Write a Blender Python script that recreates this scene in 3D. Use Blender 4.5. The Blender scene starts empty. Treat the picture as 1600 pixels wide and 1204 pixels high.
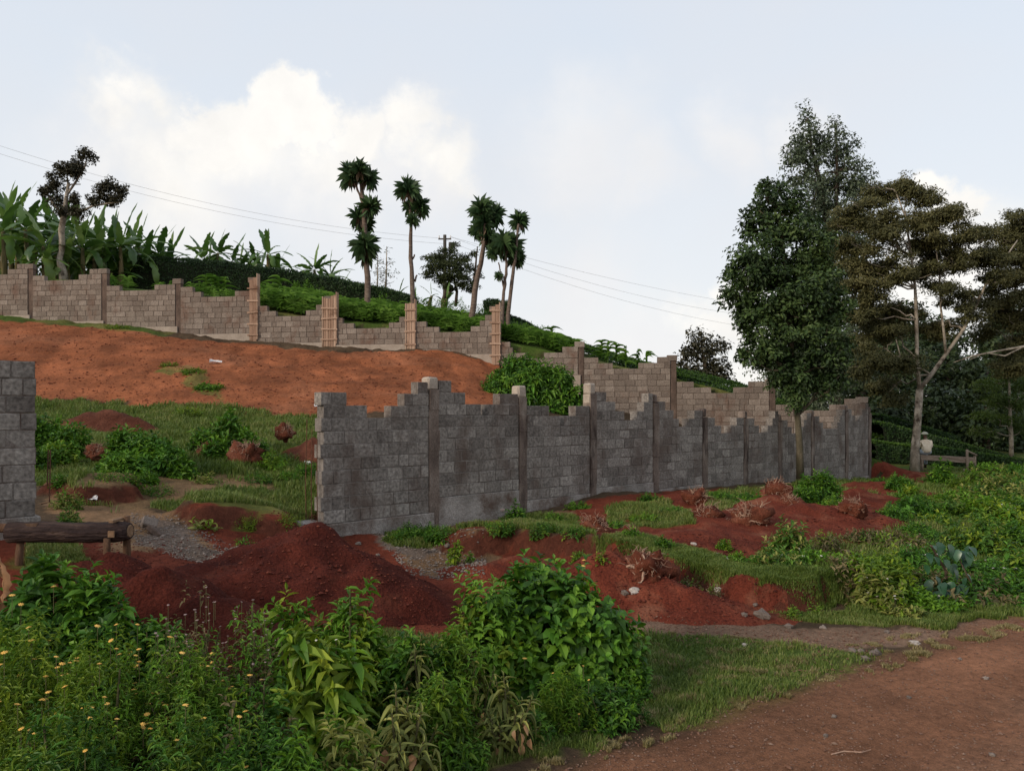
import bpy, math, random
import numpy as np
from mathutils import Vector, Matrix

random.seed(7)
RNG = np.random.default_rng(11)
SC = bpy.context.scene
COL = SC.collection

# ------------------------------------------------------------------ camera, sky, sun, exposure
EYE = 2.4
FPX, CX, HY = 1208.0, 800.0, 645.0          # focal length in photo pixels, centre column, horizon row (photo is 1600 wide)
cam_d = bpy.data.cameras.new("camera")
cam = bpy.data.objects.new("camera", cam_d)
COL.objects.link(cam)
cam.location = (0, 0, EYE)
cam.rotation_euler = (math.radians(90), 0, 0)
cam_d.sensor_width = 36.0
cam_d.lens = 36.0 * FPX / 1600.0
cam_d.shift_y = (HY - 602.0) / 1600.0
cam_d.clip_start = 0.1
cam_d.clip_end = 6000
SC.camera = cam

SUN_AZ = math.atan2(-0.62, -0.80)            # the sun stands to the left and a little behind the camera
SUN_EL = math.radians(22)
sd = Vector((math.cos(SUN_EL) * math.cos(SUN_AZ), math.cos(SUN_EL) * math.sin(SUN_AZ), math.sin(SUN_EL)))
sun_d = bpy.data.lights.new("sun", 'SUN')
sun_d.energy = 2.0
sun_d.angle = math.radians(14)
sun_d.color = (1.0, 0.86, 0.70)
sun = bpy.data.objects.new("sun", sun_d)
COL.objects.link(sun)
sun.rotation_euler = (-sd).to_track_quat('-Z', 'Y').to_euler()

SC.view_settings.view_transform = 'Standard'
SC.view_settings.look = 'None'
SC.view_settings.exposure = 0.42
SC.view_settings.gamma = 1.0

def pix_dir(px, py):
    return Vector(((px - CX) / FPX, 1.0, (HY - py) / FPX)).normalized()

def make_world():
    w = bpy.data.worlds.new("World")
    SC.world = w
    w.use_nodes = True
    nt = w.node_tree
    N, L = nt.nodes, nt.links
    N.clear()
    def nd(t, **k):
        n = N.new(t)
        for a, b in k.items():
            setattr(n, a, b)
        return n
    def m(op, a, b=None, c=None, clamp=False):
        n = nd('ShaderNodeMath', operation=op, use_clamp=clamp)
        for i, v in enumerate((a, b, c)):
            if v is None: continue
            if isinstance(v, (int, float)): n.inputs[i].default_value = v
            else: L.new(v, n.inputs[i])
        return n.outputs[0]
    tc = nd('ShaderNodeTexCoord')
    d = tc.outputs['Generated']
    sky = nd('ShaderNodeTexSky', sky_type='NISHITA')
    sky.sun_disc = False
    sky.sun_elevation = SUN_EL
    sky.sun_rotation = math.pi / 2 - SUN_AZ
    sky.air_density = 1.0; sky.dust_density = 1.5; sky.ozone_density = 1.0
    bg1 = nd('ShaderNodeBackground'); bg1.inputs['Strength'].default_value = 0.09
    L.new(sky.outputs[0], bg1.inputs['Color'])
    sep = nd('ShaderNodeSeparateXYZ'); L.new(d, sep.inputs[0])
    z = sep.outputs['Z']
    # high thin veil
    def noise(scale, detail, vec, rough=0.55, dist=0.0):
        n = nd('ShaderNodeTexNoise'); n.inputs['Scale'].default_value = scale
        n.inputs['Detail'].default_value = detail; n.inputs['Roughness'].default_value = rough
        n.inputs['Distortion'].default_value = dist
        L.new(vec, n.inputs['Vector']); return n
    mp = nd('ShaderNodeMapping'); mp.inputs['Scale'].default_value = (1, 1, 2.6); L.new(d, mp.inputs['Vector'])
    veil = noise(2.2, 6, mp.outputs[0], 0.5, 0.3)
    # veil colour: from near-white at the horizon to a pale blue
    cr = nd('ShaderNodeValToRGB'); L.new(z, cr.inputs[0])
    e = cr.color_ramp.elements
    e[0].position = 0.0; e[0].color = (0.80, 0.79, 0.77, 1)
    e[1].position = 0.9; e[1].color = (0.54, 0.62, 0.74, 1)
    q = e.new(0.14); q.color = (0.735, 0.755, 0.775, 1)
    q = e.new(0.45); q.color = (0.64, 0.695, 0.77, 1)
    grey = nd('ShaderNodeMix', data_type='RGBA')
    vr = nd('ShaderNodeMapRange'); L.new(veil.outputs['Fac'], vr.inputs[0])
    vr.inputs[1].default_value = 0.42; vr.inputs[2].default_value = 0.68
    L.new(m('MULTIPLY', vr.outputs[0], 0.55), grey.inputs['Factor'])
    L.new(cr.outputs[0], grey.inputs['A']); grey.inputs['B'].default_value = (0.70, 0.70, 0.72, 1)
    # cumulus: groups of puffs at their own bearings, edges broken by noise
    n1 = noise(5.5, 9, d, 0.60)
    n2 = noise(16, 6, d, 0.6)
    off = nd('ShaderNodeVectorMath', operation='SUBTRACT'); L.new(n1.outputs['Color'], off.inputs[0]); off.inputs[1].default_value = (.5, .5, .5)
    sc1 = nd('ShaderNodeVectorMath', operation='SCALE'); L.new(off.outputs[0], sc1.inputs[0]); sc1.inputs['Scale'].default_value = 0.20
    off2 = nd('ShaderNodeVectorMath', operation='SUBTRACT'); L.new(n2.outputs['Color'], off2.inputs[0]); off2.inputs[1].default_value = (.5, .5, .5)
    sc2 = nd('ShaderNodeVectorMath', operation='SCALE'); L.new(off2.outputs[0], sc2.inputs[0]); sc2.inputs['Scale'].default_value = 0.06
    ad = nd('ShaderNodeVectorMath', operation='ADD'); L.new(sc1.outputs[0], ad.inputs[0]); L.new(sc2.outputs[0], ad.inputs[1])
    dd = nd('ShaderNodeVectorMath', operation='ADD'); L.new(d, dd.inputs[0]); L.new(ad.outputs[0], dd.inputs[1])
    def puff(px, py, r, soft=0.35, dirv=None):
        c = dirv or pix_dir(px, py)
        di = nd('ShaderNodeVectorMath', operation='DISTANCE'); L.new(dd.outputs[0], di.inputs[0]); di.inputs[1].default_value = c
        mr = nd('ShaderNodeMapRange', interpolation_type='SMOOTHSTEP'); L.new(di.outputs['Value'], mr.inputs[0])
        mr.inputs[1].default_value = r; mr.inputs[2].default_value = r * (1 - soft)
        return mr.outputs[0]
    def union(lst):
        a = lst[0]
        for b in lst[1:]:
            a = m('MAXIMUM', a, b)
        return a
    bright = union([puff(425, 172, .060, .28), puff(345, 195, .066, .34), puff(485, 185, .060, .34), puff(560, 205, .058, .5), puff(640, 200, .055, .7),
                    puff(290, 235, .07, .8), puff(160, 185, .055, .95), puff(215, 165, .05, .9), puff(400, 245, .085, .8),
                    puff(1145, 440, .040, .6), puff(1110, 500, .055, .9), puff(1160, 500, .06, .7), puff(1190, 560, .07, .8), puff(1465, 292, .028, .5), puff(1500, 330, .035, .6),
                    puff(1500, 420, .10, .8), puff(250, 290, .10, .95), puff(520, 250, .10, .98), puff(690, 235, .05, .9), puff(0, 0, .30, .5, Vector((-.9, .1, .33)).normalized()), puff(0, 0, .25, .5, Vector((.9, -.3, .3)).normalized()),
                    puff(0, 0, .28, .5, Vector((.1, -.95, .3)).normalized()), puff(0, 0, .2, .5, Vector((-.6, -.7, .45)).normalized())])
    dim = union([puff(330, 300, .13, .9), puff(500, 290, .13, .9), puff(180, 270, .13, .95), puff(650, 260, .10, .9), puff(900, 250, .12, .98), puff(1150, 215, .07, .98),
                 puff(980, 280, .08, .98), puff(900, 470, .14, .95), puff(1000, 560, .14, .9), puff(1250, 220, .06, .98)])
    # layer them
    c1 = nd('ShaderNodeMix', data_type='RGBA'); L.new(m('MULTIPLY', dim, 0.75), c1.inputs['Factor'])
    L.new(grey.outputs['Result'], c1.inputs['A'])
    dimcol = nd('ShaderNodeMix', data_type='RGBA'); L.new(n1.outputs['Fac'], dimcol.inputs['Factor'])
    dimcol.inputs['A'].default_value = (0.60, 0.61, 0.64, 1); dimcol.inputs['B'].default_value = (0.80, 0.785, 0.77, 1)
    L.new(dimcol.outputs['Result'], c1.inputs['B'])
    c2 = nd('ShaderNodeMix', data_type='RGBA'); L.new(m('MULTIPLY', bright, 0.95), c2.inputs['Factor'])
    L.new(c1.outputs['Result'], c2.inputs['A'])
    bcol = nd('ShaderNodeValToRGB'); L.new(m('ADD', m('MULTIPLY', n1.outputs['Fac'], .6), m('MULTIPLY', n2.outputs['Fac'], .4)), bcol.inputs[0])
    bcol.color_ramp.elements[0].position = .30; bcol.color_ramp.elements[0].color = (0.70, 0.685, 0.665, 1)
    bcol.color_ramp.elements[1].position = .62; bcol.color_ramp.elements[1].color = (0.87, 0.845, 0.80, 1)
    L.new(bcol.outputs[0], c2.inputs['B'])
    bg2 = nd('ShaderNodeBackground'); bg2.inputs['Strength'].default_value = 0.93
    L.new(c2.outputs['Result'], bg2.inputs['Color'])
    mix = nd('ShaderNodeMixShader')
    vf = m('ADD', 0.87, m('MULTIPLY', m('MAXIMUM', bright, dim), 0.13), clamp=True)
    L.new(vf, mix.inputs[0]); L.new(bg1.outputs[0], mix.inputs[1]); L.new(bg2.outputs[0], mix.inputs[2])
    out = nd('ShaderNodeOutputWorld'); L.new(mix.outputs[0], out.inputs[0])
make_world()

# ------------------------------------------------------------------ numpy noise
_perm = np.random.default_rng(5).permutation(4096)
def _hash(i, j, k):
    return _perm[(_perm[(_perm[i & 4095] + j) & 4095] + k) & 4095] / 4095.0
def vnoise(x, y, z=0.0):
    x, y, z = np.broadcast_arrays(np.asarray(x, float), np.asarray(y, float), np.asarray(z, float))
    xi, yi, zi = np.floor(x).astype(int), np.floor(y).astype(int), np.floor(z).astype(int)
    fx, fy, fz = x - xi, y - yi, z - zi
    fx, fy, fz = fx*fx*(3-2*fx), fy*fy*(3-2*fy), fz*fz*(3-2*fz)
    r = 0
    for a in (0, 1):
        for b in (0, 1):
            for c in (0, 1):
                w = (fx if a else 1-fx) * (fy if b else 1-fy) * (fz if c else 1-fz)
                r = r + w * _hash(xi+a, yi+b, zi+c)
    return r * 2 - 1
def fbm(x, y, z=0.0, o=4, g=.5):
    s, a, f = 0, 1.0, 1.0
    for i in range(o):
        s = s + a * vnoise(np.asarray(x)*f + 17.3*i, np.asarray(y)*f + 5.1*i, np.asarray(z)*f + 3.7*i)
        a *= g; f *= 2.03
    return s
def sstep(a, b, x):
    t = np.clip((x - a) / (b - a), 0, 1)
    return t*t*(3-2*t)

# ------------------------------------------------------------------ object helpers
def link(name, me, mat=None, parent=None, loc=None):
    o = bpy.data.objects.new(name, me)
    COL.objects.link(o)
    if mat is not None and me is not None and not me.materials:
        me.materials.append(mat)
    if parent is not None: o.parent = parent
    if loc is not None: o.location = loc
    return o
def tag(o, label=None, cat=None, group=None, kind=None):
    if label: o["label"] = label
    if cat: o["category"] = cat
    if group: o["group"] = group
    if kind: o["kind"] = kind
    return o
def thing(name, loc, label, cat, group=None, rz=0.0):
    o = bpy.data.objects.new(name, None)
    COL.objects.link(o)
    o.empty_display_size = .2
    o.location = loc; o.rotation_euler = (0, 0, rz)
    return tag(o, label, cat, group)
def copy_tree(o, parent=None):
    c = o.copy(); COL.objects.link(c); c.parent = parent
    for ch in list(o.children): copy_tree(ch, c)
    return c
def mesh_np(name, V, Fs, smooth=False):
    """V (n,3); Fs list of (m,k) int arrays (k = 3 or 4)"""
    me = bpy.data.meshes.new(name)
    V = np.asarray(V, np.float32)
    Fs = [np.asarray(f, np.int32) for f in Fs if len(f)]
    me.vertices.add(len(V)); me.vertices.foreach_set("co", V.ravel())
    loops = np.concatenate([f.ravel() for f in Fs])
    tot = np.concatenate([np.full(len(f), f.shape[1], np.int32) for f in Fs])
    st = np.concatenate([[0], np.cumsum(tot)[:-1]]).astype(np.int32)
    me.loops.add(len(loops)); me.loops.foreach_set("vertex_index", loops)
    me.polygons.add(len(tot)); me.polygons.foreach_set("loop_start", st); me.polygons.foreach_set("loop_total", tot)
    me.polygons.foreach_set("use_smooth", np.full(len(tot), smooth, bool))
    me.update(calc_edges=True)
    return me

class MB:
    def __init__(s): s.V = []; s.Q = []; s.T = []; s.n = 0
    def add(s, V, Q=None, T=None):
        V = np.asarray(V, float)
        s.V.append(V)
        if Q is not None and len(Q): s.Q.append(np.asarray(Q) + s.n)
        if T is not None and len(T): s.T.append(np.asarray(T) + s.n)
        s.n += len(V)
    def tube(s, pts, rad, k=6, jit=0.0, cap=True):
        pts = np.asarray(pts, float); n = len(pts)
        rad = np.broadcast_to(np.asarray(rad, float), (n,))
        tan = np.gradient(pts, axis=0); tan /= (np.linalg.norm(tan, axis=1, keepdims=True) + 1e-9)
        ref = np.array([0.31, 0.23, 0.92]) if abs(tan[0][2]) < .85 else np.array([1.0, .1, 0])
        V = []
        for i in range(n):
            a = np.cross(tan[i], ref); a /= np.linalg.norm(a) + 1e-9
            b = np.cross(tan[i], a)
            th = np.arange(k) * 2 * math.pi / k
            rr = rad[i] * (1 + jit * (RNG.random(k) - .5) * 2)
            V.append(pts[i] + (np.cos(th) * rr)[:, None] * a + (np.sin(th) * rr)[:, None] * b)
        V = np.concatenate(V)
        i = np.arange(n - 1)[:, None] * k; j = np.arange(k)[None]; j2 = (j + 1) % k
        Q = np.stack([i + j, i + j2, i + k + j2, i + k + j], -1).reshape(-1, 4)
        T = []
        if cap:
            V = np.vstack([V, pts[0], pts[-1]])
            c0, c1 = n * k, n * k + 1
            jj = np.arange(k)
            T = np.concatenate([np.stack([np.full(k, c0), (jj + 1) % k, jj], -1),
                                np.stack([np.full(k, c1), (n-1)*k + jj, (n-1)*k + (jj + 1) % k], -1)])
        s.add(V, Q, T)
    def box(s, c, size, rot=None, ch=0.0, jit=0.0):
        hx, hy, hz = [v / 2 for v in size]
        if ch <= 0:
            V = np.array([[x, y, z] for x in (-hx, hx) for y in (-hy, hy) for z in (-hz, hz)], float)
            Q = [[0, 1, 3, 2], [4, 6, 7, 5], [0, 4, 5, 1], [2, 3, 7, 6], [0, 2, 6, 4], [1, 5, 7, 3]]; T = []
        else:
            V, Q, T = chbox(hx, hy, hz, ch)
        if jit: V = V + (RNG.random(V.shape) - .5) * 2 * jit
        if rot is not None: V = V @ np.array(rot).T
        s.add(V + np.asarray(c), Q, T)
    def build(s, name, mat, parent=None, smooth=False, loc=None):
        V = np.concatenate(s.V)
        me = mesh_np(name, V, ([np.concatenate(s.Q)] if s.Q else []) + ([np.concatenate(s.T)] if s.T else []), smooth)
        return link(name, me, mat, parent, loc)

def chbox(hx, hy, hz, c):
    """a box with chamfered edges: 24 vertices, 26 faces"""
    V = []; idx = {}
    for sx in (-1, 1):
        for sy in (-1, 1):
            for sz in (-1, 1):
                for a in range(3):
                    p = [sx * hx, sy * hy, sz * hz]
                    h = [hx, hy, hz]; s3 = [sx, sy, sz]
                    for b in range(3):
                        if b != a: p[b] = s3[b] * (h[b] - c)
                    idx[(sx, sy, sz, a)] = len(V); V.append(p)
    V = np.array(V, float); Q = []; T = []
    for a in range(3):
        b, c2 = [(1, 2), (2, 0), (0, 1)][a]
        for s in (-1, 1):
            f = []
            for (u, v) in ((-1, -1), (1, -1), (1, 1), (-1, 1)):
                k = [0, 0, 0]; k[a] = s; k[b] = u; k[c2] = v
                f.append(idx[(k[0], k[1], k[2], a)])
            Q.append(f if s > 0 else f[::-1])
    for a in range(3):       # edges along axis a
        b, c2 = (a + 1) % 3, (a + 2) % 3
        for u in (-1, 1):
            for v in (-1, 1):
                def K(sa, ax):
                    k = [0, 0, 0]; k[a] = sa; k[b] = u; k[c2] = v
                    return idx[(k[0], k[1], k[2], ax)]
                f = [K(-1, b), K(1, b), K(1, c2), K(-1, c2)]
                Q.append(f if u * v < 0 else f[::-1])
    for sx in (-1, 1):
        for sy in (-1, 1):
            for sz in (-1, 1):
                f = [idx[(sx, sy, sz, 0)], idx[(sx, sy, sz, 1)], idx[(sx, sy, sz, 2)]]
                T.append(f if sx * sy * sz > 0 else f[::-1])
    return V, np.array(Q), np.array(T)

# ------------------------------------------------------------------ materials
def mat_new(name):
    m = bpy.data.materials.new(name); m.use_nodes = True
    nt = m.node_tree; nt.nodes.clear()
    return m, nt
def surf(name, cols, scale=3.0, detail=6, rough=.9, bump=.0, bscale=40.0, bdist=.02, spec=.2, rnd=0.0, stain=None, stretch=(1, 1, 1), trans=0.0, coord='pos', hue=0.0, fine=0.25, fscale=60):
    """procedural surface: noise-driven ramp of colours, optional per-object / per-island tint, dirt and relief"""
    m, nt = mat_new(name); N, L = nt.nodes, nt.links
    out = N.new('ShaderNodeOutputMaterial'); b = N.new('ShaderNodeBsdfPrincipled')
    b.inputs['Roughness'].default_value = rough; b.inputs['Specular IOR Level'].default_value = spec
    geo = N.new('ShaderNodeNewGeometry')
    if coord == 'pos': vec = geo.outputs['Position']
    else: vec = N.new('ShaderNodeTexCoord').outputs['Object']
    mp = N.new('ShaderNodeMapping'); mp.inputs['Scale'].default_value = stretch; L.new(vec, mp.inputs['Vector'])
    no = N.new('ShaderNodeTexNoise'); no.inputs['Scale'].default_value = scale; no.inputs['Detail'].default_value = detail; no.inputs['Roughness'].default_value = .6
    L.new(mp.outputs[0], no.inputs['Vector'])
    ramp = N.new('ShaderNodeValToRGB'); e = ramp.color_ramp.elements
    n = len(cols)
    for i, c in enumerate(cols):
        p = .3 + .4 * i / max(1, n - 1)
        if i < 2: e[i].position = p; q = e[i]
        else: q = e.new(p)
        q.color = (*c, 1)
    fac = no.outputs['Fac']
    if rnd:
        oi = N.new('ShaderNodeObjectInfo')
        add = N.new('ShaderNodeMath'); add.operation = 'ADD'; L.new(oi.outputs['Random'], add.inputs[0]); L.new(geo.outputs['Random Per Island'], add.inputs[1])
        fr = N.new('ShaderNodeMath'); fr.operation = 'FRACT'; L.new(add.outputs[0], fr.inputs[0])
        mx = N.new('ShaderNodeMix'); mx.data_type = 'FLOAT'; mx.inputs[0].default_value = rnd
        L.new(fac, mx.inputs[2])
        mr = N.new('ShaderNodeMapRange'); mr.inputs[3].default_value = .25; mr.inputs[4].default_value = .75; L.new(fr.outputs[0], mr.inputs[0])
        L.new(mr.outputs[0], mx.inputs[3]); fac = mx.outputs[0]
    L.new(fac, ramp.inputs[0])
    col = ramp.outputs[0]
    if fine:
        n2 = N.new('ShaderNodeTexNoise'); n2.inputs['Scale'].default_value = fscale; n2.inputs['Detail'].default_value = 3; L.new(mp.outputs[0], n2.inputs['Vector'])
        hs = N.new('ShaderNodeHueSaturation'); L.new(col, hs.inputs['Color'])
        mr2 = N.new('ShaderNodeMapRange'); mr2.inputs[1].default_value = .3; mr2.inputs[2].default_value = .7; mr2.inputs[3].default_value = 1 - fine; mr2.inputs[4].default_value = 1 + fine
        L.new(n2.outputs['Fac'], mr2.inputs[0]); L.new(mr2.outputs[0], hs.inputs['Value']); col = hs.outputs[0]
    if stain:
        scol, ssc, lo, hi, stre = stain
        mp2 = N.new('ShaderNodeMapping'); mp2.inputs['Scale'].default_value = stre; L.new(vec, mp2.inputs['Vector'])
        n3 = N.new('ShaderNodeTexNoise'); n3.inputs['Scale'].default_value = ssc; n3.inputs['Detail'].default_value = 7; n3.inputs['Roughness'].default_value = .65; L.new(mp2.outputs[0], n3.inputs['Vector'])
        mr3 = N.new('ShaderNodeMapRange'); mr3.inputs[1].default_value = lo; mr3.inputs[2].default_value = hi; L.new(n3.outputs['Fac'], mr3.inputs[0])
        mix = N.new('ShaderNodeMix'); mix.data_type = 'RGBA'; L.new(mr3.outputs[0], mix.inputs['Factor']); L.new(col, mix.inputs['A']); mix.inputs['B'].default_value = (*scol, 1)
        col = mix.outputs['Result']
    L.new(col, b.inputs['Base Color'])
    if bump:
        n4 = N.new('ShaderNodeTexNoise'); n4.inputs['Scale'].default_value = bscale; n4.inputs['Detail'].default_value = 5; L.new(mp.outputs[0], n4.inputs['Vector'])
        bp = N.new('ShaderNodeBump'); bp.inputs['Strength'].default_value = bump; bp.inputs['Distance'].default_value = bdist; L.new(n4.outputs['Fac'], bp.inputs['Height'])
        L.new(bp.outputs[0], b.inputs['Normal'])
    if trans:
        tr = N.new('ShaderNodeBsdfTranslucent'); L.new(col, tr.inputs['Color'])
        mx2 = N.new('ShaderNodeMixShader'); mx2.inputs[0].default_value = trans
        L.new(b.outputs[0], mx2.inputs[1]); L.new(tr.outputs[0], mx2.inputs[2]); L.new(mx2.outputs[0], out.inputs[0])
    else:
        L.new(b.outputs[0], out.inputs[0])
    return m
def leafmat(name, cols, scale=1.6, rnd=.6, trans=.25, rough=.55, spec=.3):
    return surf(name, cols, scale=scale, detail=2, rough=rough, spec=spec, rnd=rnd, trans=trans, fine=0)
# ------------------------------------------------------------------ places: photo pixel + distance -> point
def P(px, py, Y):
    return np.array(((px - CX) / FPX * Y, Y, EYE + (HY - py) / FPX * Y))
A_ = np.array((-2.98, 12.0)); B_ = np.array((12.2, 26.6)); D_ = np.array((-19.2, 31.0))
eF = (B_ - A_) / np.linalg.norm(B_ - A_); nF = np.array((-eF[1], eF[0])); LF = np.linalg.norm(B_ - A_)
eU = (D_ - B_) / np.linalg.norm(D_ - B_); nU = np.array((eU[1], -eU[0]))      # nU points away from the camera, uphill
if nU[1] < 0: nU = -nU

class TPS:
    def __init__(s, pts):
        p = np.array(pts, float); s.p = p[:, :2]; n = len(p)
        K = s.k(np.linalg.norm(s.p[:, None] - s.p[None], axis=2)) + np.eye(n) * .15
        M = np.zeros((n + 3, n + 3)); M[:n, :n] = K; M[:n, n] = 1; M[:n, n+1:] = s.p; M[n, :n] = 1; M[n+1:, :n] = s.p.T
        s.w = np.linalg.solve(M, np.concatenate([p[:, 2], [0, 0, 0]]))
    @staticmethod
    def k(r): return np.where(r > 1e-9, r * r * np.log(r + 1e-12), 0)
    def __call__(s, x, y):
        r = s.w[-3] + s.w[-2] * x + s.w[-1] * y
        for (a, b), w in zip(s.p, s.w): r = r + w * s.k(np.hypot(x - a, y - b))
        return r
def pz(px, py, Y): q = P(px, py, Y); return (q[0], q[1], q[2])
common = [pz(300, 850, 9.8), pz(240, 880, 9.0), pz(100, 860, 9.0), pz(20, 870, 8.5), (-8, 8.5, 1.0), (-14, 9, 1.3)]
front_pts = common + [(.3, 5.2, 0), (3, 7.2, 0), (6, 9.1, 0), (10, 12, .02), (15, 15, .02), (2, 3, 0), (6, 5, 0), (10, 8, 0), (16, 10, 0), (-3, 3, 0), (-7, 4, .15), (-14, 4, .3),
    (-2, 5.2, 0), (-4, 5.6, .15), (0, 6.8, 0), (-5, 7, .45), (2.9, 8.65, 0), (1.4, 8.4, 0), (-2, 8, .2), (-3.6, 7.6, .45), (-2.4, 9.4, .2), (-.5, 9, .05), (4, 9.0, 0), (7, 10.3, 0),
    pz(650, 890, 11), pz(660, 835, 12.9), (-2.9, 11.2, .45), pz(780, 860, 12), pz(850, 800, 15), pz(918, 775, 16.2), pz(1018, 768, 17.6), pz(1100, 762, 19), pz(1160, 757, 20.4),
    pz(1266, 752, 23.2), pz(1355, 750, 26), (1.37, 11.1, .2), (2.1, 10.3, .1), (3, 9.6, 0), (4, 9.8, .0), (6, 11, .1), (9, 14, .1), (13, 18, .1), (2.5, 12, .18),
    pz(1100, 820, 13), pz(1200, 800, 15), pz(1300, 800, 16), pz(1400, 780, 20), pz(1450, 734, 30), pz(1600, 738, 30), (20, 22, .1), (26, 30, .2), (14, 26, .2)]
back_pts = common + [pz(60, 760, 12), pz(300, 760, 12.5), pz(480, 760, 13.5), pz(60, 700, 15), pz(300, 700, 16), pz(490, 700, 16.5), pz(60, 640, 20), pz(300, 640, 20.5), pz(480, 655, 20),
    pz(0, 497, 30.4), pz(150, 507, 30), pz(280, 522, 29.7), pz(400, 535, 29.2), pz(600, 545, 28.6), pz(700, 550, 28.3), pz(760, 566, 28), pz(0, 570, 24), pz(300, 580, 24), pz(500, 600, 23.5), pz(700, 610, 23), pz(800, 645, 22),
    pz(300, 540, 27), pz(100, 522, 27.5), pz(500, 560, 27), pz(640, 575, 26), pz(1050, 660, 27), (-1, 14.6, 1.2), (.8, 17, 1.2), (4, 20, 1.1), (8, 23.6, .8), (9.2, 26.3, .7), (12, 27, .3), (-3.6, 12, .85), (-3, 11.2, .8),
    (-16, 12, 1.7), (-16, 20, 3.0), (-20, 27, 5.2), (4, 24, 1.7), (2, 27, 2.7)]
hill_pts = [pz(-60, 432, 31.6), pz(100, 437, 31.5), pz(220, 455, 31), pz(340, 468, 30.8), pz(450, 490, 30.4), pz(600, 505, 29.9), pz(775, 530, 29.2), pz(908, 560, 28.8), pz(1050, 592, 28.4), pz(1205, 635, 27.8),
    (12.4, 27.4, .9), (13.5, 26.8, .5), (15, 27.5, .28), (20, 27, .1), (25, 30, .05), (14, 30, .42), (17, 33, .40), (16.5, 29.5, .30),
    pz(-60, 410, 37), pz(165, 462, 36.5), pz(450, 458, 38), pz(600, 476, 38), pz(680, 486, 36), pz(780, 498, 36), pz(860, 538, 36), pz(1000, 578, 38), pz(1150, 610, 40), pz(1400, 672, 40), pz(1600, 716, 40),
    pz(300, 460, 44), pz(100, 445, 44), pz(600, 480, 45), pz(-300, 420, 44), pz(740, 498, 42), pz(900, 560, 46), pz(1100, 602, 48), pz(1600, 706, 56), (-30, 33, 9), (30, 40, .2), (40, 60, .5)]
TF, TB, TH = TPS(front_pts), TPS(back_pts), TPS(hill_pts)
bank = np.array([(-1.9, 12.3), (-.9, 11.7), (0, 11.75), (1.0, 11.35), (1.45, 10.9), (2.1, 10.3), (2.6, 9.75), (2.95, 9.35), (3.5, 9.3), (4.0, 9.5), (4.7, 9.9), (5.6, 10.4)])
bank2 = np.array([(-5.0, 11.0), (-4.45, 10.75), (-3.9, 10.95), (-3.3, 10.75), (-2.9, 10.9)])
bank3 = np.array([(-7.0, 11.3), (-6.3, 11.2), (-5.8, 11.5), (-5.5, 11.7)])
def polydist(x, y, pl):
    """distance to a polyline, signed positive on its far (left-hand when walking +x) side, and how far along (0..1)"""
    best = np.full(np.shape(x), 1e9); sg = np.zeros(np.shape(x)); al = np.zeros(np.shape(x))
    n = len(pl) - 1
    for i in range(n):
        a, b = pl[i], pl[i+1]; d = b - a; l2 = d @ d
        t = np.clip(((x - a[0]) * d[0] + (y - a[1]) * d[1]) / l2, 0, 1)
        qx, qy = x - a[0] - t * d[0], y - a[1] - t * d[1]
        r = np.hypot(qx, qy)
        s = d[0] * (y - a[1]) - d[1] * (x - a[0])
        m = r < best
        best = np.where(m, r, best); sg = np.where(m, np.sign(s), sg); al = np.where(m, (i + t) / n, al)
    return best * sg, al
def step(x, y, pl, H, wid=.16, back=2.4):
    x2 = x + .14 * fbm(x * 2.2, y * 2.2, 1, 3); y2 = y + .14 * fbm(x * 2.2 + 9, y * 2.2, 2, 3)
    s, al = polydist(x2, y2, pl)
    e = sstep(0, .12, al) * sstep(1, .88, al)
    return H * e * sstep(-.02, wid, s) * sstep(back, .5, s)
def height(x, y, detail=True):
    x = np.asarray(x, float); y = np.asarray(y, float)
    xc = np.clip(x, -30, 30); yc = np.clip(y, 2, 62)
    sF = (x - A_[0]) * nF[0] + (y - A_[1]) * nF[1]; tF = (x - A_[0]) * eF[0] + (y - A_[1]) * eF[1]
    sU = (x - B_[0]) * nU[0] + (y - B_[1]) * nU[1]; tU = (x - B_[0]) * eU[0] + (y - B_[1]) * eU[1]
    xf, yf = np.clip(x, -14, 26), np.clip(y, 2, 32)
    zf = TF(xf, yf) + step(x, y, bank, .36)
    zb = TB(np.clip(x, -22, 14), np.clip(y, 8, 32)) + 0.0
    zh = TH(np.clip(x, -34, 40), np.clip(y, 25, 58))
    gate = sstep(.0, -.5, tF) * sstep(-4.0, -3.5, tF)
    w = .07 + 1.2 * gate
    bl = sstep(-w, w, sF - .10)
    corner = sstep(LF + .1, LF + 1.5, tF)
    z = zf * (1 - bl) + zb * bl
    z = z + (step(x, y, bank2, .26, .14, 1.6) + step(x, y, bank3, .22, .14, 1.6))
    wu = .07 + 2.5 * sstep(-.3, -3, tU)
    bu = sstep(-wu, wu, sU - .14)
    z = z * (1 - bu) + zh * bu
    far = np.maximum(0, np.hypot(x, y - 30) - 45)
    z = np.where(far > 0, z * np.exp(-far / 60) - 1.2 * (1 - np.exp(-far / 60)), z)
    if detail:
        road = road_mask(x, y)
        z = z + (.045 * fbm(x * .9, y * .9, 0, 4) + .018 * fbm(x * 4, y * 4, 3, 3)) * (1 - .75 * road)
        em = sstep(18, 21, y) * sstep(.2, .8, sF) * (1 - bu)
        rl = np.abs(fbm(x * 1.1 + y * .35 + .5 * fbm(x * .5, y * .5, 3, 2), y * .22, 12, 3))
        z = z - em * (.045 * sstep(.22, .0, rl) + .04 * np.abs(fbm(x * 2.5, y * 2.5, 5, 3)))
        # wheel ruts along the track
        dr = (x - .3) * -.56 + (y - 5.19) * .83
        z = z - .03 * road * (np.exp(-((dr + 1.2) / .25) ** 2) + np.exp(-((dr + 2.7) / .25) ** 2))
    return z
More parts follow.
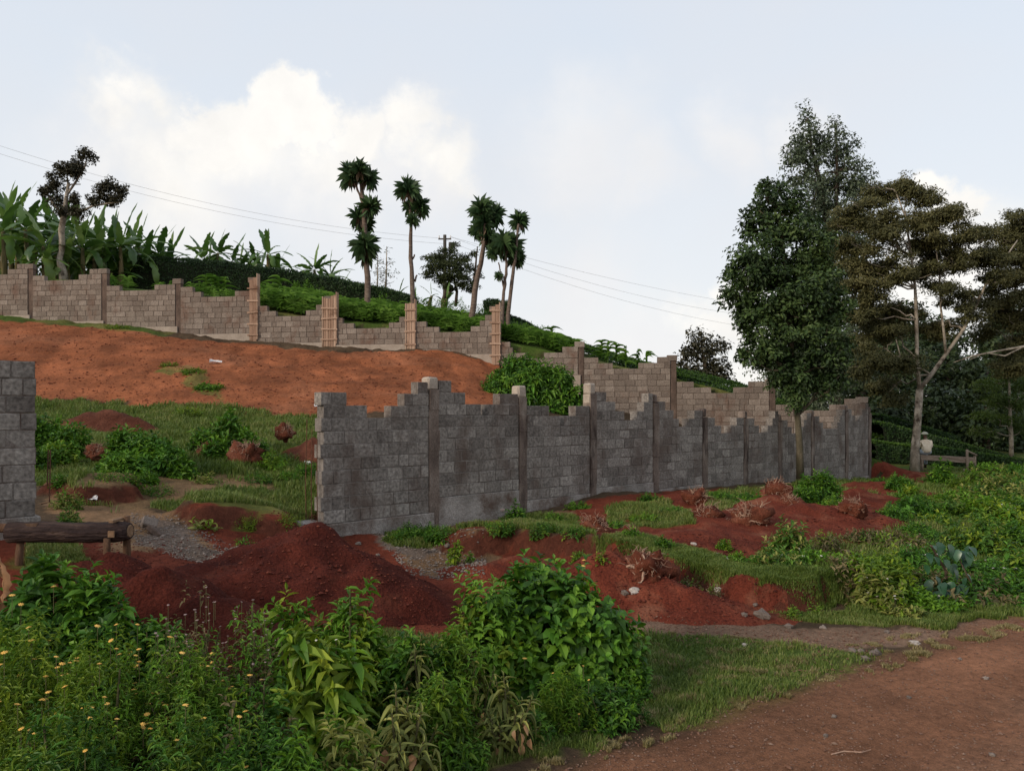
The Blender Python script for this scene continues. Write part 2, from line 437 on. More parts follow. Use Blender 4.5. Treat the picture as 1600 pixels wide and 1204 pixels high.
road_line = np.array([(-12, -3.2), (-3, 2.9), (.35, 5.25), (1.55, 6.2), (2.95, 7.2), (4.4, 8.25), (6, 9.35), (9, 11.4), (14, 14.6), (26, 21)])
def road_mask(x, y):
    s, al = polydist(x, y, road_line)
    return sstep(.12, -.35, s + .12 * fbm(x * 1.7, y * 1.7, 8, 3))
def hz(x, y): return float(height(np.array([x]), np.array([y]))[0])
_Ys = np.concatenate([np.arange(3, 14, .03), np.arange(14, 62, .1)])
def G(px, py):
    """where the sight line through a photo pixel meets the bare ground"""
    X = (px - CX) / FPX * _Ys; Z = EYE + (HY - py) / FPX * _Ys
    hit = np.nonzero(Z <= height(X, _Ys, False))[0]
    i = hit[0] if len(hit) else len(_Ys) - 1
    return (X[i], _Ys[i])
def inpoly(x, y, poly):
    r = np.zeros(np.shape(x), bool); n = len(poly)
    for i in range(n):
        (x1, y1), (x2, y2) = poly[i], poly[(i+1) % n]
        c = ((y1 > y) != (y2 > y)) & (x < (x2 - x1) * (y - y1) / (y2 - y1 + 1e-12) + x1)
        r ^= c
    return r
def gp(pts): return [G(*p) for p in pts]

# ------------------------------------------------------------------ ground sheet
SOIL = {'brown': (.075, .050, .030), 'orange': (.245, .082, .035), 'red': (.145, .034, .018), 'dark': (.065, .012, .008), 'gravel': (.18, .115, .078), 'road': (.280, .180, .122), 'grey': (.15, .11, .085), 'tan': (.20, .12, .065)}
GRASSC = {'lush': (.058, .105, .015), 'dry': (.16, .13, .042), 'yellow': (.11, .125, .026)}
patches = [   # soil kind, photo outline, edge wobble
    ('brown', gp([(-200, 1000), (1000, 1000), (1340, 1010), (1300, 1300), (-200, 1300)])),
    ('red', gp([(240, 800), (420, 880), (560, 830), (700, 845), (760, 860), (960, 850), (1040, 890), (1200, 960), (1200, 975), (960, 975), (900, 990), (200, 1000), (-40, 960), (-40, 850), (200, 850)])),
    ('tan', gp([(620, 860), (760, 860), (780, 900), (700, 920), (640, 890)])),
    ('grey', gp([(585, 835), (690, 850), (650, 880), (600, 862)])),
    ('tan', gp([(640, 800), (900, 790), (1010, 775), (1060, 790), (940, 830), (760, 830), (640, 830)])),
    ('red', gp([(900, 790), (1060, 765), (1240, 760), (1420, 735), (1480, 760), (1390, 800), (1400, 850), (1210, 880), (1160, 900), (1040, 860), (930, 830)])),
    ('orange', gp([(-300, 560), (-300, 480), (0, 499), (160, 512), (400, 540), (600, 548), (780, 570), (840, 620), (820, 648), (500, 652), (320, 637), (150, 625), (50, 620), (-300, 600)])),
    ('tan', gp([(70, 720), (160, 735), (260, 745), (420, 745), (430, 765), (300, 770), (240, 790), (300, 830), (400, 870), (360, 890), (260, 850), (200, 860), (60, 790)])),
    ('grey', gp([(210, 805), (250, 815), (330, 850), (390, 870), (370, 885), (280, 868), (215, 835)])),
    ('red', gp([(300, 790), (500, 815), (500, 870), (400, 880), (330, 840), (290, 810)])),
    ('orange', gp([(1400, 728), (1490, 728), (1490, 750), (1400, 750)])),
]
gravel_poly = gp([(955, 965), (1180, 975), (1330, 985), (1480, 985), (1600, 965), (1600, 985), (1450, 1005), (1330, 1012), (1200, 1000), (960, 992)])
grass = [
    ('lush', gp([(-200, 985), (380, 985), (700, 985), (960, 990), (1180, 1000), (1310, 1008), (1400, 1014), (1380, 1036), (1200, 1092), (1050, 1130), (930, 1165), (800, 1204), (-200, 1400)])),
    ('yellow', gp([(1190, 962), (1330, 952), (1600, 925), (1600, 972), (1480, 990), (1330, 980), (1210, 968)])),
    ('lush', gp([(930, 838), (1010, 858), (1100, 878), (1200, 902), (1320, 912), (1330, 935), (1190, 925), (1100, 908), (1030, 888), (950, 862)])),
    ('yellow', gp([(600, 832), (680, 800), (800, 790), (900, 803), (940, 838), (940, 852), (900, 858), (760, 855), (700, 848), (610, 855)])),
    ('lush', gp([(950, 798), (1060, 785), (1085, 818), (960, 818)])),
    ('lush', gp([(1100, 768), (1240, 752), (1330, 752), (1420, 740), (1420, 765), (1300, 785), (1100, 802)])),
    ('lush', gp([(1390, 770), (1490, 735), (1600, 725), (1600, 958), (1330, 950), (1200, 880), (1220, 850), (1380, 850)])),
    ('yellow', gp([(40, 622), (150, 627), (320, 637), (510, 652), (510, 812), (400, 808), (290, 795), (240, 780), (140, 785), (50, 760)])),
    ('lush', gp([(250, 573), (300, 572), (352, 607), (345, 628), (315, 612)])),
    ('lush', gp([(165, 511), (205, 513), (210, 519), (170, 519)])),
    ('yellow', gp([(60, 850), (130, 852), (150, 870), (90, 885), (50, 880)])),
    ('yellow', gp([(1480, 735), (1600, 720), (1600, 745), (1500, 755)])),
]
bare = [gp([(130, 735), (260, 745), (430, 748), (440, 765), (300, 772), (240, 792), (190, 775), (130, 770)]), gp([(690, 815), (790, 812), (790, 835), (700, 840)])]

def col_at(x, y):
    """true colour of the ground, its grass cover (0..1)"""
    sh = x.shape
    wx = x + .22 * fbm(x * 1.3, y * 1.3, 11, 4); wy = y + .28 * fbm(x * 1.3, y * 1.3, 21, 4)
    C = np.empty(sh + (3,)); C[:] = SOIL['brown']
    sU = (x - B_[0]) * nU[0] + (y - B_[1]) * nU[1]
    C[sU > 0] = (.05, .05, .02)
    for kind, poly in patches:
        m = inpoly(wx, wy, poly) & (sU < .1); C[m] = SOIL[kind]
    n = fbm(x * .8, y * .8, 31, 4)
    gm = np.zeros(sh); gc = np.zeros(sh + (3,)); gc[:] = GRASSC['lush']
    for kind, poly in grass:
        m = inpoly(wx, wy, poly); gm[m] = 1; gc[m] = GRASSC[kind]
    for poly in bare: gm[inpoly(wx, wy, poly)] = .15
    bs, bal = polydist(x + .07 * fbm(x * 2.2, y * 2.2, 1, 3), y, bank)
    strip = (bs > .10) & (bs < .95 + .25 * fbm(x, y, 4, 2)) & (bal > .30) & (bal < .97)
    gm = np.where(strip, 1.0, gm); gc[strip] = GRASSC['yellow']
    gm = np.where(sU > .2, 1.0, gm)
    far = (x < -13) | (x > 17) | (y < 3)
    gm = np.where(far & (road_mask(x, y) < .1) & ~inpoly(wx, wy, patches[6][1]), 1.0, gm)
    gv = inpoly(x + .5 * (wx - x), y + .5 * (wy - y), gravel_poly)
    rm = road_mask(x, y)
    g = gm * np.where(strip, 1, sstep(-.95, .0, n + .35))
    dry = sstep(-.1, .6, fbm(x * .7 + 40, y * .7, 3, 4) + .15)
    gc = gc * (1 - dry[..., None] * .6) + np.array(GRASSC['dry']) * dry[..., None] * .6
    C = C * (1 - g[..., None] * .8) + gc * g[..., None] * .8
    ob = inpoly(wx, wy, patches[6][1]) & (sU < .1)
    k2 = sstep(.05, .55, fbm((x + y * .4) * .9, (y - x * .2) * .35, 61, 5))[..., None]
    C[ob] = (C * (1 - .18 * k2))[ob]
    k3 = sstep(.25, .7, fbm(x * .5, y * .9, 71, 4))[..., None]; C[ob] = (C * (1 - k3 * .35) + np.array((.28, .115, .06)) * k3 * .35)[ob]
    vm = inpoly(wx, wy, grass[0][1]) & (x > .3)
    g = np.where(vm, np.maximum(g, .8), g); C[vm] = C[vm] * .4 + np.array(GRASSC['lush']) * .6
    C[gv] = np.array(SOIL['gravel']); g = np.where(gv, 0, g)
    # track: reddish towards its verge, greyer and dustier in the wheel lines
    dr = (x - .3) * -.56 + (y - 5.19) * .83
    t = sstep(-1.1, -2.6, dr + .5 * fbm(x * .6, y * .6, 5, 3))[..., None]
    rc = np.array((.225, .105, .058)) * (1 - t) + np.array(SOIL['road']) * t
    rc = rc * (1 + .22 * fbm(dr * 2.2, (x + y) * .25, 7, 4))[..., None]
    C = C * (1 + .25 * fbm(x * 1.1, y * 1.1, 44, 4))[..., None]
    C = C * (1 - rm[..., None]) + rc * rm[..., None]
    g = g * (1 - rm)
    # soil shows raw on steep bank faces
    return C, g
def grid_axis(fine, lo, hi, far0, far1, k=34):
    a = fine
    left = lo - np.cumsum(np.geomspace(.3, 1, k) * 1.0) * (abs(far0 - lo) / np.sum(np.geomspace(.3, 1, k)))
    return a
def axis(lo, hi, steps, flo, fhi):
    mid = [lo]
    for end, st in steps:
        while mid[-1] < end - 1e-6: mid.append(mid[-1] + st)
    a = np.array(mid)
    up = []; v, s = a[-1], steps[-1][1]
    while v < fhi: s *= 1.22; v += s; up.append(v)
    dn = []; v, s = a[0], steps[0][1]
    while v > flo: s *= 1.22; v -= s; dn.append(v)
    return np.concatenate([np.array(dn[::-1]), a, np.array(up)])
def build_ground():
    xs = axis(-24, 17, [(-13, .12), (17, .085)], -1600, 1600)
    ys = axis(3.2, 33, [(12.5, .06), (33, .12), (60, .5)], -400, 3000)
    X, Y = np.meshgrid(xs, ys)
    Z = height(X, Y)
    C, g = col_at(X, Y)
    gy, gx = np.gradient(Z, ys, xs)
    slope = np.hypot(gx, gy)
    fr = (Y < 20) & (slope > .75)
    s = sstep(.7, 1.1, slope)[..., None] * (Y < 24)[..., None]
    C = C * (1 - s) + np.array((.085, .028, .017)) * s
    g = g * (1 - s[..., 0])
    nx, ny = len(xs), len(ys)
    V = np.stack([X, Y, Z], -1).reshape(-1, 3)
    i = (np.arange(ny - 1)[:, None] * nx + np.arange(nx - 1)[None])
    Q = np.stack([i, i + 1, i + nx + 1, i + nx], -1).reshape(-1, 4)
    cx = (X[:-1, :-1] + X[1:, 1:]) / 2; cy = (Y[:-1, :-1] + Y[1:, 1:]) / 2
    rm = road_mask(cx, cy) > .5
    wx = cx + .22 * fbm(cx * 1.3, cy * 1.3, 11, 4); wy = cy + .28 * fbm(cx * 1.3, cy * 1.3, 21, 4)
    emb = inpoly(wx, wy, patches[6][1]) & ((cx - B_[0]) * nU[0] + (cy - B_[1]) * nU[1] < .1)
    path = inpoly(cx, cy, gravel_poly) & ~rm
    sU = (cx - B_[0]) * nU[0] + (cy - B_[1]) * nU[1]
    hill = (sU > 0) & (cx < 16) & ~rm & ~emb
    cls = np.where(rm, 1, np.where(emb, 2, np.where(path, 3, np.where(hill, 4, 0)))).ravel()
    m, nt = mat_new('ground_earth_and_turf'); N, L = nt.nodes, nt.links
    out = N.new('ShaderNodeOutputMaterial'); b = N.new('ShaderNodeBsdfPrincipled'); b.inputs['Roughness'].default_value = .95; b.inputs['Specular IOR Level'].default_value = .1
    at = N.new('ShaderNodeAttribute'); at.attribute_name = 'tint'
    geo = N.new('ShaderNodeNewGeometry')
    def no(sc, de, ro=.6):
        n = N.new('ShaderNodeTexNoise'); n.inputs['Scale'].default_value = sc; n.inputs['Detail'].default_value = de; n.inputs['Roughness'].default_value = ro; L.new(geo.outputs['Position'], n.inputs['Vector']); return n
    a1, a2, a3 = no(1.3, 6), no(14, 6, .7), no(70, 4, .7)
    def mr(s, lo, hi, o0, o1):
        n = N.new('ShaderNodeMapRange'); n.inputs[1].default_value = lo; n.inputs[2].default_value = hi; n.inputs[3].default_value = o0; n.inputs[4].default_value = o1; L.new(s, n.inputs[0]); return n.outputs[0]
    def mul(a, c):
        n = N.new('ShaderNodeMath'); n.operation = 'MULTIPLY'; L.new(a, n.inputs[0]); L.new(c, n.inputs[1]); return n.outputs[0]
    v = mul(mul(mr(a1.outputs['Fac'], .3, .7, .72, 1.25), mr(a2.outputs['Fac'], .3, .7, .68, 1.32)), mr(a3.outputs['Fac'], .3, .7, .72, 1.3))
    hs = N.new('ShaderNodeHueSaturation'); L.new(at.outputs['Color'], hs.inputs['Color']); L.new(v, hs.inputs['Value'])
    # scattered pale grit
    vo = N.new('ShaderNodeTexVoronoi'); vo.inputs['Scale'].default_value = 34; L.new(geo.outputs['Position'], vo.inputs['Vector'])
    gr = mr(vo.outputs['Distance'], .10, .16, 1, 0)
    sel = mr(a2.outputs['Fac'], .55, .66, 0, .35)
    mx = N.new('ShaderNodeMix'); mx.data_type = 'RGBA'; L.new(mul(gr, sel), mx.inputs['Factor']); L.new(hs.outputs[0], mx.inputs['A']); mx.inputs['B'].default_value = (.20, .13, .095, 1)
    L.new(mx.outputs['Result'], b.inputs['Base Color'])
    bp = N.new('ShaderNodeBump'); bp.inputs['Strength'].default_value = .9; bp.inputs['Distance'].default_value = .05; L.new(a2.outputs['Fac'], bp.inputs['Height'])
    bp2 = N.new('ShaderNodeBump'); bp2.inputs['Strength'].default_value = .8; bp2.inputs['Distance'].default_value = .012; L.new(a3.outputs['Fac'], bp2.inputs['Height']); L.new(bp.outputs[0], bp2.inputs['Normal'])
    L.new(bp2.outputs[0], b.inputs['Normal']); L.new(b.outputs[0], out.inputs[0])
    Cf = np.concatenate([C.reshape(-1, 3), g.reshape(-1, 1)], 1).astype(np.float32)
    for k, nm in enumerate(('ground', 'dirt_road', 'earth_bank', 'gravel_path', 'hillside')):
        q = Q[cls == k]
        u, inv = np.unique(q, return_inverse=True)
        me = mesh_np(nm, V[u], [inv.reshape(q.shape)], True)
        ca = me.color_attributes.new('tint', 'FLOAT_COLOR', 'POINT'); ca.data.foreach_set('color', Cf[u].ravel())
        tag(link(nm, me, m), kind='structure')
    return m
MG = build_ground()
# ------------------------------------------------------------------ walls of machine-cut stone blocks
M_BLK_G = surf('grey_cut_stone', [(.100, .086, .076), (.155, .137, .122), (.205, .183, .163), (.265, .240, .215)], scale=2.2, rough=.95, bump=.6, bscale=26, bdist=.02, rnd=.52,
               stain=((.095, .068, .055), 1.5, .50, .70, (1, 1, .6)), fine=.42, fscale=22)
M_BLK_B = surf('buff_cut_stone', [(.130, .102, .084), (.165, .132, .109), (.20, .162, .134), (.245, .203, .172)], scale=1.6, rough=.95, bump=.6, bscale=22, bdist=.02, rnd=.6,
               stain=((.12, .065, .045), 1.3, .52, .72, (1, 1, .7)), fine=.28, fscale=26)
M_MORT_G = surf('grey_mortar', [(.085, .072, .062), (.165, .145, .13), (.25, .225, .205)], scale=3.5, rough=.97, bump=.5, bscale=40, stain=((.07, .04, .03), 1.3, .5, .68, (1, 1, .4)), fine=.3)
M_MORT_B = surf('buff_mortar', [(.09, .068, .053), (.14, .108, .086), (.24, .19, .155)], scale=3.0, rough=.97, bump=.5, bscale=40, stain=((.13, .075, .05), 1.5, .5, .7, (1, 1, .5)), fine=.25)
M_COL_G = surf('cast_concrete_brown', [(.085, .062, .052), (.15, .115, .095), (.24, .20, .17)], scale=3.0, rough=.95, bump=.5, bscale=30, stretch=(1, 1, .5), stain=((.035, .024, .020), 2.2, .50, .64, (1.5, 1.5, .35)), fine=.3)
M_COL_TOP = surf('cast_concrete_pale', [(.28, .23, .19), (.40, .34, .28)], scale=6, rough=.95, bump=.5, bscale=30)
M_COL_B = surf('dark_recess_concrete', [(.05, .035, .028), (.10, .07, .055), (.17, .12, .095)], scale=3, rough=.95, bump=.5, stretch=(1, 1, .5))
M_FOUND = surf('grey_foundation_concrete', [(.15, .135, .120), (.24, .215, .195), (.33, .30, .275)], scale=2.0, rough=.95, bump=.7, bscale=14, bdist=.04, stain=((.08, .045, .03), 1.2, .48, .66, (1, 1, .8)), fine=.35)
M_FORM = surf('raw_pine_board', [(.20, .12, .08), (.34, .225, .16), (.46, .33, .245)], scale=4, stretch=(6, 6, .6), rough=.8, bump=.3, rnd=.6, coord='pos', stain=((.12, .06, .035), 2.0, .55, .7, (1, 1, 1)))

CH = .205
def rough_block(hx, hy, hz, seed):
    """one cut block: chamfered, its six faces dressed slightly out of true"""
    r = np.random.default_rng(seed)
    V, Q, T = chbox(hx, hy, hz, .007)
    V = V.copy()
    V += (r.random(V.shape) - .5) * .006
    # a chipped corner
    c = V[r.integers(0, 24)]; d = np.linalg.norm(V - c, axis=1)
    V[d < .03] *= .975
    return V, Q, T
BLK_L = .385
_proto = {}
def block_protos(key, mat, thick):
    out = []
    for k in range(6):
        V, Q, T = rough_block(.5, thick / 2, (CH - .014) / 2, 100 + k)
        # unit length; scaled along x when placed
        me = mesh_np('block', V * np.array([1, 1, 1]), [Q, T]); me.materials.append(mat)
        out.append((me, V, Q, T))
    _proto[key] = out
class Wall:
    """u runs along the wall from the origin, v is depth (negative faces the camera), z height"""
    def __init__(s, name, origin, e, label, cat, key, mats, thick=.2, group=None):
        s.root = thing(name, (origin[0], origin[1], 0), label, cat, group, math.atan2(e[1], e[0]))
        s.o = np.array(origin); s.e = np.array(e); s.n = np.array((-e[1], e[0])); s.key = key; s.mats = mats; s.th = thick; s.rec = .014
        block_protos(key, mats['block'], thick)
        s.blocks = []; s.mort = MB(); s.found = MB()
    def w(s, u, v=0.0):
        p = s.o + s.e * u + s.n * v; return p
    def panel(s, u0, u1, base, n, left=(), right=(), seed=0, face=0.0, jl=0.0, jr=0.0, skip=0.0):
        """u0..u1, base height, n whole courses, stepped courses on the left / right given as widths"""
        r = random.Random(seed)
        nst = max(len(left), len(right))
        for c in range(n + nst):
            if c < n: segs = [(u0, u1)]
            else:
                k = c - n; segs = []
                if k < len(left): segs.append((u0, u0 + left[k]))
                if k < len(right): segs.append((u1 - right[k], u1))
            z = base + (c + .5) * CH
            for (a, b) in segs:
                if c >= n or n == 0: a2, b2 = a, b
                else: a2, b2 = a, b
                # toothing at free ends
                if jl and c % 2: a2 -= jl * r.uniform(.5, 1)
                if jr and c % 2: b2 += jr * r.uniform(.5, 1)
                x = a2
                first = BLK_L * (.5 if c % 2 else 1.0) * r.uniform(.92, 1.08)
                while x < b2 - .05:
                    l = first if x == a2 else BLK_L * r.uniform(.72, 1.12) * (0.55 if r.random() < .12 else 1)
                    if b2 - x - l < .12: l = b2 - x
                    l = min(l, b2 - x)
                    s.blocks.append((x + l / 2, r.uniform(-.005, .005) + face, z + r.uniform(-.003, .003), l - .014, r.randrange(6), r.uniform(-.006, .006), r.uniform(-.012, .012), c >= n))
                    x += l
                s.mort.box(((a2 + b2) / 2, face, z - (.006 if c >= n else 0)), (b2 - a2 - (.024 if c >= n else .004), s.th - s.rec, CH - .001))
        return base + n * CH
    def finish(s, limit=300, key=None):
        bl = s.blocks
        order = sorted(range(len(bl)), key=key or (lambda i: bl[i][0]))
        single = set(order[:limit])
        rest = MB()
        for i, (u, v, z, l, k, ry, rz, st) in enumerate(bl):
            me, V, Q, T = _proto[s.key][k]
            if i in single:
                o = bpy.data.objects.new('block', me); COL.objects.link(o); o.parent = s.root
                o.location = (u, v, z); o.scale = (l, 1, 1); o.rotation_euler = (0, ry, rz)
            else:
                rest.add(V * np.array([l, 1, 1]) + np.array([u, v, z]), Q, T)
        if rest.n: tag(rest.build('blockwork', s.mats['block'], s.root), kind='stuff')
        s.mort.build('mortar', s.mats['mortar'], s.root)
        if s.found.n: s.found.build('foundation', s.mats['found'], s.root)
def u_at_px(o, e, px):
    k = (px - CX) / FPX
    return (k * o[1] - o[0]) / (e[0] - k * e[1])
def z_at(py, Y): return EYE + (HY - py) / FPX * Y

# front wall ------------------------------------------------------------
FW = Wall('block_wall', A_, eF, 'long grey cut stone wall with stepped tops and ten piers in front of the red soil heaps', 'wall', 'g', dict(block=M_BLK_G, mortar=M_MORT_G, found=M_FOUND))
pier_px = [672, 811, 921, 1019, 1096, 1160, 1214, 1265, 1318, 1357]
pu = [u_at_px(A_, eF, p) for p in pier_px]
pu[-1] = LF
base = [.72, .90, .74, .80, .64, .47, .42, .38, .34, .30]
lowt = [2.32, 2.36, 2.14, 2.24, 2.06, 1.87, 1.85, 1.79, 1.90, 2.12]
PW = .21
L1 = [(.80, .42), (1.0, .62, .30), (.98, .64), (.98, .66, .34), (.85, .62, .28), (.66, .36), (.62, .36), (.6, .36), (.62, .34), (.6, .3)]
R1 = [(.80, .50, .24), (.80, .50), (.80, .46), (.60, .36, .18), (.62, .38), (.68, .38), (.62, .36, .2), (.7, .5, .3), (.6, .4, .22), (.7, .5, .28)]
topz = [3.02, 2.92, 3.02, 2.84, 2.52, 2.46, 2.36, 2.50, 2.66, 2.62]
u0 = 0.0
for i in range(10):
    u1 = pu[i] - PW / 2
    n = round((lowt[i] - base[i]) / CH); b = lowt[i] - n * CH
    FW.panel(u0, u1, b, n, L1[i], R1[i], seed=30 + i, jl=(.0 if i else .05))
    # foundation strip under the panel
    gx, gy = FW.w((u0 + u1) / 2, -.2)
    g0 = min(hz(*FW.w(u0, -.2)), hz(*FW.w(u1, -.2))) - .45
    if i == 0:
        FW.found.box(((u0 + u1) / 2 - .05, 0, (g0 + b) / 2 - .003), (u1 - u0 + .28, .30, b - g0), ch=.012)
    else:
        FW.found.box(((u0 + u1) / 2 + .0, 0, (g0 + b) / 2 - .003), (u1 - u0 + .19, .235, b - g0), ch=.01)
    # pier
    uc = pu[i]; gz = hz(*FW.w(uc, -.2)) - .4
    lo = max(L1[i] and 0, 0)
    pm = MB(); r = random.Random(i)
    zt = topz[i] - .22
    segs = np.linspace(gz, zt, 9); pts = [(uc + r.uniform(-.012, .012), -.018 + r.uniform(-.008, .008), z) for z in segs]
    for k in range(8):
        pm.box(((pts[k][0]), pts[k][1], (segs[k] + segs[k+1]) / 2), (PW + r.uniform(-.02, .02), .215 + r.uniform(-.006, .006), segs[k+1] - segs[k] + .001 * k), ch=.006)
    pier = pm.build('pier', M_COL_G, FW.root)
    cp = MB(); cw = [.23, .22, .20, .17, .15, .18, .15, .17, .18, .2][i]
    cp.box((uc - .02, -.012, topz[i] - .11), (cw, .21, .235 if i in (0, 1, 2) else .2), ch=.03, jit=.008)
    if i == 2: cp.box((uc - .03, -.012, topz[i] - .32), (.17, .2, .2), ch=.02, jit=.006)
    cp.build('pier_cap', M_COL_TOP if i in (0, 1, 2) else M_COL_G, pier)
    u0 = pu[i] + PW / 2
# rough kicker of concrete and the tie irons at the open end
kb = MB()
kb.box((-.20, -.02, .60), (.36, .40, .26), ch=.04, jit=.02)
kb.build('kicker_block', M_FOUND, FW.root)
M_RUST = surf('rusty_iron', [(.06, .03, .02), (.13, .06, .035)], scale=20)
for k in range(3):
    rb = MB(); r = random.Random(k)
    rb.tube([(-.10 - .03 * k, -.1 + .12 * k, .65), (-.11 - .03 * k, -.1 + .12 * k, 1.3), (-.10 - .02 * k, -.09 + .12 * k, 2.0 + .15 * k)], .007, 5)
    rb.build('tie_iron', M_RUST, FW.root)
FW.finish(300)

# short stub left of the entry ------------------------------------------
us = u_at_px(A_, eF, 52)
o2 = A_ + eF * (us - 4.4)
SW = Wall('block_wall', o2, eF, 'end of a grey cut stone wall at the left edge beside the log barrier', 'wall', 'g', dict(block=M_BLK_G, mortar=M_MORT_G, found=M_FOUND))
SW.panel(0, 4.4, 1.17, 9, (), (), seed=77, jr=.02)
SW.found.box((2.2, 0, .80), (4.5, .28, .74), ch=.012)
for k in range(2):
    rb = MB(); rb.tube([(4.47, .05 - .1 * k, 1.5 - .2 * k), (4.56, .05 - .1 * k, 1.52 - .2 * k), (4.57, .05 - .1 * k, 1.95)], .008, 5)
    rb.build('tie_iron', M_RUST, SW.root)
SW.finish(300)

# upper wall, from the far corner up the hill to the left ------------------
_dummy = 0
UW = Wall('block_wall', D_, -eU, 'long buff stone wall with stepped panels climbing the hillside above the orange bank', 'wall', 'b', dict(block=M_BLK_B, mortar=M_MORT_B, found=surf('buff_footing', [(.26, .21, .17), (.36, .30, .25)], scale=2.5, bump=.6)))
UW.rec = .03
LU = np.linalg.norm(B_ - D_)
def uu(px): return u_at_px(D_, -eU, px)
def YU(px): return (D_ - eU * uu(px))[1]
# pier px, top py, [low top py, base py, left steps (px widths), right steps]
ppx = [-70, 50, 165, 280, 398, 517, 643, 775, 908, 1052, 1206, 1349]
ptop = [412, 413, 420, 436, 434, 463, 474, 479, 534, 555, 592, 620]
low = [430, 438, 454, 464, 494, 513, 519, 560, 576, 614, 641]
bas = [492, 500, 514, 524, 534, 541, 550, 585, 655, 690, 720]
stL = [(20,), (20,), (22,), (34, 20), (32, 18), (34, 16), (40, 20), (42, 22, 18), (44, 22), (52, 26), (30,)]
stR = [(34, 18), (38, 20), (34,), (26,), (34, 18), (30, 14), (34, 20, 12), (52, 24), (48, 20), (52, 30), (44, 22)]
PWU = .22
for i in range(11):
    a, b = uu(ppx[i]) + PWU / 2, uu(ppx[i+1]) - PWU / 2
    Y = YU((ppx[i] + ppx[i+1]) / 2)
    sc = Y / FPX * 1.02
    zl = z_at(low[i], Y); zb = z_at(bas[i], Y)
    n = max(3, round((zl - zb) / CH)); bb = zl - n * CH
    UW.panel(a, b, bb, n, [w * sc for w in stL[i]], [w * sc for w in stR[i]], seed=200 + i)
    UW.found.box(((a + b) / 2, 0, bb - .6), (b - a + .2, .25, 1.196), ch=.01)
    if i < 11:
        uc = uu(ppx[i+1]); zt = z_at(ptop[i+1], YU(ppx[i+1])); nb = bb - .5
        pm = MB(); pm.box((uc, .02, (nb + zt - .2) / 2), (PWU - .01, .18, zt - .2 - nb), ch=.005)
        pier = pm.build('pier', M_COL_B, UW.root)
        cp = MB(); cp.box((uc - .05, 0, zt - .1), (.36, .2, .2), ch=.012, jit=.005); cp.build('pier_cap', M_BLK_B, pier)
        if ppx[i+1] in (398, 517, 643, 775):
            W_ = {398: .30, 517: .50, 643: .30, 775: .28}[ppx[i+1]]
            z0 = z_at({398: 534, 517: 541, 643: 549, 775: 566}[ppx[i+1]], YU(ppx[i+1])) ; z1 = zt + .06
            r = random.Random(ppx[i+1]); nb_ = {398: 2, 517: 5, 643: 3, 775: 2}[ppx[i+1]]
            for k in range(nb_):
                w = W_ / nb_
                bm = MB(); hgt = z1 - r.uniform(0, .16)
                bm.box((uc - W_ / 2 + (k + .5) * w, -.135 - .01 * (k % 2), (z0 - .1 + hgt) / 2), (w - .012, .024, hgt - z0 + .1), ch=.003)
                bm.build('formwork_board', M_FORM, pier)
            zz = z0 + .25
            while zz < z1 - .2:
                bm = MB(); bm.box((uc, -.175, zz), (W_ + .14, .035, .06), rot=Matrix.Rotation(r.uniform(-.05, .05), 3, 'Y'), ch=.003)
                bm.build('formwork_batten', M_FORM, pier); zz += r.uniform(.36, .5)
            for sgn in (-1, 1):
                if nb_ > 2 or sgn > 0:
                    bm = MB(); bm.box((uc + sgn * (W_ / 2 + .02), -.05, (z0 + z1) / 2 + .08 * sgn), (.03, .24, z1 - z0), ch=.003)
                    bm.build('formwork_side', M_FORM, pier)
def ukey(i):
    u, v, z = UW.blocks[i][:3]
    p = UW.w(u); px = CX + FPX * p[0] / p[1]; py = HY - FPX * (z - EYE) / p[1]
    hid = px > 500 and py > 655 - max(0, (930 - px)) * .03
    return (hid or px < -10, p[1])
UW.finish(300, ukey)
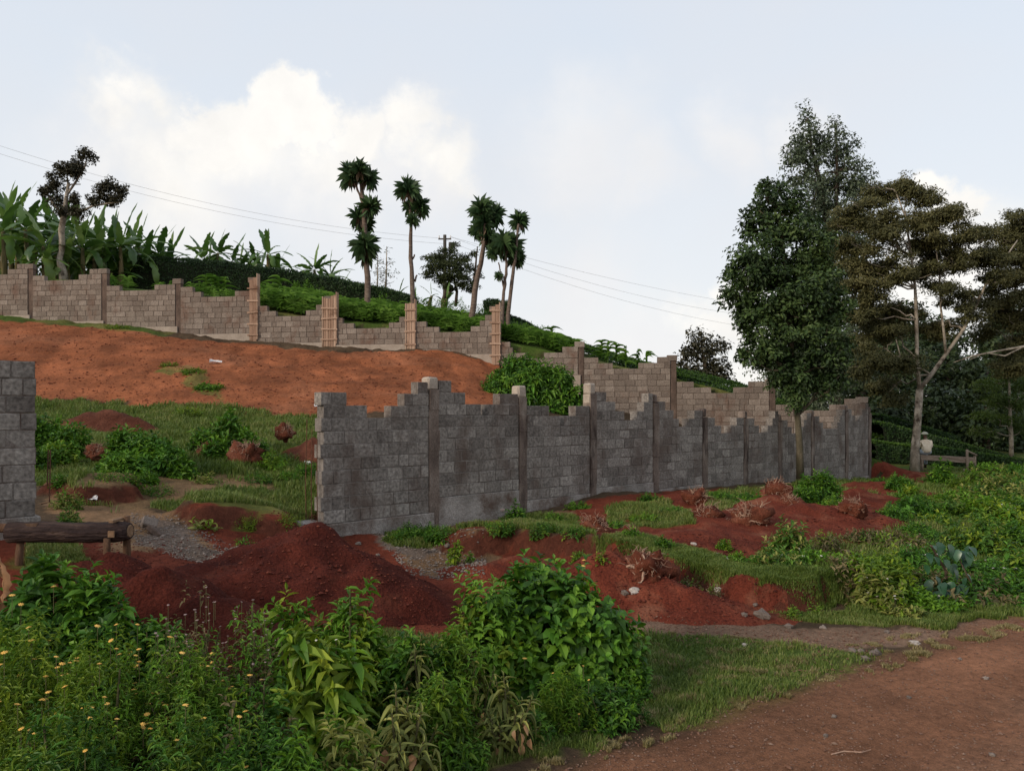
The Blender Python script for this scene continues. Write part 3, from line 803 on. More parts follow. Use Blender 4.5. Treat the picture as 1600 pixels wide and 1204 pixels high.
# ------------------------------------------------------------------ heaps of dug soil
def soilmat(name, cols, **k):
    return surf(name, cols, scale=2.4, rough=.97, bump=.9, bscale=22, bdist=.04, spec=.08, fine=.35, fscale=45, **k)
M_S_DARK = soilmat('dark_red_soil', stain=((.085, .026, .016), 1.7, .56, .74, (1, 1, 2.0)), cols=[(.037, .0085, .006), (.056, .0125, .008), (.082, .019, .012)])
M_S_RED = soilmat('red_soil', [(.075, .017, .010), (.112, .026, .015), (.16, .042, .023)], stain=((.20, .085, .05), 1.6, .54, .76, (1, 1, 1)))
M_S_BROWN = soilmat('brown_red_soil', [(.055, .018, .011), (.085, .030, .018), (.13, .05, .03)])
def heap(label, mat, cones, rough=.05, cell=.06, group=None, seed=0, cut=None):
    """cones: (px, py, Y, radius x, radius y) whose tops reach the photo pixel; the heap is the upper envelope"""
    cs = []
    for (px, py, Y, rx, ry) in cones:
        q = P(px, py, Y); cs.append((q[0], q[1], q[2], rx, ry))
    x0 = min(c[0] - c[3] for c in cs) - .2; x1 = max(c[0] + c[3] for c in cs) + .2
    y0 = min(c[1] - c[4] for c in cs) - .2; y1 = max(c[1] + c[4] for c in cs) + .2
    xs = np.arange(x0, x1, cell); ys = np.arange(y0, y1, cell); X, Y = np.meshgrid(xs, ys)
    B = height(X, Y)
    wx = X + .10 * fbm(X * 2, Y * 2, seed, 3); wy = Y + .10 * fbm(X * 2, Y * 2, seed + 7, 3)
    Hh = np.full(X.shape, -.12)
    for (cx, cy, cz, rx, ry) in cs:
        b = cz - hz(cx, cy)
        r = np.hypot((wx - cx) / rx, (wy - cy) / ry)
        h = b * (1.09 - np.sqrt(r * r + .008))
        Hh = np.maximum(Hh, h)
    k = sstep(.0, .25, Hh)
    Hh = Hh + k * rough * (fbm(X * 2.5, Y * 2.5, seed + 3, 4)) + k * rough * .45 * np.abs(fbm(X * 9, Y * 9, seed + 5, 3))
    keep = Hh > -.11
    Z = B + np.maximum(Hh, -.1)
    nx, ny = len(xs), len(ys)
    V = np.stack([X, Y, Z], -1).reshape(-1, 3)
    i = (np.arange(ny - 1)[:, None] * nx + np.arange(nx - 1)[None])
    Q = np.stack([i, i + 1, i + nx + 1, i + nx], -1)
    kk = keep[:-1, :-1] | keep[1:, 1:] | keep[1:, :-1] | keep[:-1, 1:]
    Q = Q[kk]
    u, inv = np.unique(Q, return_inverse=True)
    c = cs[0]; org = np.array((c[0], c[1], hz(c[0], c[1])))
    o = link('soil_heap', mesh_np('soil_heap', V[u] - org, [inv.reshape(Q.shape)], True), mat, None, org)
    tag(o, label, 'soil heap', group)
    HEAPS.append((cs, o))
    return o
HEAPS = []
heap('steep dark red soil heap piled against the near end of the grey wall', M_S_DARK, [(503, 826, 9.45, 1.32, 1.15), (400, 880, 8.95, .85, .6), (590, 882, 9.05, .95, .7)], .045, .05, seed=1)
heap('low broad dark red soil heap just below the log barrier', M_S_DARK, [(180, 866, 7.7, 1.05, .8), (125, 876, 7.6, .7, .6), (260, 884, 7.5, .9, .7), (345, 935, 7.2, .8, .7)], .045, .05, seed=2)
heap('red soil heap spilling onto the gravel path right of the round bush', M_S_RED, [(950, 860, 9.8, 1.15, .8), (1015, 892, 9.55, 1.0, .65), (1085, 922, 9.3, .9, .5), (1145, 948, 9.15, .7, .4), (885, 885, 9.7, .9, .7)], .05, .05, seed=3)
heap('small red soil heap behind the round leafy bush', M_S_RED, [(800, 868, 10.7, .95, .6), (760, 885, 10.4, .6, .5)], .05, .06, seed=4)
heap('red soil heap on the grassy ledge with pale stones on its face', M_S_RED, [(1120, 832, 12.0, 1.3, .8), (1060, 842, 12.2, 1.0, .6), (1170, 850, 11.8, .8, .6)], .05, .06, seed=5)
heap('wide red soil heap left of the roadside thicket with roots on top', M_S_RED, [(1270, 788, 14.2, 1.9, 1.1), (1215, 778, 14.8, 1.0, .8), (1340, 792, 14.4, 1.2, .9), (1235, 815, 13.3, 1.2, .9)], .05, .07, seed=6)
heap('narrow red soil heap against the foot of the grey wall', M_S_RED, [(1213, 757, 17.2, .55, .5), (1228, 772, 16.6, .5, .5)], .07, .07, seed=7)
heap('low red soil heap in the grass in front of the fourth pier', M_S_RED, [(1085, 768, 16.0, .8, .5), (1110, 778, 15.4, .7, .5)], .06, .07, seed=8)
heap('red soil heap around the foot of the pale forked tree', M_S_RED, [(1440, 738, 26.0, 1.6, 1.0), (1380, 750, 21.5, 1.4, .9), (1350, 765, 19, 1.2, .9)], .06, .1, seed=9)
heap('low brown soil heap in the grass below the orange bank', M_S_BROWN, [(160, 640, 18.0, 1.25, .7), (205, 652, 17.8, .8, .5)], .04, .08, seed=10)
heap('small dark soil heap behind the open end of the grey wall', M_S_BROWN, [(486, 688, 15.6, .65, .5), (500, 695, 15.3, .5, .4)], .05, .07, seed=11)

# ------------------------------------------------------------------ uprooted stumps
M_ROOT = surf('torn_root_wood', [(.14, .075, .05), (.28, .165, .115), (.42, .30, .22)], scale=9, rough=.85, rnd=.6, coord='obj')
M_RSOIL = soilmat('soil_on_roots', [(.07, .02, .012), (.11, .035, .02), (.17, .07, .045)])
def stump(px, py, Y, r, label, seed, group=None, spread=1.0, tilt=0):
    g = np.random.default_rng(seed)
    q = P(px, py, Y)
    root = thing('uprooted_stump', tuple(q), label, 'stump', group)
    # lumpy ball of soil
    n1, n2 = 14, 22
    th = np.linspace(0, math.pi, n1); ph = np.linspace(0, 2 * math.pi, n2, endpoint=False)
    T, Ph = np.meshgrid(th, ph, indexing='ij')
    d = np.stack([np.sin(T) * np.cos(Ph), np.sin(T) * np.sin(Ph), np.cos(T)], -1)
    rr = r * (.70 + .34 * fbm(d[..., 0] * 2.2 + seed, d[..., 1] * 2.2, d[..., 2] * 2.2, 4))
    V = (d * rr[..., None] * np.array([.8 + .25 * spread, .9, .85])).reshape(-1, 3)
    Q = []
    for i in range(n1 - 1):
        for j in range(n2): Q.append([i*n2 + j, (i+1)*n2 + j, (i+1)*n2 + (j+1) % n2, i*n2 + (j+1) % n2])
    link('root_ball', mesh_np('root_ball', V, [np.array(Q)], True), M_RSOIL, root)
    def roots(n, r0, ln):
        m = MB()
        for i in range(n):
            a = g.random() * 2 * math.pi; e = g.uniform(-.2, 1.3)
            dv = np.array([math.cos(a) * math.cos(e) * spread, math.sin(a) * math.cos(e), math.sin(e)]); dv /= np.linalg.norm(dv)
            p = dv * r * .45; pts = [p.copy()]; L = r * g.uniform(.35, .95) * ln
            v = dv.copy()
            for k in range(5):
                v = v + (g.random(3) - .5) * 2.0; v /= np.linalg.norm(v); p = p + v * L / 5; pts.append(p.copy())
            m.tube(pts, np.linspace(r0 * g.uniform(.6, 1.3), r0 * .25, 6), 5, jit=.2)
        return m
    for i in range(9): roots(1, .020 * r / .4, .85).build('root', M_ROOT, root)
    tag(roots(130, .0085 * r / .4, .9).build('fine_roots', M_ROOT, root), kind='stuff')
    return root
ST = [(1010, 890, 9.65, .36, 'uprooted stump with pale torn roots lying on the soil heap beside the path', 1.3), (928, 826, 12.2, .30, 'uprooted root ball at the left end of the grassy ledge', 1.1),
      (985, 834, 12.3, .20, 'low tangle of roots trailing along the ledge', 1.6), (1172, 812, 13.2, .42, 'broad bristling root mass between the two red heaps', 1.2), (1105, 812, 13.6, .36, 'root clump at the left of two on the ledge heap', 1.2),
      (1215, 768, 16.0, .36, 'root clump on the narrow heap against the grey wall', .9), (1332, 796, 13.9, .30, 'pale branching roots standing on the wide red heap', 1.0), (1088, 780, 15.2, .30, 'root clump in the grass in front of the fourth pier', 1.2),
      (445, 676, 16.2, .27, 'round uprooted stump at the top of the grass near the wall end', 1.0), (384, 712, 14.6, .38, 'largest uprooted root mass in the grass left of the grey wall', 1.45), (325, 706, 14.8, .26, 'root clump between two leafy bushes in the entry field', 1.2),
      (150, 707, 13.6, .22, 'small brown root clump among the leafy bushes at the left', 1.3), (1235, 790, 14.6, .28, 'dark root ball in the hollow between the wall and the wide heap', 1.2)]
for i, (px, py, Y, r, lab, sp) in enumerate(ST): stump(px, py, Y, r, lab, 40 + i, 'uprooted tea stumps', sp)

# ------------------------------------------------------------------ stones, slabs, litter
M_STONE = surf('grey_field_stone', [(.09, .07, .06), (.16, .13, .11), (.25, .21, .185)], scale=5, rough=.95, bump=.5, rnd=.5)
M_PALE = surf('pale_stone', [(.28, .24, .21), (.42, .38, .34)], scale=5, rough=.9, rnd=.3)
def stone_me(seed, flat=.6, n1=7, n2=10):
    th = np.linspace(0, math.pi, n1); ph = np.linspace(0, 2 * math.pi, n2, endpoint=False)
    T, Ph = np.meshgrid(th, ph, indexing='ij')
    d = np.stack([np.sin(T) * np.cos(Ph), np.sin(T) * np.sin(Ph), np.cos(T)], -1)
    rr = .8 + .35 * fbm(d[..., 0] * 1.6 + seed * 3, d[..., 1] * 1.6, d[..., 2] * 1.6, 3)
    V = (d * rr[..., None] * np.array([1, .75, flat])).reshape(-1, 3)
    Q = np.array([[i*n2 + j, (i+1)*n2 + j, (i+1)*n2 + (j+1) % n2, i*n2 + (j+1) % n2] for i in range(n1 - 1) for j in range(n2)])
    return mesh_np('stone', V, [Q])
SM = [stone_me(k) for k in range(4)]
for m_ in SM: m_.materials.append(M_STONE)
SP = [stone_me(k + 9, .45) for k in range(2)]
for m_ in SP: m_.materials.append(M_PALE)
def top_z(x, y):
    """height of the ground or of a heap over it"""
    dg = bpy.context.evaluated_depsgraph_get()
    hit, loc, *_ = SC.ray_cast(dg, Vector((x, y, 20)), Vector((0, 0, -1)))
    return loc.z if hit else hz(x, y)
_BV = None
def drop(px, py, lift=0.0):
    """first solid surface of ground or heaps along a photo sight line"""
    global _BV
    if _BV is None:
        bpy.context.view_layer.update()
        from mathutils.bvhtree import BVHTree
        vs, fs = [], []
        for o in [h[1] for h in HEAPS] + [bpy.data.objects[n] for n in ('ground', 'dirt_road', 'earth_bank', 'gravel_path', 'hillside')]:
            b = len(vs); me = o.data
            co = np.empty(len(me.vertices) * 3, np.float32); me.vertices.foreach_get('co', co); co = co.reshape(-1, 3) + np.array(o.location)
            vs.extend(map(tuple, co)); 
            lv = np.empty(len(me.loops), np.int32); me.loops.foreach_get('vertex_index', lv)
            fs.extend((lv.reshape(-1, 4) + b).tolist())
        _BV = BVHTree.FromPolygons(vs, fs)
    d = pix_dir(px, py)
    loc, n, i, dist = _BV.ray_cast(Vector((0, 0, EYE)), d)
    if loc is None:
        x, y = G(px, py); return np.array((x, y, hz(x, y) + lift))
    return np.array((loc.x, loc.y, loc.z + lift))
def ztop(x, y):
    drop(800, 1100)
    loc, n, i, dist = _BV.ray_cast(Vector((x, y, 30)), Vector((0, 0, -1)))
    return loc.z if loc else hz(x, y)
def stone(px, py, r, label=None, group=None, pale=False, rz=None):
    q = drop(px, py, r * .15)
    o = link('stone', random.choice(SP if pale else SM), None, None, q)
    o.scale = (r, r, r); o.rotation_euler = (random.uniform(-.3, .3), random.uniform(-.3, .3), rz if rz is not None else random.uniform(0, 6.28))
    return tag(o, label or 'small stone lying on the bare red soil', 'stone', group)
stone(992, 924, .085, 'light grey stone on the red heap just below the pale-rooted stump', pale=True)
stone(976, 927, .06, 'smaller grey stone left of the light grey stone on the red heap')
stone(1122, 922, .085, 'pale stone on the edge of the red heap below the undercut bank', pale=True)
stone(1190, 963, .12, 'grey stone where the red heap meets the gravel path')
stone(1163, 961, .05, 'pebble left of the grey stone at the gravel path')
stone(1084, 850, .06, 'white stone in the middle of the ledge heap', pale=True)
stone(1136, 876, .10, 'white flat stone in the grass above the undercut bank', pale=True)
stone(1120, 866, .05, 'pebble above the white flat stone of the ledge', pale=True)
stone(1232, 980, .065, 'dark red clod alone on the gravel path')
stone(1286, 981, .05, 'dark clod to the right of the red clod on the gravel path')
stone(1385, 988, .045, 'dark clod at the grass edge of the gravel path')
stone(1430, 1006, .07, 'pale flat stone beside the road verge', pale=True)
stone(1163, 1008, .04, 'white pebble in the verge grass', pale=True)
stone(1332, 1018, .06, 'grey stone at the left of the rubble by the road')
stone(1368, 1022, .075, 'dark lump at the right of the rubble by the road')
stone(1352, 1030, .06, 'lowest lump of the rubble by the road')
stone(1345, 1018, .05, 'middle lump of the rubble by the road')
stone(1303, 1120, .03, None); bpy.data.objects[-1] if False else None
for (px, py, r) in [(700, 853, .07), (678, 860, .05), (668, 863, .06), (560, 850, .06), (590, 868, .05), (745, 880, .04), (860, 906, .03), (724, 884, .03), (729, 893, .03)]:
    stone(px, py, r, 'small stone scattered on the bare ground between wall and bush', 'small stones below the wall')
for (px, py, r) in [(278, 818, .045), (256, 838, .045), (285, 842, .035), (238, 852, .045), (268, 828, .03), (300, 838, .035)]:
    stone(px, py, r, 'small stone strewn along the washed grey gully in the entry', 'small stones in the gully')
for (px, py, r) in [(1180, 945, .04), (1245, 1035, .03), (905, 930, .05), (1150, 1000, .03), (1500, 1030, .03), (1540, 1060, .035), (1420, 1090, .03), (1290, 1150, .03), (1550, 1180, .03)]:
    stone(px, py, r, 'loose pebble on the dirt road or its verge', 'loose pebbles by the road')
# tilted grey block fragment with a dark underside beside the gully
def slab(px, py, size, rot, mat, name, label, cat, lift=.0):
    q = drop(px, py, lift); m = MB(); m.box((0, 0, 0), size, ch=min(size) * .15, jit=min(size) * .08)
    o = m.build(name, mat, None, False, q); o.rotation_euler = rot
    return tag(o, label, cat)
slab(234, 826, (.19, .14, .09), (.7, .3, .5), M_BLK_B if False else M_STONE, 'broken_block', 'grey broken block tipped over beside the gully right of the log', 'block', .08)
slab(243, 834, (.24, .13, .06), (-.3, .5, -.4), M_COL_B, 'broken_block', 'dark slab leaning under the tipped grey block', 'block', .03)
slab(768, 797, (.42, .30, .05), (.15, .1, .5), surf('pinkish_slab', [(.34, .24, .21), (.45, .35, .31)], scale=4), 'flat_slab', 'pinkish flat slab lying in the grass below the second pier', 'slab', .05)
slab(668, 820, (.22, .16, .1), (.2, .3, .3), M_BLK_B, 'broken_block', 'brown broken block in the weeds below the first pier', 'block', .04)
M_PAPER = surf('white_paper', [(.55, .53, .52), (.72, .70, .70)], scale=8)
def paper(px, py, s, label):
    q = drop(px, py, .03); n = 7
    g = np.linspace(-.5, .5, n); X, Y = np.meshgrid(g, g)
    Z = .22 * fbm(X * 3 + px, Y * 3, 0, 3)
    V = np.stack([X * s, Y * s * .7, Z * s], -1).reshape(-1, 3)
    i = (np.arange(n-1)[:, None] * n + np.arange(n-1)[None]); Q = np.stack([i, i+1, i+n+1, i+n], -1).reshape(-1, 4)
    o = link('paper_scrap', mesh_np('paper_scrap', V, [Q]), M_PAPER, None, q); o.rotation_euler = (.5, .2, .4)
    tag(o, label, 'litter')
paper(337, 566, .38, 'white crumpled bag lying high on the orange bank')
paper(495, 635, .15, 'small white scrap at the foot of the orange bank beside the wall end')
paper(484, 726, .2, 'pink and white scrap in the grass by the wall end')
paper(145, 780, .12, 'small white scrap near the earth step left of the path')
# ------------------------------------------------------------------ leaves
def leaf_tmpl(nseg, prof, droop=.25, fold=.25, ruffle=0.0, seed=0):
    """unit leaf along +x, widths from prof(t) (half widths, 1 = full), sagging by droop, folded along the midrib"""
    r = np.random.default_rng(seed); t = np.linspace(0, 1, nseg + 1); V = []
    for i, a in enumerate(t):
        w = prof(a) * .5; z = -droop * a * a; x = a * (1 - .25 * droop * a)
        ru = ruffle * (r.random(2) - .5)
        V += [[x, -w, z + fold * w + ru[0]], [x, 0, z], [x, w, z + fold * w + ru[1]]]
    Q = []
    for i in range(nseg):
        b = i * 3
        Q += [[b, b+1, b+4, b+3], [b+1, b+2, b+5, b+4]]
    return np.array(V, float), np.array(Q)
ell = lambda a: max(.04, math.sin(math.pi * min(1, a * .96 + .02)) ** .8)
lance = lambda a: max(.04, (math.sin(math.pi * a ** .75)) * (1 if a < .99 else .1))
sword = lambda a: .55 + .45 * math.sin(math.pi * a ** .6) if a < .7 else max(.03, 1.0 * (1 - a) / .3)
oblong = lambda a: .05 if a < .02 or a > .98 else (min(1, a * 5 + .2) if a < .2 else (1 if a < .8 else 1 - ((a - .8) / .2) ** 2 * .8))
T_ELL = leaf_tmpl(3, ell, .25, .3); T_LANCE = leaf_tmpl(3, lance, .45, .35); T_SMALL = leaf_tmpl(2, ell, .15, .3)
T_SWORD = leaf_tmpl(3, sword, .04, .5); T_BLADE = leaf_tmpl(4, sword, .9, .5)
def T_DIAMOND():
    return np.array([[0, 0, 0], [.5, -.5, .06], [1, 0, -.08], [.5, .5, .06]], float), np.array([[0, 1, 2, 3]])
T_DIA = T_DIAMOND()
def nrm(a): return a / (np.linalg.norm(a, axis=-1, keepdims=True) + 1e-9)
def leaves(tmpl, pos, d, up, L, W):
    """numpy leaves: positions, directions, up hints, lengths, widths -> V, Q"""
    tv, tq = tmpl; n = len(pos)
    d = nrm(d); s = nrm(np.cross(up, d)); u = np.cross(d, s)
    L = np.broadcast_to(L, (n,)); W = np.broadcast_to(W, (n,))
    V = pos[:, None] + tv[None, :, 0, None] * (d * L[:, None])[:, None] + tv[None, :, 1, None] * (s * W[:, None])[:, None] + tv[None, :, 2, None] * (u * L[:, None])[:, None]
    Q = tq[None] + (np.arange(n) * len(tv))[:, None, None]
    return V.reshape(-1, 3), Q.reshape(-1, 4)
def leaf_obj(name, parts, mat, parent, kind='stuff'):
    m = MB()
    for V, Q in parts: m.add(V, Q)
    o = m.build(name, mat, parent)
    if kind: o['kind'] = kind
    return o
def rdir(g, n): return nrm(g.normal(size=(n, 3)))

G1 = leafmat('leaf_mid_green', [(0.036, 0.090, 0.006), (0.072, 0.169, 0.010), (0.115, 0.239, 0.017), (0.168, 0.308, 0.025)])
G2 = leafmat('leaf_dark_green', [(0.021, 0.055, 0.006), (0.043, 0.109, 0.010), (0.072, 0.159, 0.017), (0.119, 0.230, 0.027)])
G3 = leafmat('leaf_yellow_green', [(0.059, 0.103, 0.007), (0.119, 0.190, 0.012), (0.189, 0.268, 0.018), (0.276, 0.329, 0.026)])
G4 = leafmat('leaf_grey_green', [(0.079, 0.095, 0.020), (0.157, 0.182, 0.041), (0.247, 0.260, 0.065), (0.396, 0.381, 0.103)])
G5 = leafmat('leaf_deep_shrub', [(0.015, 0.048, 0.005), (0.036, 0.100, 0.009), (0.063, 0.169, 0.015), (0.108, 0.259, 0.025)])
G6 = leafmat('leaf_brownish', [(0.062, 0.052, 0.022), (0.117, 0.098, 0.042), (0.179, 0.143, 0.066), (0.235, 0.182, 0.088)])
G7 = leafmat('leaf_fine_green', [(0.043, 0.081, 0.006), (0.079, 0.149, 0.009), (0.128, 0.209, 0.013), (0.197, 0.279, 0.020)])
DRYL = leafmat('leaf_dead_tan', [(0.220, 0.100, 0.050), (0.360, 0.200, 0.100), (0.450, 0.300, 0.170)])
M_STEM = surf('green_brown_stem', [(.05, .05, .02), (.10, .09, .045)], scale=8)
M_TWIG = surf('woody_twig', [(.06, .04, .03), (.13, .09, .065)], scale=8)
M_YEL = surf('yellow_petal', [(.58, .32, .06), (.70, .44, .13)], scale=9, fine=0)
M_WHT = surf('pale_flower', [(.45, .42, .38), (.6, .57, .52)], scale=9, fine=0)
M_LIL = surf('lilac_seedhead', [(.22, .15, .14), (.34, .25, .24)], scale=9, fine=0)

def dome_points(g, n, rx, ry, H, lump=.28, inner=.0, zmin=.02, seed=0, flat=1.0):
    d = rdir(g, n * 2); d[:, 2] = np.abs(d[:, 2]); d = d[d[:, 2] > zmin][:n]
    lum = 1 + lump * fbm(d[:, 0] * 2.4 + seed, d[:, 1] * 2.4, d[:, 2] * 2.4, 3)
    k = (1 - inner * g.random(len(d)) ** 1.6) * lum
    p = d * np.array([rx, ry, H]) * k[:, None]
    return p, nrm(d / np.array([rx, ry, H * .8]))
def shoots(g, tips, ax, tmpl, k, L, asp, slen, spread=(35, 95), droop_down=.0, jl=.3):
    """whorls of leaves down the last stretch of every shoot; returns leaf arrays"""
    n = len(tips)
    t = (np.arange(k) + .5) / k                                    # 0 at the tip
    a0 = g.random(n) * 6.28
    az = a0[:, None] + np.arange(k)[None] * 2.4 + g.normal(size=(n, k)) * .25
    el = np.radians(spread[0] + (spread[1] - spread[0]) * t)[None] + g.normal(size=(n, k)) * .18
    ref = np.where(np.abs(ax[:, 2:3]) > .9, np.array([[1., 0, 0]]), np.array([[0, 0, 1.]]))
    u = nrm(np.cross(ax, ref)); v = np.cross(ax, u)
    side = np.cos(az)[..., None] * u[:, None] + np.sin(az)[..., None] * v[:, None]
    d = np.cos(el)[..., None] * ax[:, None] + np.sin(el)[..., None] * side
    pos = tips[:, None] - ax[:, None] * (t[None, :, None] * slen)
    LL = L * (.45 + .75 * t[None]) * (1 + jl * (g.random((n, k)) - .5) * 2)
    up = ax[:, None] + np.array([0, 0, .8]) + 0 * d
    up = up - side * .0
    d = d + np.array([0, 0, -droop_down]) * t[None, :, None]
    return leaves(tmpl, pos.reshape(-1, 3), d.reshape(-1, 3), up.reshape(-1, 3) + g.normal(size=(n * k, 3)) * .12, LL.ravel(), (LL * asp).ravel())
def bush(name, base, rx, ry, H, label, cat='shrub', n=160, k=8, L=.10, asp=.42, tmpl=None, mat=None, slen=.14, seed=0, group=None, spread=(30, 95), inner=.35, lump=.28, up=.55,
         flowers=None, nst=9, mat2=None, share2=.0, droop=.15, stemmat=None, scraggle=.0):
    g = np.random.default_rng(seed + 1000)
    tmpl = tmpl or T_ELL; mat = mat or G1
    root = thing(name, tuple(base), label, cat, group)
    tips, nr = dome_points(g, n, rx, ry, H, lump, inner, seed=seed)
    if scraggle: tips = tips * (1 + scraggle * g.random((len(tips), 1)) ** 3)
    ax = nrm(nr * (1 - up) + np.array([0, 0, up]) + g.normal(size=tips.shape) * .18)
    if mat2 and share2:
        c = int(len(tips) * share2)
        leaf_obj('leaves', [shoots(g, tips[c:], ax[c:], tmpl, k, L, asp, slen, spread, droop)], mat, root)
        leaf_obj('leaves', [shoots(g, tips[:c], ax[:c], tmpl, k, L, asp, slen, spread, droop)], mat2, root)
    else:
        leaf_obj('leaves', [shoots(g, tips, ax, tmpl, k, L, asp, slen, spread, droop)], mat, root)
    st = MB()
    for i in range(min(nst, len(tips))):
        e = tips[i * (len(tips) // max(1, nst))]; b = np.array([e[0] * .12, e[1] * .12, -.05])
        mid = (b + e) / 2 + np.array([e[0] * .12, e[1] * .12, H * .1])
        tt = np.linspace(0, 1, 5)[:, None]; pts = b * (1-tt)**2 + 2 * mid * tt * (1-tt) + e * tt**2
        st.tube(pts, np.linspace(.012, .004, 5) * (H / .8 + .3), 5)
    st.build('stems', stemmat or M_STEM, root)
    if flowers:
        nf, r, fm, hgt = flowers
        tp, fn = dome_points(g, nf, rx, ry, H, lump, .05, .35, seed=seed)
        f = MB(); s2 = MB()
        for p in tp:
            c = p + np.array([0, 0, hgt * g.uniform(.3, 1)])
            s2.tube([p - np.array([0, 0, .08]), c], .0022, 3, cap=False)
            nx = np.array([g.normal() * .25, g.normal() * .25, 1]); nx /= np.linalg.norm(nx)
            a = nrm(np.cross(nx, [0, 1, .1])); b = np.cross(nx, a); kk = 16
            th = np.arange(kk) * 2 * math.pi / kk; rr = r * np.where(np.arange(kk) % 2, .66, 1.0) * g.uniform(.8, 1.15)
            ring = c + (np.cos(th) * rr)[:, None] * a + (np.sin(th) * rr)[:, None] * b - nx * r * .1
            V = np.vstack([ring, c + nx * r * .25, c - nx * r * .4])
            T = [[j, (j + 1) % kk, kk] for j in range(kk)] + [[(j + 1) % kk, j, kk + 1] for j in range(kk)]
            f.add(V, None, T)
        tag(f.build('flower_heads', fm, root), kind='stuff')
        tag(s2.build('flower_stalks', M_STEM, root), kind='stuff')
    return root

def crown(g, blobs, clump_r, per, leafL, asp, tmpl=None, density=1.0, flat=1.0, shell=.45, outw=.5):
    """blobs (x, y, z, rx, ry, rz): clumps of leaves fill each blob's outer volume"""
    P_, Nn = [], []
    for (x, y, z, rx, ry, rz) in blobs:
        vol = (rx * ry * rz) ** (1/3)
        nc = max(3, int(density * 3.1 * (vol / clump_r) ** 2))
        d = rdir(g, nc); k = 1 - shell * g.random(nc) ** 1.3
        c = np.array([x, y, z]) + d * k[:, None] * np.array([rx, ry, rz]) * (1 + .12 * g.normal(size=(nc, 1)))
        for ci, di in zip(c, d):
            n = int(per * g.uniform(.5, 1.4))
            q = rdir(g, n) * (g.random((n, 1)) ** .45) * clump_r * g.uniform(.65, 1.25) * np.array([1, 1, flat])
            P_.append(ci + q); Nn.append(np.tile(di, (n, 1)) * outw + nrm(q) * .7)
    Pp = np.concatenate(P_); N0 = np.concatenate(Nn)
    n = len(Pp)
    up = nrm(N0 + np.array([0, 0, .55]) + g.normal(size=(n, 3)) * .35)
    d = nrm(np.cross(up, rdir(g, n)) + nrm(N0) * .35 - np.array([0, 0, .15]))
    L = leafL * g.uniform(.6, 1.3, n)
    return leaves(tmpl or T_DIA, Pp, d, up, L, L * asp)
def px_blobs(lst, Y, g, depth=1.0, yj=.3):
    """photo ellipses (px, py, rx[, ry]) at distance Y -> blobs"""
    out = []
    for b in lst:
        px, py, rx = b[:3]; ry = b[3] if len(b) > 3 else rx
        dy = g.normal() * yj * rx / FPX * Y
        q = P(px, py, Y + dy); out.append((q[0], q[1], q[2], rx / FPX * Y, rx / FPX * Y * depth, ry / FPX * Y))
    return out
def tree(name, base, label, cat, crownparts, limbs, bark, leaf, group=None, twigs=0, seed=0, crown_name='crown'):
    """limbs: list of (points, radii) in world coordinates, first is the trunk"""
    b = np.array(base); root = thing(name, tuple(b), label, cat, group)
    m = MB()
    for pts, rad in limbs[:1]:
        m.tube(np.array(pts) - b, rad, 10, jit=.10)
    trunk = m.build('trunk', bark, root, True)
    for pts, rad in limbs[1:]:
        m = MB(); m.tube(np.array(pts) - b, rad, 7, jit=.08); m.build('limb', bark, trunk, True)
    for V, Q in crownparts:
        leaf_obj(crown_name, [(V - b, Q)], leaf, root)
    return root
def limb(a, b_, r0, r1, bend=.12, n=7, g=RNG):
    a = np.array(a, float); b_ = np.array(b_, float); L = np.linalg.norm(b_ - a)
    t = np.linspace(0, 1, n)[:, None]; pts = a + (b_ - a) * t
    pts[1:-1] += (g.random((n - 2, 3)) - .5) * L * bend
    return pts, np.linspace(r0, r1, n)
def twiggery(g, start_pts, blobs, r=.035, n=2):
    """limbs reaching from trunk points into blobs"""
    out = []
    sp = np.array(start_pts)
    for (x, y, z, rx, ry, rz) in blobs:
        c = np.array([x, y, z]); i = np.argmin(np.linalg.norm(sp - c, axis=1) + np.maximum(0, sp[:, 2] - z + .2) * 2)
        out.append(limb(sp[i], c + g.normal(size=3) * .1, r, r * .35, .16, 6, g))
        for k in range(n):
            e = c + rdir(g, 1)[0] * np.array([rx, ry, rz]) * .75
            out.append(limb(c * .7 + sp[i] * .3, e, r * .5, r * .15, .2, 5, g))
    return out
BARK_P = surf('pale_lichen_bark', [(.16, .13, .10), (.28, .24, .19), (.42, .37, .31)], scale=5, stretch=(1, 1, .5), bump=.6, bscale=18, stain=((.05, .035, .025), 3, .5, .65, (1, 1, 1)))
BARK_D = surf('dark_bark', [(.035, .026, .02), (.07, .052, .04), (.12, .09, .07)], scale=5, stretch=(1, 1, .4), bump=.6, bscale=20)
BARK_G = surf('mossy_bark', [(.035, .032, .018), (.070, .060, .038), (.12, .10, .07)], scale=5, stretch=(1, 1, .4), bump=.6)
L_EVER = leafmat('evergreen_leaf', [(.010, .022, .006), (.024, .048, .012), (.048, .086, .020), (.105, .155, .045)], scale=.9, rnd=.5, trans=.18)
L_TALL = leafmat('tall_tree_leaf', [(.028, .044, .022), (.055, .078, .040), (.090, .118, .068), (.16, .19, .13)], scale=.9, rnd=.5, trans=.2)
L_ACA = leafmat('bronze_feathery_leaf', [(.032, .036, .012), (.066, .068, .024), (.105, .102, .036), (.16, .145, .06)], scale=.5, rnd=.45, trans=.25)
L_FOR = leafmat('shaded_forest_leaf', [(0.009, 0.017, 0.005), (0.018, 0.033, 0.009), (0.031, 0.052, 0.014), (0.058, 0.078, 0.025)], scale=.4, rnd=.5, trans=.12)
L_FEA = leafmat('feathery_green_leaf', [(0.026, 0.047, 0.007), (0.052, 0.088, 0.011), (0.086, 0.133, 0.019)], scale=.7, rnd=.5, trans=.25)
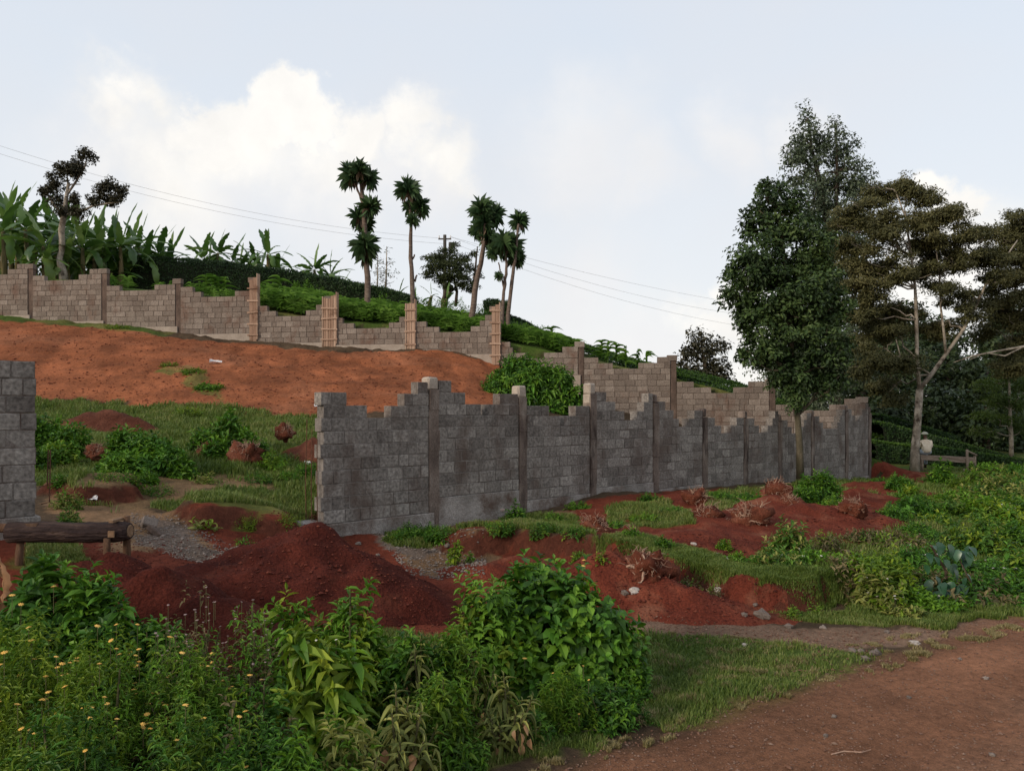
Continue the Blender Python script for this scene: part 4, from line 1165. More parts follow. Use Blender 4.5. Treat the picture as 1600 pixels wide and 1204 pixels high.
L_DRK = leafmat('dark_brown_green_leaf', [(0.018, 0.017, 0.007), (0.033, 0.031, 0.013), (0.058, 0.050, 0.022)], scale=1, rnd=.6, trans=.1)
# ------------------------------------------------------------------ trees
def gz_base(px, Y): x = (px - CX) / FPX * Y; return np.array((x, Y, hz(x, Y) - .05))
def jitb(g, bl):
    """break flat plates into smaller uneven pieces at different heights"""
    out = []
    for (x, y, z, rx, ry, rz) in bl:
        for k in range(5):
            f = g.uniform(.40, .72)
            out.append((x + g.uniform(-.65, .65) * rx, y + g.uniform(-.6, .6) * ry, z + g.normal() * rz * .8, rx * f, ry * f, rz * g.uniform(.5, 1.0)))
    return out
def pts_px(lst, Y): return [P(a, b, Y) for a, b in lst]
# broad evergreen in front of the grey wall
g = np.random.default_rng(1); Y = 21.7
bl = px_blobs([(1205, 322, 26), (1228, 345, 36), (1190, 365, 34), (1180, 405, 40), (1232, 395, 52), (1272, 385, 30), (1165, 450, 30), (1215, 455, 56), (1275, 445, 46), (1300, 480, 38), (1185, 495, 34), (1240, 515, 50), (1290, 535, 40),
               (1160, 425, 22), (1215, 565, 36), (1262, 585, 40), (1305, 590, 26), (1190, 540, 24), (1238, 615, 18), (1225, 480, 60), (1240, 590, 26), (1148, 455, 16), (1205, 300, 14)], Y, g)
ex = [(1150, 425), (1142, 470), (1158, 500), (1172, 545), (1165, 400), (1172, 360), (1186, 330), (1198, 300), (1216, 290), (1240, 315), (1262, 350), (1290, 605), (1310, 560), (1170, 520)]
bl += px_blobs([(a + g.normal() * 5, b + g.normal() * 5, 9 + 9 * g.random()) for a, b in ex], Y, g, 1, 1.2)
base_ = gz_base(1251, 21.9)
tr = [base_, *pts_px([(1250, 700), (1246, 650), (1238, 590), (1236, 520), (1232, 450), (1222, 380), (1210, 325)], Y)]
lim = [(tr, [.12, .095, .09, .08, .07, .06, .05, .03])] + twiggery(g, tr[2:], bl, .04, 1)
tree('evergreen_tree', base_, 'broad dark glossy evergreen tree with its trunk in front of the grey wall', 'tree',
     [crown(g, bl, .27, 70, .135, .5, None, 1.25, flat=.75, shell=.55)], lim, BARK_G, L_EVER)
sb = px_blobs([(1236, 622, 16, 14), (1246, 606, 12)], Y - .2, g)
# tall twin-topped tree behind the upper wall
g = np.random.default_rng(2); Y = 34.0
bl = px_blobs([(1262, 190, 14, 20), (1255, 218, 22), (1272, 238, 26), (1306, 202, 12, 20), (1302, 228, 20), (1325, 245, 24), (1244, 262, 26), (1288, 270, 34), (1332, 280, 28), (1258, 310, 38), (1310, 318, 44), (1280, 355, 48), (1335, 355, 28),
               (1318, 400, 50), (1285, 430, 50), (1340, 440, 34), (1310, 480, 52), (1270, 520, 50), (1330, 530, 44), (1240, 565, 48), (1200, 560, 34), (1300, 575, 46), (1345, 585, 30), (1215, 600, 30), (1280, 612, 30), (1240, 240, 14), (1346, 262, 12)], Y, g)
base_ = gz_base(1306, Y)
tr = [base_, *pts_px([(1304, 620), (1302, 540), (1300, 460), (1296, 380), (1285, 300), (1268, 230), (1262, 185)], Y)]
tr2 = pts_px([(1300, 420), (1306, 340), (1308, 270), (1306, 200)], Y)
lim = [(tr, [.32, .27, .24, .2, .16, .11, .06, .03]), (tr2, [.14, .1, .07, .03])] + twiggery(g, tr[3:] + tr2, bl, .06, 1)
tree('tall_tree', base_, 'tallest tree with two pointed tops rising behind the broad evergreen', 'tree', [crown(g, bl, .36, 52, .16, .45, None, 1.5)], lim, BARK_D, L_TALL)
# pale-stemmed forked tree with layered bronze crown
g = np.random.default_rng(3); Y = 27.5
bl = px_blobs([(1385, 296, 44, 12), (1345, 318, 30, 10), (1420, 312, 46, 13), (1318, 350, 16, 9), (1360, 345, 44, 12), (1452, 345, 46, 15), (1400, 365, 56, 13), (1472, 372, 52, 15), (1330, 385, 30, 11), (1440, 395, 62, 15), (1520, 365, 34, 12),
               (1370, 410, 46, 12), (1500, 405, 44, 13), (1420, 432, 50, 13), (1350, 440, 40, 12), (1540, 402, 30, 11), (1385, 468, 52, 14), (1470, 455, 44, 12), (1345, 495, 30, 11), (1520, 470, 34, 11), (1410, 505, 56, 15), (1362, 540, 46, 14),
               (1455, 525, 40, 12), (1390, 570, 50, 15), (1345, 575, 24, 10), (1440, 560, 30, 11), (1405, 606, 36, 10), (1495, 500, 34, 11), (1560, 435, 24, 9), (1325, 415, 16, 8), (1480, 330, 18, 8)], Y, g, .9)
bl = [(x, y + (1.3 if z < P(0, 488, Y)[2] and x > P(1395, 0, Y)[0] else 0), z, rx, ry, rz) for (x, y, z, rx, ry, rz) in bl if not (P(1432, 0, Y)[0] < x < P(1500, 0, Y)[0] and z < P(0, 515, Y)[2])]
base_ = gz_base(1429, Y)
tr = [base_, *pts_px([(1430, 700), (1434, 650), (1437, 608)], Y)]
f1 = pts_px([(1437, 608), (1433, 560), (1432, 500), (1430, 450), (1424, 400), (1415, 340), (1400, 300)], Y)
f2 = pts_px([(1437, 608), (1455, 585), (1478, 553), (1505, 515), (1524, 480), (1540, 445), (1562, 415), (1590, 375)], Y)
f3 = pts_px([(1433, 576), (1418, 575), (1408, 562), (1404, 545), (1400, 530)], Y - .2)
f4 = pts_px([(1478, 553), (1475, 520), (1470, 480), (1468, 430), (1460, 370)], Y)
lim = [(tr, [.18, .14, .12, .115]), (f1, [.075, .065, .06, .05, .04, .03, .02]), (f2, [.085, .075, .065, .06, .05, .04, .03, .02]), (f3, [.04, .035, .03, .02, .012]), (f4, [.05, .045, .035, .03, .02])]
lim += twiggery(g, f1[1:] + f2[1:] + f4[1:], bl, .035, 3)
tree('forked_tree', base_, 'pale-stemmed forked tree with layered bronze foliage standing beside the seated person', 'tree', [crown(g, jitb(g, bl), .30, 64, .11, .38, None, 3.1, flat=.5, shell=.95)], lim, BARK_P, L_ACA)
# its neighbour entering at the right edge
g = np.random.default_rng(4); Y = 30.0
bl = px_blobs([(1592, 345, 26, 10), (1575, 372, 34, 11), (1615, 372, 40, 13), (1560, 400, 30, 10), (1600, 412, 46, 14), (1640, 400, 50, 16), (1572, 442, 34, 12), (1612, 455, 40, 13), (1555, 478, 30, 11), (1590, 495, 44, 14), (1640, 480, 50, 16), (1560, 520, 34, 12), (1610, 535, 44, 13), (1575, 575, 36, 12)], Y, g, .9)
base_ = gz_base(1640, Y)
tr = [base_, *pts_px([(1638, 640), (1630, 560), (1622, 480), (1610, 400), (1600, 350)], Y)]
b1 = pts_px([(1632, 565), (1600, 541), (1560, 548), (1520, 556), (1490, 566)], Y - 1.2)
b2 = pts_px([(1600, 541), (1570, 556), (1540, 551), (1515, 562)], Y - 1.2)
lim = [(tr, [.2, .17, .13, .1, .06, .03]), (b1, [.06, .05, .04, .03, .015]), (b2, [.035, .03, .02, .01])] + twiggery(g, tr[2:], bl, .035, 3)
tree('bronze_tree', base_, 'bronze-leaved tree at the right edge with a long bare branch reaching left', 'tree', [crown(g, jitb(g, bl), .31, 64, .115, .38, None, 3.6, flat=.5, shell=.95)], lim, BARK_P, L_ACA)
# dark wood behind
FORE = [(1375, 575, 60, 46, 'dark tree filling the gap left of the forked tree'), (1490, 600, 66, 50, 'dark forest tree directly behind the forked tree'), (1440, 640, 50, 43, 'low dark tree behind the seated person'),
        (1560, 575, 62, 54, 'dark forest tree behind the bench end'), (1625, 600, 70, 50, 'dark forest tree half outside the right edge'), (1540, 655, 44, 41, 'low dark tree right of the person above the tea'),
        (1350, 630, 40, 44, 'low dark tree behind the far corner of the walls'), (1410, 520, 55, 56, 'dim far tree glimpsed through the bronze crown'), (1590, 520, 60, 58, 'dim far tree behind the right edge tree'), (1470, 545, 60, 60, 'dim far tree between the two bronze crowns'), (1385, 655, 44, 40, 'low dark tree just right of the wall corner'), (1500, 668, 46, 44, 'low dark bushy tree above the middle of the bench'), (1600, 665, 50, 44, 'low dark bushy tree at the right edge above the tea'), (1450, 690, 34, 47, 'lowest dark tree in the gap behind the person'), (1345, 590, 46, 42, 'dark tree behind the corner, under the bronze crown'), (1275, 600, 44, 44, 'dark tree behind the far wall left of the corner'), (1400, 600, 56, 50, 'dim dark tree behind the fork of the pale tree'), (1540, 610, 56, 47, 'dim dark tree behind the bare branch')]
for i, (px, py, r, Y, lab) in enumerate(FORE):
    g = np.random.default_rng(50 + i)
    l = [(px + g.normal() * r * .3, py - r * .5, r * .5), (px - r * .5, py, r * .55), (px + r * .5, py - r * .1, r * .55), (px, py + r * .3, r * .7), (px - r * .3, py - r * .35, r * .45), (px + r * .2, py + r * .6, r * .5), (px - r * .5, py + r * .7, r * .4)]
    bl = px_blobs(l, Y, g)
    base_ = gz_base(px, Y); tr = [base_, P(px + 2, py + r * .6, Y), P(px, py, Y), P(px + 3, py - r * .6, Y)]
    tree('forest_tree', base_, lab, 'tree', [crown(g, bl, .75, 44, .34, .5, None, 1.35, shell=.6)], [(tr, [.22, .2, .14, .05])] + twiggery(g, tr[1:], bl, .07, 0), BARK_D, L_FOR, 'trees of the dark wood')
# slim feathery tree at the right
g = np.random.default_rng(70); Y = 35.0
bl = px_blobs([(1578, 588, 30, 10), (1550, 600, 28, 9), (1600, 605, 26, 9), (1560, 625, 34, 10), (1596, 632, 26, 9), (1542, 648, 28, 8), (1580, 655, 30, 9), (1535, 672, 22, 6), (1600, 670, 22, 7)], Y, g)
base_ = gz_base(1580, Y); tr = [base_, *pts_px([(1580, 680), (1578, 640), (1577, 600), (1576, 580)], Y)]
tree('slim_tree', base_, 'slim pale-stemmed feathery tree before the dark wood at the right', 'tree', [crown(g, bl, .35, 50, .16, .3, None, 2.0, flat=.5, shell=.8)], [(tr, [.10, .09, .07, .05, .03])] + twiggery(g, tr[1:], bl, .025, 2), BARK_P, L_FEA)
# round tree on the skyline
g = np.random.default_rng(71); Y = 46.0
bl = px_blobs([(1088, 528, 15), (1080, 548, 17), (1104, 548, 19), (1122, 545, 15), (1074, 572, 15), (1098, 572, 20), (1126, 572, 16), (1112, 590, 17), (1086, 592, 15), (1135, 588, 10), (1108, 530, 8)], Y, g)
base_ = gz_base(1105, Y); tr = [base_, *pts_px([(1104, 590), (1100, 560), (1095, 535)], Y)]
tree('round_tree', base_, 'small round dark tree alone on the skyline above the tea slope', 'tree', [crown(g, bl, .30, 24, .22, .55, None, 1.25)], [(tr, [.16, .14, .1, .04])] + twiggery(g, tr[1:], bl, .05, 1), BARK_D, L_DRK)
# lopped tree among the bananas
g = np.random.default_rng(72); Y = 33.0
bl = px_blobs([(130, 240, 13, 9), (142, 247, 9, 8), (118, 258, 16, 9), (100, 264, 16, 10), (112, 270, 20, 10), (74, 296, 15, 11), (90, 290, 12, 10), (88, 312, 12, 10), (118, 310, 12, 9), (160, 296, 16, 11), (176, 288, 14, 10), (190, 300, 13, 10), (150, 312, 14, 9), (172, 312, 20, 9), (98, 328, 15, 9), (120, 330, 15, 8), (82, 276, 8, 8)], Y, g, .8)
base_ = gz_base(100, Y)
tr = [base_, *pts_px([(98, 425), (93, 405), (97, 385), (96, 360), (101, 330), (104, 305), (108, 285)], Y)]
lim = [(tr, [.2, .17, .13, .13, .12, .11, .08, .05]), (pts_px([(101, 335), (120, 334), (145, 322), (168, 318), (188, 316)], Y), [.06, .05, .045, .04, .02]), (pts_px([(104, 305), (118, 285), (132, 262), (136, 248)], Y), [.05, .045, .035, .02]),
       (pts_px([(99, 335), (88, 325), (78, 310), (72, 298)], Y), [.06, .05, .04, .02]), (pts_px([(106, 300), (106, 285), (104, 268)], Y), [.05, .04, .02]), (pts_px([(104, 292), (112, 288), (126, 288)], Y), [.04, .03, .02])]
tree('lopped_tree', base_, 'lopped tree with tufted clumps of dark leaves standing among the banana plants', 'tree', [crown(g, bl, .17, 36, .12, .5, None, 1.5, shell=.8)], lim, BARK_P, L_DRK)
# flat layered tree, bare tree, by the utility pole
g = np.random.default_rng(73); Y = 44.0
bl = px_blobs([(700, 392, 16, 5), (712, 382, 10, 4), (685, 402, 26, 7), (722, 404, 18, 6), (668, 402, 10, 4), (700, 412, 34, 9), (680, 420, 20, 7), (728, 420, 20, 8), (712, 430, 30, 9), (690, 435, 22, 6), (670, 428, 12, 5), (726, 444, 20, 8), (704, 446, 16, 6), (742, 395, 6, 8), (745, 430, 8, 8), (740, 450, 10, 7)], Y, g)
base_ = gz_base(698, Y); tr = [base_, *pts_px([(692, 470), (697, 455), (702, 440), (703, 410)], Y)]
tree('layered_tree', base_, 'flat layered tree on the skyline next to the utility pole', 'tree', [crown(g, bl, .22, 26, .17, .35, None, 1.5, flat=.5, shell=.8)], [(tr, [.14, .12, .1, .09, .05]), (pts_px([(694, 478), (702, 458), (712, 448)], Y), [.1, .08, .05]), (pts_px([(712, 478), (714, 455), (710, 440)], Y), [.1, .08, .05]), (pts_px([(738, 452), (742, 430), (744, 405), (746, 385)], Y), [.08, .07, .05, .03])] + twiggery(g, tr[2:], bl, .03, 1), BARK_D, surf('olive_layer_leaf', [(.022, .034, .014), (.045, .058, .022), (.07, .082, .034)], scale=1, rnd=.5, trans=.2, fine=0))
g = np.random.default_rng(74); Y = 46.0
for (px, top, lab, k) in ((604, 385, 'thin sparse grey tree on the skyline right of the first tall dracaena', 0), (590, 400, 'smaller sparse tree pressed against the first tall dracaena', 1)):
    bl = px_blobs([(px, top + 8, 5, 8), (px - 6, top + 24, 8, 8), (px + 7, top + 26, 8, 7), (px, top + 38, 13, 8), (px + 10, top + 44, 8, 6), (px - 10, top + 46, 7, 6)], Y, g)
    base_ = gz_base(px - 3, Y); tr = [base_, *pts_px([(px - 1, top + 60), (px, top + 30), (px, top)], Y)]
    tree('sparse_tree', base_, lab, 'tree', [crown(g, bl, .22, 7, .14, .4, None, .8, shell=.9)], [(tr, [.07, .06, .04, .015])] + twiggery(g, tr[1:], bl, .02, 3), BARK_P, surf('dusty_leaf', [(.06, .075, .05), (.11, .13, .09)], scale=1, rnd=.5, fine=0, trans=.2))

# ------------------------------------------------------------------ dracaenas: sword-leaf rosettes on bare stems
M_DEADR = leafmat('dead_dracaena_leaf', [(.06, .04, .025), (.12, .085, .05), (.18, .13, .08)])
L_DRA = [leafmat('dracaena_leaf', [(.016, .040, .012), (.038, .080, .026), (.085, .145, .055)], scale=1.5, rnd=.6, trans=.12)]
M_DTR = surf('ringed_dracaena_stem', [(.07, .05, .04), (.13, .095, .075), (.2, .155, .125)], scale=6, stretch=(1, 1, 2.5), bump=.5, bscale=14)
def rosette(parent, b, c, ax, R, n, g, low=-.9):
    """leaves pointing out of c, axis ax, down to angle low"""
    ax = np.array(ax, float) / np.linalg.norm(ax)
    cz = g.uniform(low, 1, n); az = g.random(n) * 6.28
    ref = np.array([1., 0, 0]) if abs(ax[2]) > .8 else np.array([0, 0, 1.])
    u = np.cross(ax, ref); u /= np.linalg.norm(u); v = np.cross(ax, u)
    d = cz[:, None] * ax + np.sqrt(1 - cz ** 2)[:, None] * (np.cos(az)[:, None] * u + np.sin(az)[:, None] * v)
    L = R * g.uniform(.85, 1.25, n); pos = c - b + ax * (cz[:, None] * R * .12)
    k = 14; a_ = g.random(k) * 6.28; dd = np.stack([np.cos(a_) * .45, np.sin(a_) * .45, np.full(k, -1.)], -1)
    leaf_obj('dead_leaves', [leaves(T_SWORD, np.tile(c - b - ax * R * .1, (k, 1)) + g.normal(size=(k, 3)) * .03, dd, np.tile([0., 0, 1.], (k, 1)) + g.normal(size=(k, 3)) * .2, R * g.uniform(.5, .9, k), R * .05)], M_DEADR, parent)
    leaf_obj('leaf_rosette', [leaves(T_SWORD, pos, d, ax + g.normal(size=(n, 3)) * .2 + 0 * d, L, R * .045)], L_DRA[0], parent)
def dracaena(px, Y, trunks, heads, label, seed):
    g = np.random.default_rng(seed); b = gz_base(px, Y); root = thing('dracaena', tuple(b), label, 'dracaena', 'tall dracaenas above the upper wall')
    for pts, r0, r1 in trunks:
        p = np.array(pts_px(pts, Y)); 
        if pts[0][1] > 470: p[0] = (p[0][0], Y, min(p[0][2], hz(p[0][0], Y) - .05))
        m = MB(); tt = np.linspace(0, 1, 14); ip = np.stack([np.interp(tt, np.linspace(0, 1, len(p)), p[:, k]) for k in range(3)], -1) - b
        ip[1:-1] += (g.random((12, 3)) - .5) * .04
        m.tube(ip, np.linspace(r0, r1, 14) * .68, 9, jit=.12); m.build('stem', M_DTR, root, True)
    for (hx, hy, rpx, ax, low) in heads:
        rosette(root, b, P(hx, hy, Y + g.normal() * .25), ax, rpx * .90 / FPX * Y, int(70 + rpx * 1.2), g, low)
dracaena(573, 30.9, [([(574, 488), (574, 440), (573, 400), (570, 350), (566, 300), (562, 270)], .19, .10), ([(568, 320), (556, 290), (550, 270)], .07, .05)],
         [(551, 276, 27, (-.3, 0, 1), -.8), (574, 281, 22, (.5, 0, .8), -.7), (562, 268, 20, (0, 0, 1), -.4), (575, 325, 22, (.8, -.2, .5), -.6), (560, 340, 20, (-.4, -.2, 1), -.9), (570, 350, 20, (.2, -.5, .6), -.9), (570, 384, 26, (0, -.2, 1), -.95), (572, 400, 20, (.1, 0, 1), -1)],
         'tallest dracaena, first from the left, leafy down half its stem', 1)
dracaena(645, 30.6, [([(646, 478), (645, 440), (641, 400), (642, 360), (643, 340), (638, 310)], .15, .07), ([(643, 350), (651, 335)], .07, .05), ([(648, 440), (651, 430)], .06, .05), ([(645, 405), (648, 398)], .05, .04)],
         [(637, 298, 24, (0, 0, 1), -.75), (654, 325, 21, (.5, 0, .8), -.8), (641, 325, 16, (-.3, -.3, 1), -.9), (645, 345, 13, (0, 0, 1), -1)],
         'slender dracaena, second from the left, two heads on a bare knobbly stem', 2)
dracaena(737, 30.2, [([(735, 500), (743, 450), (752, 405), (757, 370), (757, 340)], .19, .09), ([(754, 380), (752, 350)], .08, .05), ([(745, 440), (740, 432)], .07, .06)],
         [(753, 330, 25, (-.2, 0, 1), -.85), (770, 338, 22, (.5, 0, .8), -.75), (757, 352, 22, (0, -.4, 1), -.9), (748, 362, 18, (-.6, 0, .7), -.8), (762, 372, 17, (.3, 0, 1), -1)],
         'leaning dracaena, third from the left, one thick slanting stem', 3)
dracaena(795, 29.9, [([(792, 508), (796, 470), (803, 420), (806, 390), (810, 350)], .13, .06), ([(783, 500), (788, 450), (792, 415), (789, 385)], .11, .06), ([(788, 455), (783, 430), (779, 410)], .05, .035), ([(790, 440), (783, 425)], .05, .03)],
         [(811, 348, 20, (0, 0, 1), -.85), (788, 382, 26, (-.2, -.2, 1), -.9), (802, 388, 24, (.3, 0, 1), -1), (806, 405, 18, (.3, -.2, .8), -1), (772, 395, 15, (-.7, 0, .6), -.9), (779, 432, 9, (-.3, 0, 1), -1)],
         'clump of two thin dracaena stems, rightmost on the hill crest', 4)
# ------------------------------------------------------------------ bananas: paddle leaves on thick soft stems
M_BAN = [leafmat('banana_leaf', [(.026, .060, .012), (.055, .120, .020), (.100, .180, .032), (.18, .26, .07)], scale=1.2, rnd=.6, trans=.35, rough=.4, spec=.45),]
M_BSTEM = surf('banana_stem', [(.06, .055, .025), (.13, .11, .05), (.2, .15, .08)], scale=4, stretch=(2, 2, .5))
def banana_leaf_me(seed, bendk):
    r = np.random.default_rng(seed); n = 14; t = np.linspace(0, 1, n + 1); V = []
    # midrib: rises then arches over
    ang = np.radians(0) - bendk * t ** 1.6
    x = np.concatenate([[0], np.cumsum(np.cos(ang[:-1]) / n)]); z = np.concatenate([[0], np.cumsum(np.sin(ang[:-1]) / n)])
    for i, a in enumerate(t):
        w = 0.0 if a < .08 else .135 * min(1, ((a - .10) / .12)) ** .6 * (1 if a < .75 else max(.08, 1 - ((a - .75) / .25) ** 2))
        w = max(w, .008)
        tear = (r.random(2) < .3) * r.uniform(.2, .5, 2) if .2 < a < .95 else (0, 0)
        sag = .25 + .25 * r.random(2)
        for sg, k in ((-1, 0), (0, 0), (1, 1)):
            ww = w * (1 - tear[k]) if sg else 0
            V.append([x[i] - ww * .25 * abs(sg), sg * ww, z[i] + (.15 * ww - sag[k] * ww * .5) * abs(sg)])
    Q = []
    for i in range(n):
        b = i * 3; Q += [[b, b+1, b+4, b+3], [b+1, b+2, b+5, b+4]]
    m = mesh_np('leaf', np.array(V), [np.array(Q)], True); m.materials.append(M_BAN[0]); return m
BLM = [banana_leaf_me(k, [.3, .7, 1.1, 1.6, 2.1][k % 5]) for k in range(10)]
def banana(px, Y, hgt, label, seed, nl=12, L=1.9, ground=None, group='banana plants along the ridge'):
    g = np.random.default_rng(seed); x = (px - CX) / FPX * Y; z = hz(x, Y) if ground is None else ground
    root = thing('banana_plant', (x, Y, z), label, 'banana plant', group)
    ns = g.integers(1, 3)
    for q in range(ns):
        hh = hgt * .88 * (1 if q == 0 else .6); ox, oy = (0, 0) if q == 0 else (g.uniform(-.7, .7), g.uniform(-.4, .4))
        m = MB(); tl = g.normal() * .1
        m.tube([(ox, oy, -.1), (ox + tl * .3, oy, hh * .5), (ox + tl, oy, hh)], [.14, .11, .07], 8); m.build('stem', M_BSTEM, root, True)
        n = nl if q == 0 else nl - 3
        for k in range(n):
            el = math.radians(80 - 100 * (k / (n - 1)) ** .65 + g.normal() * 9); az = k * 2.4 + g.random() * .8
            me = BLM[(0 if k < 1 else 1 if k < 3 else 2 if k < 6 else 3 if k < 9 else 4) + 5 * int(g.integers(0, 2))]
            o = link('leaf', me, None, root, (ox + tl, oy, hh - .12 * k / n))
            l = L * (1 if q == 0 else .75) * g.uniform(.8, 1.1)
            o.scale = (l, l * .7, l); o.rotation_euler = (g.normal() * .25, -el, az)
    return root
BAN = [(8, 33.5, 2.4, 'banana plant at the left edge'), (45, 34.5, 2.7, 'banana plant left of the lopped tree'), (70, 33.0, 1.8, 'low banana plant just left of the lopped trunk'), (28, 37, 3.0, 'banana plant behind the left pair'), (130, 34, 2.0, 'banana plant just right of the lopped trunk'),
       (160, 36, 2.8, 'tall banana plant above the left end of the hedge'), (190, 35, 2.4, 'banana plant over the hedge end'), (215, 37.5, 2.7, 'banana plant leaning over the hedge'), (245, 38.5, 2.4, 'banana plant at the right of the big left clump'), (110, 38, 2.9, 'banana plant behind the lopped tree'), (178, 39, 2.9, 'banana plant at the back of the left clump'),
       (75, 38.5, 3.0, 'banana plant behind the lopped trunk, leftwards'), (268, 41, 1.9, 'short banana plant in the gap of the ridge'),
       (315, 43, 2.2, 'banana plant left in the middle clump on the ridge'), (342, 42.5, 2.6, 'tallest banana plant of the middle clump'), (362, 44, 2.2, 'banana plant in the heart of the middle clump'), (395, 43.5, 2.1, 'banana plant right of the middle clump'), (420, 43, 2.6, 'banana plant with an upright young leaf at the right of the ridge clump'), (432, 45, 2.0, 'last banana plant of the ridge clump'),
       (496, 44, 1.9, 'banana plant standing apart before the tall dracaena'), (514, 45, 1.7, 'banana plant beside the one that stands apart'), (536, 44, 1.2, 'low banana plant left of the tall dracaena'), (620, 44, .9, 'small banana sprout on the ridge between the first two dracaenas'), (670, 42.5, .9, 'small banana plant right of the second dracaena'), (690, 42, .8, 'small banana plant under the layered tree')]
BLAB = ['banana plant wedged between the two leftmost ones', 'banana plant behind the left pair, nearer the lopped tree', 'banana plant directly behind the lopped trunk, low fronds', 'banana plant touching the right side of the lopped crown', 'short banana plant at the left tip of the hedge', 'banana plant behind the tall one over the hedge tip', 'banana plant at the back over the hedge, with high fronds', 'banana plant with low fronds brushing the hedge top', 'short banana plant ending the big left grove', 'short banana plant left of the middle ridge clump', 'low banana plant inside the middle ridge clump, left', 'low banana plant inside the middle ridge clump, right', 'low banana plant before the upright young leaf', 'tallest banana plant at the back of the left edge', 'tall banana plant far behind the lopped crown', 'tall banana plant far behind the hedge tip', 'small banana plant left of the one standing apart', 'small banana plant between the pair and the tall dracaena']
for k_, (px, Y, h) in enumerate([(18, 36, 2.5), (55, 36.5, 2.2), (88, 35.5, 2.3), (122, 36, 2.4), (148, 34.8, 1.7), (172, 37.2, 2.2), (200, 38.6, 2.5), (228, 36.6, 2.0), (255, 39.5, 1.8), (300, 44.5, 1.6), (330, 45, 1.7), (378, 45, 1.8), (408, 45, 1.7), (5, 39, 2.8), (95, 40, 2.9), (140, 40, 2.8), (478, 45.5, 1.3), (525, 46, 1.4)]): BAN.append((px, Y, h, BLAB[k_]))
for i, (px, Y, h, lab) in enumerate(BAN):
    big = h > 1.6
    # stand them at the ridge height they show in the photograph
    banana(px, Y, h, lab, 300 + i, 13 if big else 6, 2.05 if px < 260 else (1.75 if big else 1.0))
for i, (px, py, Y) in enumerate([(60, 380, 40), (150, 385, 41), (230, 400, 42), (300, 412, 45), (380, 412, 46), (0, 390, 40)]):
    b = P(px, py, Y); z0 = hz(b[0], Y)
    bush('ridge_shrub', (b[0], Y, z0), 1.6, 1.2, max(.8, b[2] - z0), ['dark shrub under the lopped tree on the ridge', 'dark shrub beneath the tall left bananas', 'dark shrub at the right foot of the left bananas', 'dark shrub low in the gap of the ridge', 'dark shrub under the middle banana clump', 'dark shrub at the left edge under the bananas'][i],
         n=200, k=7, L=.22, asp=.5, tmpl=T_DIA, mat=G2, slen=.3, seed=i, nst=4)

# ------------------------------------------------------------------ clipped hedge along the ridge
L_HED = leafmat('hedge_leaf', [(.012, .028, .008), (.024, .052, .013), (.042, .082, .020)], scale=.8, rnd=.5, trans=.08)
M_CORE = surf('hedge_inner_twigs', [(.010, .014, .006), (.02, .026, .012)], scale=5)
def hedge_run(name, path, width, label, mat, seed, leafL=.09, per=900, cat='hedge', core=True, topmat=None, group=None):
    """path: (x, y, z0, z1) points; leaves cover the faces of the run"""
    g = np.random.default_rng(seed); path = np.array(path, float); b = np.array([path[0][0], path[0][1], path[0][2]])
    root = thing(name, tuple(b), label, cat, group)
    t = np.linspace(0, 1, 40) * (len(path) - 1); i0 = np.minimum(t.astype(int), len(path) - 2); f = (t - i0)[:, None]
    c = path[i0] * (1 - f) + path[i0 + 1] * f
    d = np.gradient(c[:, :2], axis=0); d /= np.linalg.norm(d, axis=1, keepdims=True); n = np.stack([-d[:, 1], d[:, 0]], -1)
    def section(s): 
        prof = np.array([(-.5, 0), (-.5, .55), (-.46, .85), (-.34, .97), (0, 1), (.34, .97), (.46, .85), (.5, .55), (.5, 0)])
        P3 = np.zeros((len(c), len(prof), 3))
        for k, (a, h) in enumerate(prof):
            w = a * width * s
            P3[:, k, 0] = c[:, 0] + n[:, 0] * w; P3[:, k, 1] = c[:, 1] + n[:, 1] * w; P3[:, k, 2] = c[:, 2] + (c[:, 3] - c[:, 2]) * h * s
        return P3
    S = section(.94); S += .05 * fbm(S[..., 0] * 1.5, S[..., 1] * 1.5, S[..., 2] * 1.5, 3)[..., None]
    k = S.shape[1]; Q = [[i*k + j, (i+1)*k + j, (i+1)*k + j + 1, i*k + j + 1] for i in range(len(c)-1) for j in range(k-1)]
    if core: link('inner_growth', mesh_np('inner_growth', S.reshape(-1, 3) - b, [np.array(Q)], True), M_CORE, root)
    S = section(1.0)
    L = np.sum(np.linalg.norm(np.diff(c[:, :2], axis=0), axis=1)); N = int(L * per)
    ii = g.random(N) * (len(c) - 1.001); jj = g.random(N) * (k - 1.001); a = ii.astype(int); bb = jj.astype(int); fa = (ii - a)[:, None]; fb = (jj - bb)[:, None]
    p = (S[a, bb] * (1-fa) + S[a+1, bb] * fa) * (1-fb) + (S[a, bb+1] * (1-fa) + S[a+1, bb+1] * fa) * fb
    mid = np.stack([np.interp(ii, np.arange(len(c)), c[:, q]) for q in (0, 1)] + [np.interp(ii, np.arange(len(c)), (c[:, 2] + c[:, 3]) / 2)], -1)
    nn = nrm(p - mid); p = p + nn * (.06 * fbm(p[:, 0] * 2, p[:, 1] * 2, p[:, 2] * 2, 3) + g.normal(size=N) * .03)[:, None]
    dd = nrm(nn * .5 + rdir(g, N) * .8 + np.array([0, 0, .3]))
    leaf_obj('leaves', [leaves(T_DIA, p - b, dd, nn + g.normal(size=(N, 3)) * .4, leafL * g.uniform(.6, 1.3, N), leafL * .55)], mat, root)
    return root
hp = []
for (px, top, Y) in [(150, 404, 36.5), (230, 404, 37), (320, 408, 37.5), (400, 419, 38), (470, 428, 38.4), (540, 441, 38.7), (600, 452, 39), (650, 466, 39)]:
    q = P(px, top, Y); hp.append((q[0], q[1], min(q[2] - .9, hz(q[0], Y) - .2), q[2]))
